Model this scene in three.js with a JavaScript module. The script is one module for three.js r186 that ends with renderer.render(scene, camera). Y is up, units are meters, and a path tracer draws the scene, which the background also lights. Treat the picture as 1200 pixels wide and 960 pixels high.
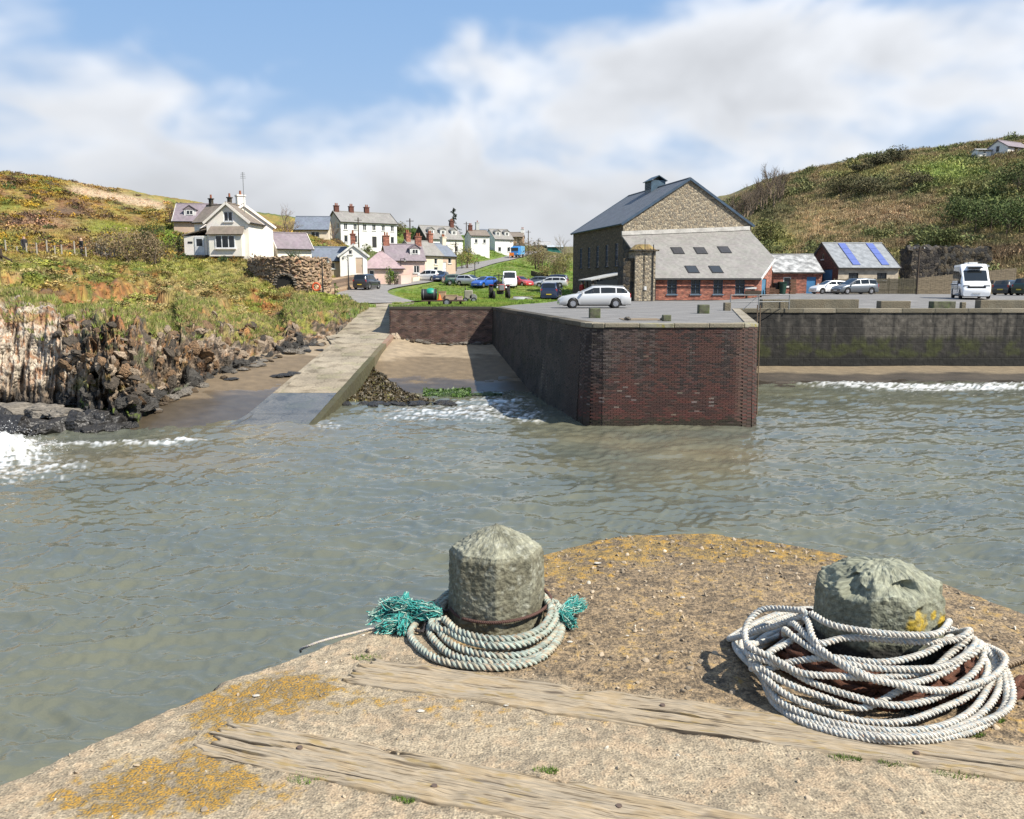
import * as THREE from 'three';
import { mergeGeometries } from 'three/addons/utils/BufferGeometryUtils.js';
import { RoundedBoxGeometry } from 'three/addons/geometries/RoundedBoxGeometry.js';
import { MarchingCubes } from 'three/addons/objects/MarchingCubes.js';
import { createNoise2D, createNoise3D } from 'simplex-noise';

// ---------------------------------------------------------------- camera, sky, sun, exposure
const scene = new THREE.Scene();
const EYE = 5.8, PITCH = Math.atan(0.148), F = 1000;          // metres above the water, tilt, focal length in photo pixels
const camera = new THREE.PerspectiveCamera(2 * Math.atan(480 / F) * 180 / Math.PI, 1200 / 960, 0.1, 3000);
camera.position.set(0, EYE, 0);
camera.rotation.x = -PITCH;
const renderer = new THREE.WebGLRenderer({ antialias: true });
renderer.setSize(1024, 819);
renderer.toneMapping = THREE.LinearToneMapping;
renderer.toneMappingExposure = 1.75;
renderer.shadowMap.enabled = true;

function rng(seed) { let s = seed | 0; return () => { s = (s + 0x6d2b79f5) | 0; let t = Math.imul(s ^ (s >>> 15), 1 | s); t = (t + Math.imul(t ^ (t >>> 7), 61 | t)) ^ t; return ((t ^ (t >>> 14)) >>> 0) / 4294967296; }; }
const R0 = rng(11);
const n2 = createNoise2D(rng(5)), n3 = createNoise3D(rng(7));
const clamp = (x, a = 0, b = 1) => Math.min(b, Math.max(a, x));
const mixn = (a, b, t) => a + (b - a) * t;
const sst = (a, b, x) => { const t = clamp((x - a) / (b - a)); return t * t * (3 - 2 * t); };
const fb2 = (x, y, o = 4) => { let s = 0, a = 0.5, f = 1; for (let i = 0; i < o; i++) { s += a * n2(x * f + i * 17.3, y * f - i * 9.1); a *= 0.5; f *= 2.03; } return s; };
const fb3 = (x, y, z, o = 4) => { let s = 0, a = 0.5, f = 1; for (let i = 0; i < o; i++) { s += a * n3(x * f + i * 7.3, y * f - i * 5.1, z * f + i * 3.7); a *= 0.5; f *= 2.03; } return s; };

{ // broken cloud under blue, hazy and pale towards the horizon
  const W = 1664, H = 832, data = new Float32Array(W * H * 4);
  for (let r = 0; r < H; r++) {
    const el = ((r + 0.5) / H - 0.5) * Math.PI, y = Math.sin(el), c = Math.cos(el), e = el * 180 / Math.PI;
    for (let q = 0; q < W; q++) {
      const a = ((q + 0.5) / W - 0.5) * 2 * Math.PI, x = Math.cos(a) * c, z = Math.sin(a) * c, i = (r * W + q) * 4;
      const up = Math.max(0, y), k = sst(0, 0.75, Math.pow(up, 0.7));
      let col = [mixn(0.36, 0.15, k), mixn(0.54, 0.31, k), mixn(0.78, 0.60, k)];
      const hz = Math.exp(-up * 11);
      col = [mixn(col[0], 0.50, hz), mixn(col[1], 0.54, hz), mixn(col[2], 0.58, hz)];
      if (y > -0.05) {
        const sx = x * 3.3 + 0.35, sy = y * 5.6, sz = z * 3.3;
        const w = fb3(sx * 0.7 + 3, sy * 0.7, sz * 0.7, 3) * 0.42;
        const hi = e > 32 ? 2 : 0, d = fb3(sx + w, sy + w * 0.6, sz - w, 5 - hi), big = fb3(sx * 0.42 + 8, sy * 0.5, sz * 0.42, 2);
        const fine = fb3(sx * 2.4 + w, sy * 2.6, sz * 2.4, 4 - hi);
        let cov = 0.52 + d * 0.75 + big * 0.42 - 0.50 * sst(9, 19, e) + 0.46 * sst(13, 2, e) + 0.42 * sst(22, 45, e);  // last term: unseen overhead cloud added to grey the reflections and fill
        const az = Math.atan2(x, -z) * 180 / Math.PI;
        const at = (ca, ce, ra, re) => Math.exp(-(((az - ca) / ra) ** 2) - (((e - ce) / re) ** 2));
        cov += 0.36 * at(9, 13, 13, 5.0) + 0.20 * at(-26, 10.5, 16, 3.5) - 0.30 * at(-17, 16.5, 13, 3.5) - 0.34 * at(4, 17.5, 6, 2.5) + 0.3 * at(27, 14, 16, 6) + 0.26 * at(-14, 8.5, 14, 3.5) - 0.12 * at(-12, 14, 9, 3);
        const m = sst(0.16, 0.98, cov + fine * 0.30);
        const thick = sst(0.62, 1.25, cov + fine * 0.22 - d * 0.25), lit = mixn(0.82, 0.62, thick) + 0.15 * fine;
        const cl = [lit * 0.965, lit * 0.99, lit * 1.035];
        const dim = mixn(0.84, 1, sst(1, 12, e));
        const mm = m * 0.95;
        for (let j = 0; j < 3; j++) col[j] = mixn(col[j], cl[j] * dim, mm);
      }
      if (y < 0) { const g = sst(0, -0.2, y); col = [mixn(col[0], 0.17, g), mixn(col[1], 0.18, g), mixn(col[2], 0.16, g)]; }
      data[i] = col[0] * 0.68; data[i + 1] = col[1] * 0.68; data[i + 2] = col[2] * 0.68; data[i + 3] = 1;
    }
  }
  const t = new THREE.DataTexture(data, W, H, THREE.RGBAFormat, THREE.FloatType);
  t.mapping = THREE.EquirectangularReflectionMapping; t.magFilter = t.minFilter = THREE.LinearFilter; t.needsUpdate = true;
  scene.background = t; scene.environment = t;
}
const SUN = new THREE.Vector3(0.65, 0.80, 0.38).normalize();
const sun = new THREE.DirectionalLight(new THREE.Color(1, 0.935, 0.82), 5);
sun.position.copy(SUN).multiplyScalar(200).add(new THREE.Vector3(0, 0, -70)); sun.target.position.set(0, 0, -70);
sun.castShadow = true; sun.shadow.radius = 1.5; sun.shadow.mapSize.set(4096, 4096);
Object.assign(sun.shadow.camera, { left: -160, right: 160, top: 160, bottom: -160, near: 1, far: 500 });
scene.add(sun, sun.target);

// ---------------------------------------------------------------- placing: a photo pixel gives a direction; depth D (metres ahead) or a height closes it
const CP = Math.cos(PITCH), SP = Math.sin(PITCH);
const V = (x, y, D) => new THREE.Vector3(x, y, -D);
function ray(px, py) { const u = (px - 600) / F, v = (py - 480) / F; return [u, -v * CP - SP, CP - v * SP]; }
function P(px, py, D) { const r = ray(px, py), t = D / r[2]; return V(r[0] * t, EYE + r[1] * t, D); }
function onY(px, py, y) { const r = ray(px, py), t = (y - EYE) / r[1]; return V(r[0] * t, y, r[2] * t); }
const UX = 1 / (CP + 0.148 * SP);                               // sideways metres per metre of depth and per (px-600)/F near the horizon
const colX = (px, D) => (px - 600) / F * UX * D;
const colPx = (x, D) => 600 + x / D / UX * F;
function proj(x, y, D) { const dy = y - EYE, zc = D * CP - dy * SP, yc = D * SP + dy * CP; return [600 + F * x / zc, 480 - F * yc / zc]; }
function lut(t, x, k = 1) { if (x <= t[0][0]) return t[0][k]; for (let i = 1; i < t.length; i++) if (x <= t[i][0]) return mixn(t[i - 1][k], t[i][k], (x - t[i - 1][0]) / (t[i][0] - t[i - 1][0])); return t[t.length - 1][k]; }

// ---------------------------------------------------------------- things and parts
const taken = new Map();
function numbered(name) { const n = taken.get(name) ?? 0; taken.set(name, n + 1); return n ? name + '_' + String(n).padStart(3, '0') : name; }
function tag(o, label, category, group, kind) { if (label) o.userData.label = label; if (category) o.userData.category = category; if (group) o.userData.group = group; if (kind) o.userData.kind = kind; return o; }
function top(o, name, label, category, group, kind) { o.name = numbered(name); tag(o, label, category, group, kind); scene.add(o); return o; }
function thing(name, label, category, pos, turn = 0, group) { const g = new THREE.Group(); g.position.copy(pos ?? new THREE.Vector3()); g.rotation.y = turn; return top(g, name, label, category, group); }
function shade(m) { m.castShadow = m.receiveShadow = true; return m; }
function part(name, geo, mat, parent) { const m = shade(new THREE.Mesh(Array.isArray(geo) ? mergeAll(geo) : geo, mat)); m.name = name; parent.add(m); return m; }
function solid(name, geo, mat, label, category, group, kind) { return top(shade(new THREE.Mesh(Array.isArray(geo) ? mergeAll(geo) : geo, mat)), name, label, category, group, kind); }
function struct(name, geo, mat, label) { return solid(name, geo, mat, label, undefined, undefined, 'structure'); }
function mergeAll(list) {
  const keep = ['position', 'normal', 'uv'];
  return mergeGeometries(list.map((g) => { const h = g.index ? g.toNonIndexed() : g; for (const k of Object.keys(h.attributes)) if (!keep.includes(k) && !(k === 'color' && list.every((q) => q.attributes.color))) h.deleteAttribute(k); if (!h.attributes.uv) planarUV(h); return h; }));
}
function planarUV(g) { // metres, by the way each face points
  if (g.index) g = g.toNonIndexed();
  if (!g.attributes.normal) g.computeVertexNormals();
  const p = g.attributes.position, n = g.attributes.normal, uv = new Float32Array(p.count * 2);
  for (let i = 0; i < p.count; i += 3) {
    const ax = Math.abs(n.getX(i) + n.getX(i + 1) + n.getX(i + 2)), ay = Math.abs(n.getY(i) + n.getY(i + 1) + n.getY(i + 2)), az = Math.abs(n.getZ(i) + n.getZ(i + 1) + n.getZ(i + 2));
    for (let j = i; j < i + 3; j++) {
      const x = p.getX(j), y = p.getY(j), z = p.getZ(j);
      if (ay >= ax && ay >= az) { uv[j * 2] = x; uv[j * 2 + 1] = -z; } else if (ax >= az) { uv[j * 2] = z; uv[j * 2 + 1] = y; } else { uv[j * 2] = x; uv[j * 2 + 1] = y; }
    }
  }
  g.setAttribute('uv', new THREE.BufferAttribute(uv, 2));
  return g;
}
function box(w, h, d, x = 0, y = 0, z = 0, r = 0) { // stands on y, centred on x and z
  const g = r ? new RoundedBoxGeometry(w, h, d, 2, r) : new THREE.BoxGeometry(w, h, d);
  g.translate(x, y + h / 2, z); return planarUV(g);
}
function cyl(r0, r1, h, x = 0, y = 0, z = 0, n = 12) { const g = new THREE.CylinderGeometry(r1, r0, h, n); g.translate(x, y + h / 2, z); return g.toNonIndexed(); }
function bar(a, b, r, n = 6, r1 = r) { const d = b.clone().sub(a), g = new THREE.CylinderGeometry(r1, r, d.length(), n); g.applyQuaternion(new THREE.Quaternion().setFromUnitVectors(new THREE.Vector3(0, 1, 0), d.clone().normalize())); g.translate((a.x + b.x) / 2, (a.y + b.y) / 2, (a.z + b.z) / 2); return g.toNonIndexed(); }
function beam(a, b, w, h) { const d = b.clone().sub(a), g = new THREE.BoxGeometry(w, h, d.length()); const m = new THREE.Matrix4().lookAt(a, b, new THREE.Vector3(0, 1, 0)); g.applyMatrix4(m); g.translate((a.x + b.x) / 2, (a.y + b.y) / 2, (a.z + b.z) / 2); return planarUV(g); }
function slab(pts, t, uvs = 1) { // flat polygon of 3-D points, t thick below its face; uv in metres along its first edge
  const o = pts[0], ux = pts[1].clone().sub(o).normalize(); let n = new THREE.Vector3();
  for (let i = 0; i < pts.length; i++) n.add(pts[i].clone().sub(o).cross(pts[(i + 1) % pts.length].clone().sub(o)));
  n.normalize(); const uy = n.clone().cross(ux), s = new THREE.Shape(pts.map((p) => { const d = p.clone().sub(o); return new THREE.Vector2(d.dot(ux), d.dot(uy)); }));
  const g = new THREE.ExtrudeGeometry(s, { depth: t, bevelEnabled: false }); g.translate(0, 0, -t);
  g.applyMatrix4(new THREE.Matrix4().makeBasis(ux, uy, n).setPosition(o)); return g;
}
function panel(a, b, h0, h1, t, holes = [], peak) { // upright wall from a to b (base points), its outer face to the right of a->b seen from above... thickness inward
  const L = Math.hypot(b.x - a.x, b.z - a.z), s = new THREE.Shape();
  s.moveTo(0, 0); s.lineTo(L, 0); s.lineTo(L, h1); if (peak) s.lineTo(peak[0], peak[1]); s.lineTo(0, h0); s.closePath();
  for (const h of holes) { const p = new THREE.Path(); const x0 = h.x - h.w / 2, x1 = h.x + h.w / 2; p.moveTo(x0, h.y); p.lineTo(x0, h.y + h.h); p.lineTo(x1, h.y + h.h); p.lineTo(x1, h.y); p.closePath(); s.holes.push(p); }
  const g = new THREE.ExtrudeGeometry(s, { depth: t, bevelEnabled: false }); g.translate(0, 0, -t);
  const ux = new THREE.Vector3((b.x - a.x) / L, 0, (b.z - a.z) / L), uy = new THREE.Vector3(0, 1, 0);
  g.applyMatrix4(new THREE.Matrix4().makeBasis(ux, uy, ux.clone().cross(uy)).setPosition(a)); return g;
}
// ---------------------------------------------------------------- procedural materials
const GRADS = 256; const permT = new Uint16Array(512); { const r = rng(99), p = [...Array(256).keys()]; for (let i = 255; i > 0; i--) { const j = Math.floor(r() * (i + 1)); [p[i], p[j]] = [p[j], p[i]]; } for (let i = 0; i < 512; i++) permT[i] = p[i & 255]; }
function pn(x, y, per) { // noise that repeats every per cells
  const xi = Math.floor(x), yi = Math.floor(y), fx = x - xi, fy = y - yi, m = (k) => ((k % per) + per) % per;
  const x0 = m(xi), x1 = m(xi + 1), y0 = m(yi), y1 = m(yi + 1), u = fx * fx * fx * (fx * (fx * 6 - 15) + 10), v = fy * fy * fy * (fy * (fy * 6 - 15) + 10);
  const g = (ix, iy, dx, dy) => { const h = permT[(permT[ix & 255] + iy) & 511]; const a = h * 0.0245436926; return Math.cos(a) * dx + Math.sin(a) * dy; };
  return mixn(mixn(g(x0, y0, fx, fy), g(x1, y0, fx - 1, fy), u), mixn(g(x0, y1, fx, fy - 1), g(x1, y1, fx - 1, fy - 1), u), v) * 1.5;
}
function pf(u, v, per, o = 4) { let s = 0, a = 0.5, p = per; for (let i = 0; i < o; i++) { s += a * pn(u * p + i * 3.1, v * p + i * 5.7, p); a *= 0.5; p *= 2; } return s; }
function cells(u, v, per, jit = 0.9) { // distance to nearest and second cell centre, id
  const x = u * per, y = v * per, xi = Math.floor(x), yi = Math.floor(y); let d1 = 9, d2 = 9, id = 0;
  for (let j = -1; j <= 1; j++) for (let i = -1; i <= 1; i++) {
    const cx = (((xi + i) % per) + per) % per, cy = (((yi + j) % per) + per) % per, h = permT[(permT[cx & 255] + cy) & 511], h2 = permT[(h + cx * 7 + 13) & 511];
    const dx = xi + i + 0.5 + jit * (h / 255 - 0.5) - x, dy = yi + j + 0.5 + jit * (h2 / 255 - 0.5) - y, d = Math.hypot(dx, dy);
    if (d < d1) { d2 = d1; d1 = d; id = h; } else if (d < d2) d2 = d;
  }
  return [d1, d2, id / 255];
}
function tex(n, f, size, srgb = true, m = n) { // f(u, v) -> [r, g, b] 0..1 or a number; size = metres covered
  const data = new Uint8Array(n * m * 4);
  for (let j = 0, k = 0; j < m; j++) for (let i = 0; i < n; i++, k += 4) { const c = f((i + 0.5) / n, (j + 0.5) / m); if (c.length) { data[k] = 255 * clamp(c[0]); data[k + 1] = 255 * clamp(c[1]); data[k + 2] = 255 * clamp(c[2]); } else data[k] = data[k + 1] = data[k + 2] = 255 * clamp(c); data[k + 3] = 255; }
  const t = new THREE.DataTexture(data, n, m); t.wrapS = t.wrapT = THREE.RepeatWrapping; t.magFilter = t.minFilter = THREE.LinearFilter; t.colorSpace = srgb ? THREE.SRGBColorSpace : THREE.NoColorSpace;
  const [sx, sy] = Array.isArray(size) ? size : [size, size]; t.repeat.set(1 / sx, 1 / sy); t.needsUpdate = true; return t;
}
const toS = (x) => (x <= 0.0031308 ? 12.92 * x : 1.055 * Math.pow(x, 1 / 2.4) - 0.055);
const lin = (r, g, b) => new THREE.Color().setRGB(r, g, b);
const mat = (o) => new THREE.MeshStandardMaterial({ roughness: 0.9, ...o });
const mottle = tex(256, (u, v) => { const a = 0.86 + 0.20 * pf(u, v, 4, 5) + 0.10 * pf(u, v, 32, 3); return [a, a, a]; }, 2.3);
const mottleBig = tex(256, (u, v) => { const a = 0.93 + 0.10 * pf(u, v, 3, 6); return [a, a * (1 + 0.04 * pf(u, v, 5, 2)), a * (1 + 0.06 * pf(v, u, 4, 2))]; }, 5.1);
const grit = tex(256, (u, v) => 0.5 + 0.5 * pf(u, v, 24, 4), 0.9, false);
const plain = (r, g, b, rough = 0.9, o = {}) => mat({ color: lin(r, g, b), roughness: rough, map: mottle, ...o });
const M = {};
M.render = (r, g, b) => mat({ color: lin(r, g, b), map: mottleBig, bumpMap: grit, bumpScale: 0.01 });
M.glass = new THREE.MeshPhysicalMaterial({ color: lin(0.02, 0.025, 0.03), roughness: 0.06, metalness: 0, ior: 1.5 });
M.carglass = new THREE.MeshPhysicalMaterial({ color: lin(0.015, 0.018, 0.02), roughness: 0.05, ior: 1.55 });
M.white = plain(0.78, 0.78, 0.76, 0.5); M.black = plain(0.02, 0.02, 0.022, 0.6); M.blue = plain(0.05, 0.2, 0.42, 0.55); M.darkwood = plain(0.07, 0.05, 0.035);
M.tyre = plain(0.018, 0.018, 0.018, 0.85); M.rim = mat({ color: lin(0.5, 0.5, 0.52), metalness: 0.85, roughness: 0.35 });
M.lampRed = new THREE.MeshPhysicalMaterial({ color: lin(0.35, 0.015, 0.01), roughness: 0.2, clearcoat: 1 });
M.lampWhite = new THREE.MeshPhysicalMaterial({ color: lin(0.7, 0.72, 0.74), roughness: 0.12, clearcoat: 1 });
M.plate = plain(0.75, 0.55, 0.05, 0.5); M.plateW = plain(0.7, 0.7, 0.68, 0.5);
M.metal = mat({ color: lin(0.34, 0.35, 0.35), metalness: 0.6, roughness: 0.5, map: mottle });
M.brickpot = plain(0.30, 0.105, 0.055);
M.paint = (r, g, b, metal = 0.0) => new THREE.MeshPhysicalMaterial({ color: lin(r, g, b), metalness: metal, roughness: 0.35, clearcoat: 1, clearcoatRoughness: 0.05 });
const slateBase = (() => { // courses of slates far off: only tone and fine relief; tinted per roof
  const per = 16;
  return [tex(512, (u, v) => { const row = Math.floor(v * per), uu = u * per + (row % 2) * 0.5, col = Math.floor(uu) % per, h = permT[(permT[row] + col) & 511] / 255, a = 0.90 + 0.10 * h + 0.10 * pf(u, v, 3, 4) + 0.05 * pf(u, v, 24, 2); return [a, a * (1 + 0.02 * pn(u * 5, v * 5, 5)), a]; }, 0.3 * per),
    tex(512, (u, v) => { const f = (v * per) % 1, row = Math.floor(v * per), g = (u * per + (row % 2) * 0.5) % 1; return 0.25 + 0.6 * f - (g < 0.06 ? 0.25 : 0); }, 0.3 * per, false)];
})();
const toL = (x) => (x <= 0.04045 ? x / 12.92 : Math.pow((x + 0.055) / 1.055, 2.4));
const slateMat = (c) => mat({ map: slateBase[0], bumpMap: slateBase[1], bumpScale: 0.03, roughness: 0.72, color: lin(toL(c[0]), toL(c[1]), toL(c[2])) });
M.slateWare = slateMat([0.37, 0.39, 0.42]); M.slateGrey = slateMat([0.51, 0.50, 0.485]); M.slatePurple = slateMat([0.49, 0.45, 0.475]); M.slatePale = slateMat([0.60, 0.60, 0.60]); M.slateBlue = slateMat([0.42, 0.45, 0.50]); M.slateBrown = slateMat([0.47, 0.43, 0.39]);
const stoneCache = new Map();
function stoneMat(pal, size = 4, per = 12, mortar = [0.5, 0.46, 0.4], rough = 0.95) { // random rubble seen from afar: tone and fine relief
  const n = 512; if (!stoneCache.has(per)) {
    const id = new Float32Array(n * n), e = new Float32Array(n * n), nz = new Float32Array(n * n);
    for (let j = 0, k = 0; j < n; j++) for (let i = 0; i < n; i++, k++) { const u = (i + 0.5) / n, v = (j + 0.5) / n, a = u + 0.012 * pn(u * 24, v * 24, 24), b = v + 0.012 * pn(u * 24 + 5, v * 24 + 9, 24), c = cells(a, b, per); id[k] = c[2]; e[k] = c[1] - c[0]; nz[k] = pf(u, v, 20, 3); }
    const at = (u, v) => Math.floor(v * n) * n + Math.floor(u * n); stoneCache.set(per, { id, e, nz, at, bump: tex(n, (u, v) => { const k = at(u, v); return clamp(e[k] * 3.5) * 0.6 + 0.25 * id[k] + 0.15 * nz[k]; }, size, false) });
  }
  const q = stoneCache.get(per), cm = tex(n, (u, v) => { const k = q.at(u, v), id = q.id[k], c = pal[Math.floor(id * pal.length * 0.999)], m = 0.9 + 0.2 * ((id * 7.3) % 1) + 0.35 * q.nz[k]; return q.e[k] < 0.07 ? mortar : [c[0] * m, c[1] * m, c[2] * m]; }, size);
  return mat({ map: cm, bumpMap: q.bump, bumpScale: 0.06, roughness: rough });
}
M.stoneWare = stoneMat([[0.58, 0.54, 0.465], [0.53, 0.49, 0.42], [0.62, 0.58, 0.50], [0.49, 0.46, 0.41], [0.57, 0.515, 0.435], [0.45, 0.425, 0.385]], 4, 20, [0.55, 0.50, 0.43]);
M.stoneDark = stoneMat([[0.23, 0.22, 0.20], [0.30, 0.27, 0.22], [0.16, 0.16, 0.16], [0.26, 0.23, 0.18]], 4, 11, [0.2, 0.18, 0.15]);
M.stoneKiln = stoneMat([[0.62, 0.52, 0.42], [0.50, 0.42, 0.35], [0.70, 0.60, 0.49], [0.42, 0.36, 0.31], [0.60, 0.46, 0.36]], 4, 11, [0.36, 0.29, 0.23]);
M.stoneBlack = stoneMat([[0.25, 0.23, 0.21], [0.17, 0.16, 0.16], [0.33, 0.30, 0.26]], 4, 11, [0.12, 0.11, 0.10]);
function brickTex(pal, mortar) {
  const rows = 24, cols = 8;
  const cm = tex(384, (u, v) => { const r = Math.floor(v * rows), f = (v * rows) % 1, uu = u * cols + (r % 2) * 0.5, g = uu % 1, c = Math.floor(uu) % cols, h = permT[(permT[r] + c) & 511] / 255; if (f < 0.14 || g < 0.05) return mortar; const p = pal[Math.floor(h * pal.length * 0.999)], k = 0.86 + 0.25 * ((h * 9.7) % 1) + 0.3 * pf(u, v, 5, 5); return [p[0] * k, p[1] * k, p[2] * k]; }, 1.8);
  const bm = tex(256, (u, v) => { const r = Math.floor(v * rows), f = (v * rows) % 1, g = (u * cols + (r % 2) * 0.5) % 1; return f < 0.14 || g < 0.05 ? 0.2 : 0.8; }, 1.8, false);
  return mat({ map: cm, bumpMap: bm, bumpScale: 0.012 });
}
M.brickRed = brickTex([[0.55, 0.33, 0.27], [0.48, 0.28, 0.23], [0.60, 0.39, 0.32], [0.42, 0.26, 0.23]], [0.56, 0.46, 0.40]);
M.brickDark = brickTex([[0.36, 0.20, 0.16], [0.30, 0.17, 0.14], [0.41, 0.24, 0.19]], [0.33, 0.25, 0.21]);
M.concrete = mat({ color: lin(0.74, 0.72, 0.68), map: tex(512, (u, v) => { const a = 0.60 + 0.20 * pf(u, v, 3, 6) + 0.12 * pf(u, v, 64, 3), b = 0.06 * pf(v, u, 4, 4); return [a * (1.02 + b), a * 0.98, a * (0.90 - b)]; }, 4), bumpMap: tex(512, (u, v) => 0.5 + 0.4 * pf(u, v, 24, 5), 2, false), bumpScale: 0.02 });
M.slip = mat({ color: lin(0.74, 0.72, 0.67), map: tex(512, (u, v) => { const a = 0.60 + 0.16 * pf(u, v, 3, 6) + 0.14 * pf(u, v, 64, 3), st = sst(0.12, 0.34, pf(u + 0.3, v, 5, 5)), cr = Math.abs(pf(u, v, 4, 4)) < 0.012 ? 0.16 : 0, gn = sst(0.1, 0.3, pf(v, u + 0.6, 4, 4)); return [a * (1.04 - 0.22 * st - 0.04 * gn) - cr, a * (0.98 - 0.22 * st - 0.02 * gn) - cr, a * (0.88 - 0.22 * st - 0.06 * gn) - cr]; }, 6.5), bumpMap: tex(256, (u, v) => 0.5 + 0.4 * pf(u, v, 16, 4), 2, false), bumpScale: 0.02 });
M.concreteDark = mat({ color: lin(0.30, 0.30, 0.27), map: M.concrete.map, bumpMap: M.concrete.bumpMap, bumpScale: 0.03 });
M.asphalt = mat({ map: tex(512, (u, v) => { const a = 0.43 + 0.10 * pf(u, v, 3, 5) + 0.14 * pf(u, v, 90, 2); return [a, a * 0.985, a * 0.97]; }, 5), bumpMap: grit, bumpScale: 0.012, roughness: 0.92 });
M.wood = mat({ map: tex(512, (u, v) => { const g = pf(u * 0.25 % 1, v, 24, 3), a = 0.5 + 0.22 * g + 0.12 * pf(u, v, 6, 4); return [a, a * 0.93, a * 0.82]; }, [3, 1]), bumpMap: grit, bumpScale: 0.008 });
M.corrugated = mat({ map: mottle, color: lin(0.36, 0.38, 0.40), bumpMap: tex(64, (u) => 0.5 + 0.5 * Math.sin(u * Math.PI * 2), 0.15, false), bumpScale: 0.03, roughness: 0.55, metalness: 0.2 });
// ---------------------------------------------------------------- the lie of the land
const DECK = 4.15;
const slipY = (D) => (D < 59 ? (D - 35) * 0.09583 : 2.3 + (D - 59) * 0.093);
const deckY = (x, D) => DECK + 0.5 * sst(19, 27, x) * sst(57, 66, D);
const deckLeft = (D) => lut([[34, 3.1], [59, -1.3], [66, 0], [75, 3.0], [88, 5.5], [112, 6.5]], D);
const CLIFF_TOP = [[-700, 330, 40], [-150, 342, 41], [0, 346, 42], [60, 350, 43], [120, 353, 44.5], [180, 357, 50], [240, 362, 56], [300, 364, 62], [345, 362, 64], [390, 359, 68], [432, 357, 76]];
const CLIFF_BASE = [[-700, 470, 36], [-150, 472, 35.5], [0, 470, 37], [60, 471, 36.5], [120, 480, 34.6], [150, 488, 34.8], [180, 464, 39], [240, 441, 43.5], [300, 421, 49], [345, 405, 53], [390, 390, 58], [432, 367, 72]];
const knots = [];
for (const [px, py, D] of CLIFF_TOP) knots.push(P(px, py, D));
const column = (px, list) => { for (const [py, D] of list) knots.push(P(px, py, D)); };
column(-700, [[315, 60], [270, 90], [200, 125], [190, 160]]);
column(-250, [[318, 50], [303, 76], [265, 96], [215, 120], [192, 140]]);
column(0, [[325, 50], [304, 76], [272, 97], [235, 116], [208, 134]]);
column(60, [[325, 54], [304, 78], [275, 97], [240, 118], [213, 136]]);
column(120, [[325, 58], [305, 80], [285, 96], [258, 120], [229, 140]]);
column(180, [[345, 58], [312, 80], [301, 88], [272, 116], [244, 136]]);
column(240, [[347, 64], [316, 83], [303, 90], [301.5, 97], [276, 120], [250, 142]]);
column(300, [[352, 70], [322, 85], [303, 90.5], [301.5, 98], [287, 118], [266, 150]]);
column(345, [[353, 73], [346, 79], [304, 88], [292, 104], [268, 150]]);
column(390, [[353, 76], [348, 82], [343, 90], [331, 108], [311, 120], [288, 145], [272, 175]]);
column(420, [[354, 79], [345, 89], [338, 102], [325, 122], [310, 138], [291, 165], [274, 195]]);
column(480, [[355, 75], [345, 92], [333, 118], [322, 137], [302, 168], [287, 195], [272, 235]]);
column(540, [[357.5, 66], [347, 90], [335, 118], [322, 142], [308, 168], [292, 205], [276, 255]]);
column(600, [[358.5, 63], [350, 85], [338, 112], [325, 142], [312, 172], [302, 205], [293, 245], [286, 285]]);
column(660, [[357, 66], [352, 85], [341, 112], [331, 142], [319, 172], [306, 215], [297, 265], [291, 300]]);
column(740, [[354, 75], [342, 112], [333, 150], [318, 200], [300, 260]]);
column(820, [[351, 87], [341, 112], [332, 140], [306, 175], [262, 205], [240, 225]]);
column(880, [[349, 87], [341, 104], [325, 118], [290, 142], [256, 165], [226, 190]]);
column(960, [[345, 90], [341, 106], [318, 118], [285, 135], [248, 158], [213, 185]]);
column(1040, [[344, 90], [340, 106], [312, 118], [280, 132], [238, 152], [197, 178]]);
column(1120, [[344, 88], [338, 100], [300, 112], [270, 126], [232, 146], [191, 174]]);
column(1200, [[343, 86], [336, 96], [298, 106], [262, 122], [217, 146], [179, 172]]);
column(1400, [[343, 86], [325, 96], [280, 108], [235, 124], [186, 146], [150, 172]]);
column(1700, [[343, 86], [320, 94], [260, 110], [190, 130], [150, 160]]);
for (const [x, y, D] of [[-190, 33, 260], [-110, 26, 260], [-60, 24, 260], [-20, 21, 330], [30, 21, 380], [70, 25, 330], [90, 32, 260], [150, 40, 260], [260, 50, 260], [-190, 34, 420], [-60, 24, 420], [90, 30, 440], [260, 52, 420]]) knots.push(V(x, y, D));
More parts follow.
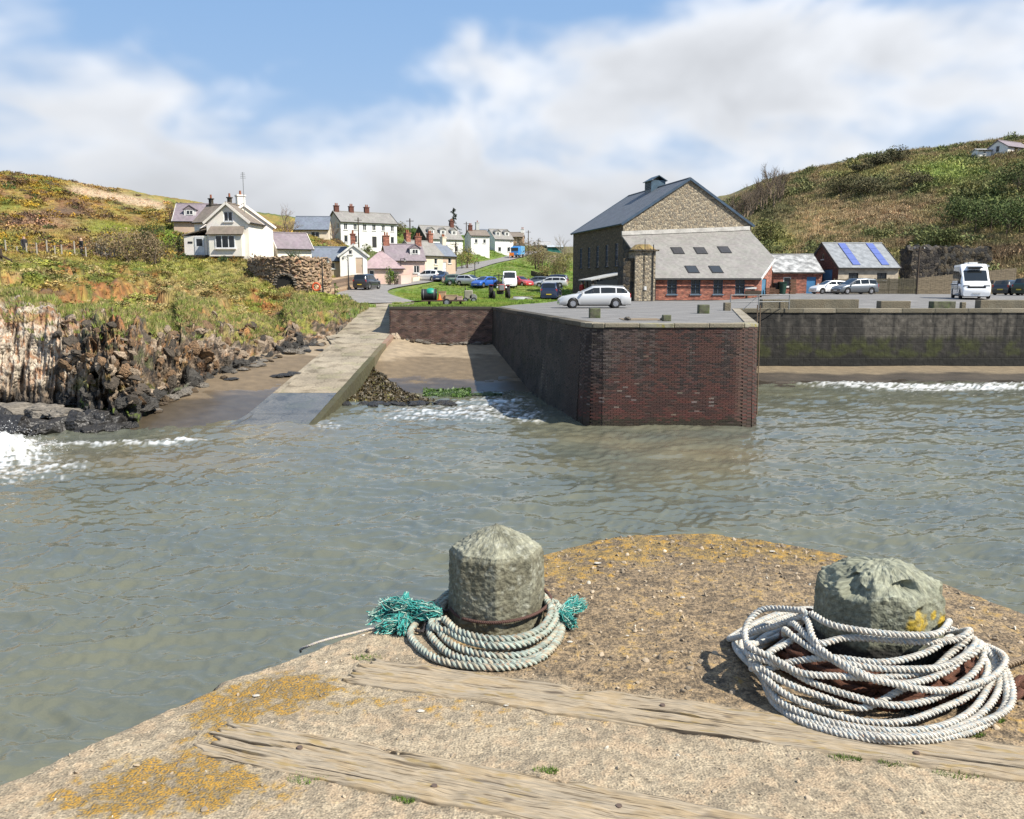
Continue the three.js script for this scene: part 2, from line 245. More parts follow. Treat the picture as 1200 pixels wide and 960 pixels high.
const rbf = (() => {
  const S = 50, n = knots.length, m = n + 3, A = [];
  const ph = (r2) => (r2 > 1e-12 ? 0.5 * r2 * Math.log(r2) : 0), X = knots.map((k) => k.x / S), Y = knots.map((k) => -k.z / S);
  for (let i = 0; i < m; i++) { const row = new Float64Array(m + 1); for (let j = 0; j < m; j++) { if (i < n && j < n) row[j] = i === j ? 0.004 : ph((X[i] - X[j]) ** 2 + (Y[i] - Y[j]) ** 2); else if (i < n) row[j] = [1, X[i], Y[i]][j - n]; else if (j < n) row[j] = [1, X[j], Y[j]][i - n]; } row[m] = i < n ? knots[i].y : 0; A.push(row); }
  for (let c = 0; c < m; c++) { let p = c; for (let r = c + 1; r < m; r++) if (Math.abs(A[r][c]) > Math.abs(A[p][c])) p = r; [A[c], A[p]] = [A[p], A[c]]; for (let r = c + 1; r < m; r++) { const f = A[r][c] / A[c][c]; if (f) for (let k = c; k <= m; k++) A[r][k] -= f * A[c][k]; } }
  const w = new Float64Array(m); for (let r = m - 1; r >= 0; r--) { let s = A[r][m]; for (let k = r + 1; k < m; k++) s -= A[r][k] * w[k]; w[r] = s / A[r][r]; }
  return (x, D) => { const a = x / S, b = D / S; let s = w[n] + w[n + 1] * a + w[n + 2] * b; for (let i = 0; i < n; i++) { const dx = a - X[i], dy = b - Y[i]; s += w[i] * ph(dx * dx + dy * dy); } return s; };
})();
const deckBack = (x) => lut([[0, 110], [30, 106], [45, 98], [60, 93], [80, 91]], x);
const onDeck = (x, D) => (D > 59.2 ? D < deckBack(x) && x > deckLeft(D) + 0.02 && x < 80 : D > 55 ? x > deckLeft(D) && x < 75 : D > 34 && x > deckLeft(D) && x < 10.1 + (D - 34.8) * 0.225);
const hilly = (x, D) => sst(70, 110, D) * (x < -14 ? 1 : x > 24 ? sst(104, 120, D) : 0.25) + 0.25;
const hummock = (x, D) => sst(-11, -14, x) * sst(96, 80, D) * (0.75 * fb2(x * 0.28, D * 0.28, 3) + 0.42 * fb2(x * 0.8 + 4, D * 0.8, 3));
const scarpN = (x, D) => fb2(x * 0.15 + 2.3, D * 0.10 + 5.1, 3), scarpZone = (x, D) => sst(-12.5, -14.5, x) * sst(42, 46, D) * sst(80, 70, D);
function rawY(x, D) { return rbf(x, D) + hummock(x, D) + 0.9 * scarpZone(x, D) * (sst(-0.05, 0.05, scarpN(x, D)) - 0.5) + hilly(x, D) * (0.55 * fb2(x * 0.07, D * 0.07, 3) + 0.22 * fb2(x * 0.35, D * 0.35, 3)) * sst(58, 80, D + (x < -10 ? 18 : 0)); }
// roads climb through the village as smooth bands of the land
const ROAD = [P(455, 355, 77), P(432, 348, 84), P(424, 343, 92), P(432, 338.5, 102), P(452, 335, 110), P(480, 331, 120), P(505, 326, 132), P(535, 318, 150), P(565, 309, 172), P(592, 303.5, 198), P(612, 298, 225), P(628, 294, 255)];
const roadCurve = new THREE.CatmullRomCurve3(ROAD), roadPts = roadCurve.getPoints(160);
function roadNear(x, D) { let b = 1e9, y = 0, k = 0; for (let i = 0; i < roadPts.length; i++) { const p = roadPts[i], d = (p.x - x) ** 2 + (-p.z - D) ** 2; if (d < b) { b = d; y = p.y; k = i; } } return [Math.sqrt(b), y, k]; }
const ROADW = (k) => mixn(2.9, 2.2, k / 160);
function landY(x, D) {
  let y = rawY(x, D);
  if (D > 74 && x > -24 && x < 20) { const [d, ry, k] = roadNear(x, D), w = ROADW(k); y = mixn(ry - 0.12, y, sst(w - 0.2, w + 4, d)); }
  return y;
}
const groundY = (x, D) => (onDeck(x, D) ? deckY(x, D) : landY(x, D));
const stand = (px, D) => { const x = colX(px, D); return V(x, groundY(x, D), D); };

// colours of what grows or lies there, by where it is seen from the pier
const G = (px, py, cx, cy, rx, ry) => Math.exp(-(((px - cx) / rx) ** 2) - (((py - cy) / ry) ** 2));
function landColor(px, py, x, D) {
  const a = fb2(x * 0.09 + 4, D * 0.06, 4), b = fb2(x * 0.3 - 7, D * 0.22 + 3, 3), c = fb2(x * 0.05 - 3, D * 0.05 + 9, 2);
  let col; const mx = (q, t) => { t = clamp(t); col = [mixn(col[0], q[0], t), mixn(col[1], q[1], t), mixn(col[2], q[2], t)]; };
  if (px < 405 && D < 200) {
    col = [0.27, 0.225, 0.06];
    mx([0.22, 0.13, 0.065], sst(0.0, 0.35, a)); mx([0.19, 0.22, 0.04], sst(0.05, 0.4, -a)); mx([0.40, 0.30, 0.09], sst(0.12, 0.4, b) * 0.8);
    mx([0.11, 0.075, 0.055], sst(0.1, 0.35, c) * G(px, py, 80, 245, 90, 22));
    mx([0.52, 0.43, 0.34], 1.2 * Math.exp(-(((py - (222 + (px - 85) * 0.19)) / 5.5) ** 2)) * sst(70, 95, px) * sst(205, 180, px));
    mx([0.20, 0.25, 0.03], 1.1 * G(px, py, 118, 267, 42, 8)); mx([0.34, 0.22, 0.16], 0.9 * G(px, py, 50, 262, 50, 11)); mx([0.19, 0.26, 0.04], G(px, py, 202, 275, 12, 12));
    mx([0.23, 0.26, 0.055], 0.8 * sst(296, 312, py)); mx([0.36, 0.30, 0.13], sst(0.0, 0.3, b) * 0.75 * sst(300, 320, py)); mx([0.16, 0.23, 0.04], sst(0.0, 0.3, -b) * 0.6 * sst(300, 320, py));
    mx([0.36, 0.29, 0.14], 0.8 * sst(0.02, 0.3, a + 0.4 * b) * sst(304, 318, py)); mx([0.34, 0.165, 0.062], 2.0 * G(px, py, 122, 338, 34, 11) * sst(-0.3, 0.05, b + a)); mx([0.33, 0.17, 0.07], 1.6 * G(px, py, 50, 348, 70, 8) * sst(-0.25, 0.1, b)); mx([0.36, 0.18, 0.075], 1.8 * G(px, py, 325, 358, 34, 7) * sst(-0.3, 0.05, b)); mx([0.16, 0.10, 0.055], 1.2 * sst(0.2, 0.4, fb2(x * 0.5 + 31, D * 0.35, 3)) * sst(312, 325, py)); { const q = scarpN(x, D), z = scarpZone(x, D); mx([0.35, 0.175, 0.07], z * Math.exp(-((q / 0.045) ** 2)) * sst(-0.35, 0.0, b) * 1.3); mx([0.075, 0.085, 0.028], z * Math.exp(-(((q - 0.075) / 0.03) ** 2)) * 0.6); } mx([0.33, 0.24, 0.13], 0.8 * G(px, py, 230, 335, 60, 16) * sst(-0.1, 0.2, -b)); mx([0.21, 0.29, 0.045], G(px, py, 385, 355, 35, 12)); mx([0.22, 0.27, 0.06], 0.6 * G(px, py, 240, 322, 50, 14));
    col = [col[0] * 1.12, col[1] * 1.03, col[2] * 0.92];
  } else if (px < 700) {
    col = [0.16, 0.25, 0.035]; mx([0.24, 0.27, 0.05], sst(0, 0.4, a) * 0.7); mx([0.11, 0.18, 0.03], sst(0, 0.4, -b) * 0.6); mx([0.26, 0.22, 0.1], 0.5 * sst(0.2, 0.5, b)); mx([0.20, 0.16, 0.08], 0.8 * sst(312, 300, py) * sst(600, 630, px));
    mx([0.12, 0.14, 0.05], 0.7 * sst(320, 300, py) * sst(480, 450, px));
  } else {
    col = [0.27, 0.20, 0.11];
    mx([0.11, 0.14, 0.042], sst(0.0, 0.3, a) * 0.85); mx([0.22, 0.23, 0.07], sst(0.0, 0.35, -a) * 0.7); mx([0.36, 0.26, 0.145], sst(0.1, 0.4, b) * 0.7);
    mx([0.50, 0.36, 0.20], 1.3 * G(px, py, 955, 262, 55, 22) * (0.6 + b)); mx([0.38, 0.27, 0.16], 0.9 * G(px, py, 1045, 252, 50, 14)); mx([0.27, 0.33, 0.085], 1.3 * G(px, py, 1108, 203, 38, 13)); mx([0.26, 0.28, 0.08], 0.9 * G(px, py, 905, 280, 25, 14));
    mx([0.10, 0.125, 0.036], 1.0 * G(px, py, 1160, 240, 48, 30)); mx([0.11, 0.115, 0.05], G(px, py, 1010, 222, 50, 10)); mx([0.10, 0.105, 0.045], 0.9 * G(px, py, 900, 245, 40, 22)); mx([0.27, 0.25, 0.09], 0.9 * G(px, py, 1010, 203, 40, 7)); mx([0.17, 0.115, 0.07], 0.8 * G(px, py, 1180, 300, 40, 16));
  }
  return col;
}
const soilBump = tex(512, (u, v) => 0.5 + 0.5 * pf(u, v, 10, 6), 3, false);
const soilMap = tex(512, (u, v) => { const a = 0.80 + 0.36 * pf(u, v, 8, 6) + 0.18 * pf(u, v, 60, 2); return [a, a * (1 + 0.10 * pf(u, v, 9, 3)), a * (0.95 + 0.15 * pf(v, u, 7, 3))]; }, 4);
M.land = mat({ vertexColors: true, bumpMap: soilBump, bumpScale: 0.15, map: soilMap, roughness: 1 });
function gridMesh(rows, cols, fn, mtl, keep) { // fn(i, j) -> {p: Vector3, c: [r,g,b], uv: [u,v]}
  const pos = new Float32Array(rows * cols * 3), col = new Float32Array(rows * cols * 3), uv = new Float32Array(rows * cols * 2), idx = [];
  for (let i = 0; i < rows; i++) for (let j = 0; j < cols; j++) { const q = fn(i, j), k = i * cols + j; pos[k * 3] = q.p.x; pos[k * 3 + 1] = q.p.y; pos[k * 3 + 2] = q.p.z; const c = q.c ?? [1, 1, 1]; col[k * 3] = c[0]; col[k * 3 + 1] = c[1]; col[k * 3 + 2] = c[2]; uv[k * 2] = q.uv ? q.uv[0] : q.p.x; uv[k * 2 + 1] = q.uv ? q.uv[1] : -q.p.z; }
  for (let i = 0; i + 1 < rows; i++) for (let j = 0; j + 1 < cols; j++) { if (keep && !keep(i, j)) continue; const a = i * cols + j, b = a + 1, c = a + cols, d = c + 1; idx.push(a, b, d, a, d, c); }
  const g = new THREE.BufferGeometry(); g.setAttribute('position', new THREE.BufferAttribute(pos, 3)); g.setAttribute('color', new THREE.BufferAttribute(col, 3)); g.setAttribute('uv', new THREE.BufferAttribute(uv, 2)); g.setIndex(idx); g.computeVertexNormals(); return g;
}
{ // one sheet of land from the cliff tops and quays to the horizon
  const pxs = []; for (let p = -1400; p < -60; p += 20) pxs.push(p); for (let p = -60; p < 1260; p += 3.5) pxs.push(p); for (let p = 1260; p <= 2400; p += 20) pxs.push(p);
  const Ds = []; for (let d = 39; d < 330; d *= 1.0125) Ds.push(d); for (const d of [360, 420, 520, 700, 1000, 1600]) Ds.push(d);
  const startD = (px) => (px < 432 ? lut(CLIFF_TOP, px, 2) - 0.2 : px < 458 ? 77 : 60.2);
  const g = gridMesh(Ds.length, pxs.length, (i, j) => {
    const px = pxs[j], s = startD(px), D = Math.max(Ds[i], s), x = colX(px, D), De = Math.min(D, 420), xe = clamp(x, -400, 400);
    let y = onDeck(x, D) ? deckY(x, D) - 0.35 : landY(xe, De);
    const [qx, qy] = proj(x, y, D);
    return { p: V(x, y, D), c: landColor(qx, qy, x, D) };
  }, null, (i, j) => Ds[i + 1] > Math.min(startD(pxs[j]), startD(pxs[j + 1])));
  struct('ground', g, M.land);
}
{ // the tarmac road up through the village
  const N = 160, W = 7, dir = new THREE.Vector3();
  const g = gridMesh(N + 1, W, (i, j) => { const p = roadPts[i], q = roadPts[Math.min(N, i + 1)], o = roadPts[Math.max(0, i - 1)]; dir.copy(q).sub(o).setY(0).normalize(); const w = ROADW(i), s = (j / (W - 1) * 2 - 1) * w; return { p: new THREE.Vector3(p.x - dir.z * s, p.y + 0.02, p.z + dir.x * s) }; });
  struct('road', g, mat({ map: M.asphalt.map, bumpMap: grit, bumpScale: 0.01, color: lin(1.25, 1.22, 1.2) }));
}

// ---------------------------------------------------------------- beaches
const beachL = (x, D) => (D - mixn(33.0, 36.0, sst(-16, -11.4, x))) * 0.098 + 0.05 * fb2(x * 0.3, D * 0.3, 3);
const beachM = (x, D) => mixn((D - 45) * 0.12, slipY(D) - 0.22, sst(-5.4, -8.3, x) * sst(47.5, 54, D)) + 0.05 * fb2(x * 0.4 + 9, D * 0.4, 3);
const beachR = (x, D) => (D - 49 + 0.8 * fb2(x * 0.12, 3, 2)) * 0.085 + 0.02 * fb2(x, D, 3);
const sandMap = tex(512, (u, v) => { const a = 0.84 + 0.16 * pf(u, v, 5, 5) + 0.16 * pf(u, v, 80, 2); return [a, a * 0.99, a * 0.97]; }, 3);
M.sand = mat({ vertexColors: true, map: sandMap, bumpMap: grit, bumpScale: 0.02, roughness: 0.85 });
M.sandWet = new THREE.MeshPhysicalMaterial({ vertexColors: true, map: sandMap, bumpMap: grit, bumpScale: 0.004, roughness: 0.32 });
const DRY = [0.37, 0.295, 0.205], DAMP = [0.20, 0.15, 0.095], WET = [0.10, 0.08, 0.056];
const sandTone = (h, n) => { const t = sst(1.35, 1.5, h + n * 0.5), w = sst(0.55, 0.35, h + n * 0.4); return [0, 1, 2].map((k) => mixn(mixn(DAMP[k], DRY[k], t), WET[k], w)); };
const gravelTone = (D, n) => { const t = sst(52.2, 53.0, D + n * 0.9), g = 0.75 + 0.5 * n; return [mixn(0.085 * g, 0.24, t), mixn(0.068 * g, 0.19, t), mixn(0.05 * g, 0.125, t)]; };
function beach(name, x0, x1, d0, d1, yf, dry, wet) {
  const nx = Math.ceil((x1 - x0) / 0.25), nd = Math.ceil((d1 - d0) / 0.25);
  const g = gridMesh(nd + 1, nx + 1, (i, j) => { const x = mixn(x0, x1, j / nx), D = mixn(d0, d1, i / nd), y = yf(x, D), n = fb2(x * 0.25 + 5, D * 0.5, 4); return { p: V(x, y, D), c: name[0] === 'h' ? gravelTone(D, n) : sandTone(y * dry + wet, n * 0.6) }; });
  // the strip the last wave left wet is glossier: a material of its own
  const col = g.attributes.color, id = g.index.array, a = [], b = [], pos = g.attributes.position;
  for (let k = 0; k < id.length; k += 3) { const h = pos.getY(id[k]) * dry + wet + 0.25 * fb2(pos.getX(id[k]) * 0.25 + 5, -pos.getZ(id[k]) * 0.5, 3); (h < 0.5 ? b : a).push(id[k], id[k + 1], id[k + 2]); }
  g.setIndex([...a, ...b]); g.addGroup(0, a.length, 0); g.addGroup(a.length, b.length, 1);
  return struct(name, g, [M.sand, M.sandWet]);
}
beach('sand_beach', -24, -9.5, 28, 63, beachL, 1, -0.1); beach('sand_beach', -9.5, 3.2, 38, 60, beachM, 1.15, 0.05); beach('harbour_beach', 9, 80, 44, 55.6, beachR, 2.1, 0.38);

{ // concrete slipway running down into the water, a few cast bays with joints
  const o = thing('slipway', 'pale concrete slipway running down the beach into the water', 'slipway');
  const mats = [M.slip, mat({ map: M.slip.map, bumpMap: M.slip.bumpMap, bumpScale: 0.02, color: lin(0.68, 0.65, 0.59) })];
  M.slipWet = new THREE.MeshPhysicalMaterial({ map: M.slip.map, bumpMap: M.concrete.bumpMap, bumpScale: 0.005, color: lin(0.30, 0.31, 0.31), roughness: 0.25 });
  const cuts = [29, 33, 36.5, 40.6, 45.4, 50.2, 55.0, 59, 63.5, 68.3, 73, 78.2];
  for (let k = 0; k + 1 < cuts.length; k++) {
    const a = cuts[k] + 0.015, b = cuts[k + 1] - 0.015, xl = (D) => lut([[29, -12.2], [36, -11.15], [55, -11.3], [58, -12.6], [66, -13.2], [74, -13.6], [79, -14.6]], D), xr = (D) => (D > 59 ? -8.65 : -8.4);
    const g = gridMesh(9, 9, (i, j) => { const D = mixn(a, b, i / 8), x = mixn(xl(D), xr((a + b) / 2), j / 8); return { p: V(x, slipY(D) + 0.06 + 0.012 * n2(x * 2, D * 2), D) }; });
    const side = slab([V(xr((a + b) / 2), slipY(a) + 0.05, a), V(xr((a + b) / 2), slipY(a) - 0.75, a), V(xr((a + b) / 2), slipY(b) - 0.75, b), V(xr((a + b) / 2), slipY(b) + 0.05, b)].reverse(), 0.3), lside = slab([V(xl(a), slipY(a) + 0.05, a), V(xl(a), slipY(a) - 0.75, a), V(xl(b), slipY(b) - 0.75, b), V(xl(b), slipY(b) + 0.05, b)], 0.3);
    part('concrete_bay', [g, lside], b < 41 ? M.slipWet : mats[k % 2], o); part('kerb_face', side, plainGreen(k), o);
  }
}
function plainGreen(k) { const v = [[0.06, 0.055, 0.024], [0.075, 0.07, 0.03], [0.13, 0.11, 0.06], [0.26, 0.17, 0.12]][clamp(k - 3, 0, 3)]; return mat({ color: lin(...v), map: mottleBig, bumpMap: soilBump, bumpScale: 0.1 }); }

// ---------------------------------------------------------------- the sea
function shoreFoam(x, D) { // where broken water lies
  const w = fb2(x * 0.9, D * 1.6, 5), w2 = fb2(x * 3.4 + 9, D * 5, 4), lace = 1 - 3.2 * Math.abs(fb2(x * 1.5 + 3, D * 2.0, 3)); let f = 0; const [px, py] = proj(x, 0, D);
  f += G(px, py, 2, 526, 42, 12) * 1.5 + G(px, py, -70, 545, 80, 28) * 1.2 + G(px, py, 120, 520, 90, 4) * 0.9 + G(px, py, 215, 516, 40, 3.5) * 0.8 + G(px, py, 60, 548, 90, 18) * 0.55;
  f += G(px, py, 505, 485, 95, 15) * 0.72 + G(px, py, 590, 472, 50, 14) * 0.62 + G(px, py, 380, 500, 30, 8) * 0.6 + G(px, py, 620, 490, 40, 8) * 0.5;
  const line = 451.5 + 3 * Math.sin(px * 0.013) + (px - 1000) * 0.012; f += (px > 905 ? 1 : 0) * sst(900, 1000, px) * Math.exp(-(((py - line) / 3.2) ** 2)) * 1.3 + (px > 895 ? 0.45 : 0) * Math.exp(-(((py - line - 7) / 8) ** 2)) * 0.5;
  return sst(0.34, 0.95, f * (0.50 + 0.8 * w + 0.7 * w2 + 0.5 * lace));
}
{
  const pxs = []; for (let p = -1500; p < -60; p += 24) pxs.push(p); for (let p = -60; p < 1260; p += 2.6) pxs.push(p); for (let p = 1260; p <= 2400; p += 24) pxs.push(p);
  const Ds = []; for (let d = 3.5; d < 62; d *= 1.0062) Ds.push(d);
  const wave = (x, D) => {
    const wx = x + 0.35 * n2(x * 0.3, D * 0.3), q = sst(62, 20, D);
    const r = (f, k) => { const v = n2(wx * f * 0.62 + D * f * 0.10 + k, D * f + k * 3.3); return 1 - 2 * Math.sqrt(v * v + 0.02); };
    return 0.05 * n2(x * 0.16 + 3, D * 0.26) + 0.045 * r(0.42, 1) + 0.034 * r(0.95, 5) + 0.016 * n2(wx * 1.2, D * 2.4) + 0.020 * r(1.9, 3) + (0.012 * r(3.0, 8) + 0.006 * n2(x * 3.6, D * 7.0)) * q;
  };
  const g = gridMesh(Ds.length, pxs.length, (i, j) => {
    const D = Ds[i], x = colX(pxs[j], D), fo = shoreFoam(x, D), [px, py] = proj(x, 0, D), bob = fo * (0.03 + 0.03 * n3(x * 2.2, D * 3, 1));
    const surf = 0.5 * G(px, py, 5, 528, 36, 12) * (0.6 + 0.8 * n2(x * 1.3, D * 1.3)) + 0.16 * sst(930, 1000, px) * Math.exp(-(((py - 452.5) / 3) ** 2));
    const murk = fb2(x * 0.12, D * 0.2, 3), shallow = G(px, py, 330, 505, 80, 16) + 0.8 * G(px, py, 200, 540, 160, 16);
    let c = [0.104 + 0.025 * murk, 0.110 + 0.018 * murk, 0.083]; c = c.map((v, k) => mixn(v, [0.17, 0.14, 0.088][k], clamp(shallow * 0.7 + 0.6 * G(px, py, 780, 530, 160, 30) * (0.6 + murk)))).map((v, k) => mixn(v, [0.62, 0.63, 0.63][k], fo));
    return { p: V(x, wave(x, D) + bob + surf, D), c };
  });
  const rip = tex(512, (u, v) => 0.5 + 0.38 * pf((u * 1) % 1, (v * 2) % 1, 7, 3) + 0.1 * pf(v, u, 30, 2), 1.7, false);
  struct('water', g, new THREE.MeshPhysicalMaterial({ vertexColors: true, roughness: 0.05, ior: 1.34, bumpMap: rip, bumpScale: 0.008 }));
  const far = new THREE.PlaneGeometry(900, 700); far.rotateX(-Math.PI / 2); far.translate(-300, -0.5, 250); struct('open_sea', far, new THREE.MeshPhysicalMaterial({ color: lin(0.085, 0.09, 0.06), roughness: 0.25, ior: 1.34 }));
}
{ // drops thrown up where the swell hits the rocks
  const r = rng(31), n = 800, im = new THREE.InstancedMesh(new THREE.IcosahedronGeometry(1, 1), plain(0.82, 0.83, 0.83, 0.6), n), m = new THREE.Matrix4();
  for (let i = 0; i < n; i++) { const t = r(), px = -40 + 95 * r() * (0.4 + t), py0 = 548 - 10 * (px / 60), D = 28.2 + r() * 2.4, base = P(px, py0, D), h = Math.pow(r(), 1.6) * 0.9 * Math.exp(-(((px - 8) / 45) ** 2)) + 0.05, s = 0.004 + 0.011 * r() * r(); m.makeScale(s * (1 + r()), s, s * (1 + r())).setPosition(base.x + 0.3 * (r() - 0.5), Math.max(0.03, 0.05 + h), base.z); im.setMatrixAt(i, m); }
  shade(im); top(im, 'sea_spray', 'white spray thrown up by waves breaking on the black rocks', 'spray', undefined, 'stuff');
}

let cliffGeo, cliffCols;
// ---------------------------------------------------------------- the low cliff on the left: loft from foot to grassy lip
function cliffTone(px, t, x, y, D, k) {
  const up = px < 90 ? 0.7 : 2.0, a = fb3(x * 0.7, y * 0.9, D * (px < 90 ? 0.7 : 0.32), 4), b = fb3(x * 2.0 + 3, y * up, D * (px < 90 ? 2.0 : 0.8), 4), e = fb2(px * 0.05, y * 2.2, 3);
  const pale = px < 90; let col = pale ? [0.26, 0.20, 0.145] : [0.165, 0.118, 0.078]; const mx = (q, w) => { w = clamp(w); col = col.map((v, i) => mixn(v, q[i], w)); };
  mx([0.38, 0.195, 0.08], sst(-0.02, 0.28, a)); mx([0.54, 0.44, 0.34], sst(0.12, 0.4, b) * 0.75); mx([0.034, 0.030, 0.026], sst(0.02, 0.28, -b + 0.25 * (0.35 - t)) * 0.92); mx([0.10, 0.125, 0.035], sst(0.1, 0.3, fb3(x * 1.1 + 40, y * 1.4, D * 0.5, 3)) * sst(0.25, 0.45, t) * (pale ? 0.3 : 0.85));
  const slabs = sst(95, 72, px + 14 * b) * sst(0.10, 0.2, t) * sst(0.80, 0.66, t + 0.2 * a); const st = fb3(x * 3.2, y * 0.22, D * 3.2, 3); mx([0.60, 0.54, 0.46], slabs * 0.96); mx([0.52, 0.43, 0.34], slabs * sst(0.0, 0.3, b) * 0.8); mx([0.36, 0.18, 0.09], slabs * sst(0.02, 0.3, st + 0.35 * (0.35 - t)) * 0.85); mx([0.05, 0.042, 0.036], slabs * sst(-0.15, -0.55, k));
  mx([0.45, 0.37, 0.30], sst(220, 262, px) * sst(300, 270, px) * sst(0.15, 0.3, t) * sst(0.65, 0.5, t) * sst(-0.1, 0.2, b));
  mx([0.36, 0.17, 0.07], sst(0.50, 0.66, t) * sst(0.98, 0.85, t) * sst(-0.1, 0.25, a) * 0.9); mx([0.36, 0.19, 0.09], sst(310, 335, px) * sst(0.3, 0.5, t) * sst(-0.2, 0.1, a) * 0.8);
  mx([0.035, 0.033, 0.033], sst(0.17 + 0.12 * a, 0.04, t)); mx([0.20, 0.20, 0.19], 0.7 * sst(0.18, 0.08, t) * sst(0, 0.3, b) * sst(150, 200, px));
  mx([0.14, 0.20, 0.03], sst(0.0, 0.2, a + 0.1 * b) * sst(55, 90, px) * sst(230, 170, px) * sst(0.34, 0.10, t));
  const grass = sst(0.80, 0.95, t + 0.45 * a + 0.2 * e + 0.16 * sst(90, 180, px) + 0.22 * sst(170, 260, px) + 0.1 * sst(300, 370, px)); mx(landColor(px, 336, x, D), grass);
  return col;
}
{
  const along = []; let acc = 0; const pxs = []; for (let p = -700; p < -40; p += 10) pxs.push(p); for (let p = -40; p <= 440; p += 1.25) pxs.push(p);
  pxs.forEach((p, i) => { const a = P(p, lut(CLIFF_BASE, p, 1), lut(CLIFF_BASE, p, 2)); if (i) acc += Math.hypot(a.x - along.last.x, a.z - along.last.z); along.push(acc); along.last = a; });
  const ROWS = 110, EXTRA = 14;
  const g = gridMesh(ROWS + EXTRA, pxs.length, (i, j) => {
    const px = pxs[j], Db = lut(CLIFF_BASE, px, 2) - 0.3, Dt = lut(CLIFF_TOP, px, 2), yb = P(px, lut(CLIFF_BASE, px, 1), Db).y - 0.5, s = along[j];
    if (i >= ROWS) { const e = (i - ROWS + 1) / EXTRA, D = Dt + e * 3.5, x = colX(px, D), y = landY(x, D) + 0.04 - 0.5 * e * e; return { p: V(x, y, D), c: landColor(px, 340, x, D) }; }
    const t = i / (ROWS - 1), xt = colX(px, Dt), yt = landY(xt, Dt) + 0.04, steep = mixn(2.6, 1.35, sst(120, 330, px));
    let D = mixn(Db, Dt, Math.pow(t, steep)), y = mixn(yb, yt, 1 - Math.pow(1 - t, mixn(1.7, 1.3, sst(120, 330, px))));
    const env = sst(0, 0.08, t) * sst(1.02, 0.55, t), calm = mixn(1, 0.6, sst(280, 380, px)), q = t * Math.hypot(Dt - Db, yt - yb); // q: metres up the face
    const e1 = 0.01, dD = (Math.pow(Math.min(1, t + e1), steep) - Math.pow(t, steep)) * (Dt - Db), dy = (Math.pow(1 - t, 1.5) - Math.pow(Math.max(0, 1 - t - e1), 1.5)) * (yt - yb), ln = Math.hypot(dD, dy) + 1e-6, nD = -dy / ln, ny = dD / ln;
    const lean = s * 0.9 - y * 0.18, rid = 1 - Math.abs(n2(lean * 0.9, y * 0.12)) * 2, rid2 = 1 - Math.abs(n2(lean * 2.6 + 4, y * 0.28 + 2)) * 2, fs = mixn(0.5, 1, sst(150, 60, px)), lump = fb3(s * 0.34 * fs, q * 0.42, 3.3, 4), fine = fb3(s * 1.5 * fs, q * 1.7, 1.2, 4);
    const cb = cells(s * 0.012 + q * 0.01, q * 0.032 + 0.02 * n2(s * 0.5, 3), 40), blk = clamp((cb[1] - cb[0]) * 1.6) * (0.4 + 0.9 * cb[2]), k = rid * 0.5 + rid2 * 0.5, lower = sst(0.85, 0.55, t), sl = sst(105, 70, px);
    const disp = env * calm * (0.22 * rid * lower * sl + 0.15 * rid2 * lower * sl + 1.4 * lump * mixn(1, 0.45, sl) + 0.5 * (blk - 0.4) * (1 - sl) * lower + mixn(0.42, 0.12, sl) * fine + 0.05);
    D += nD * disp; y += ny * disp * 0.8;
    const x = colX(px, D);
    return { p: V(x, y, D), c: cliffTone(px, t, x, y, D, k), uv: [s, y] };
  });
  const rockBump = tex(512, (u, v) => 0.5 + 0.30 * pf(u, (v * 0.5) % 1, 14, 5) + 0.3 * (cells(u, v, 14)[1] - cells(u, v, 14)[0]) - 0.2, 2.4, false);
  M.rockMap = tex(512, (u, v) => { const a = 0.80 + 0.36 * pf(u, v, 8, 6) + 0.2 * pf(u, v, 50, 2); return [a, a * 0.98, a * 0.95]; }, 2.7);
  M.rockBump = rockBump;
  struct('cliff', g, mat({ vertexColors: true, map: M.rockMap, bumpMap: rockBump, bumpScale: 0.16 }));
  cliffGeo = g; cliffCols = pxs;
}
function rockGeo(seed, detail = 3, flat = 0.7, rough = 0.35) {
  const g = new THREE.IcosahedronGeometry(1, detail), p = g.attributes.position, v = new THREE.Vector3();
  const planes = []; const r = rng(seed); for (let i = 0; i < 9; i++) planes.push([new THREE.Vector3(r() - 0.5, r() - 0.5, r() - 0.5).normalize(), 0.62 + 0.3 * r()]);
  for (let i = 0; i < p.count; i++) { v.fromBufferAttribute(p, i); let k = 1 + rough * fb3(v.x * 1.3 + seed, v.y * 1.3, v.z * 1.3, 4); v.multiplyScalar(k); for (const [n, d] of planes) { const q = v.dot(n); if (q > d) v.addScaledVector(n, d - q); } v.multiplyScalar(1 + 0.05 * n3(v.x * 6, v.y * 6, v.z * 6 + seed)); v.y *= flat; p.setXYZ(i, v.x, v.y, v.z); }
  g.computeVertexNormals(); return planarUV(g);
}
const rockVariants = [1, 2, 3, 4, 5, 6].map((s) => rockGeo(s * 13, 6));
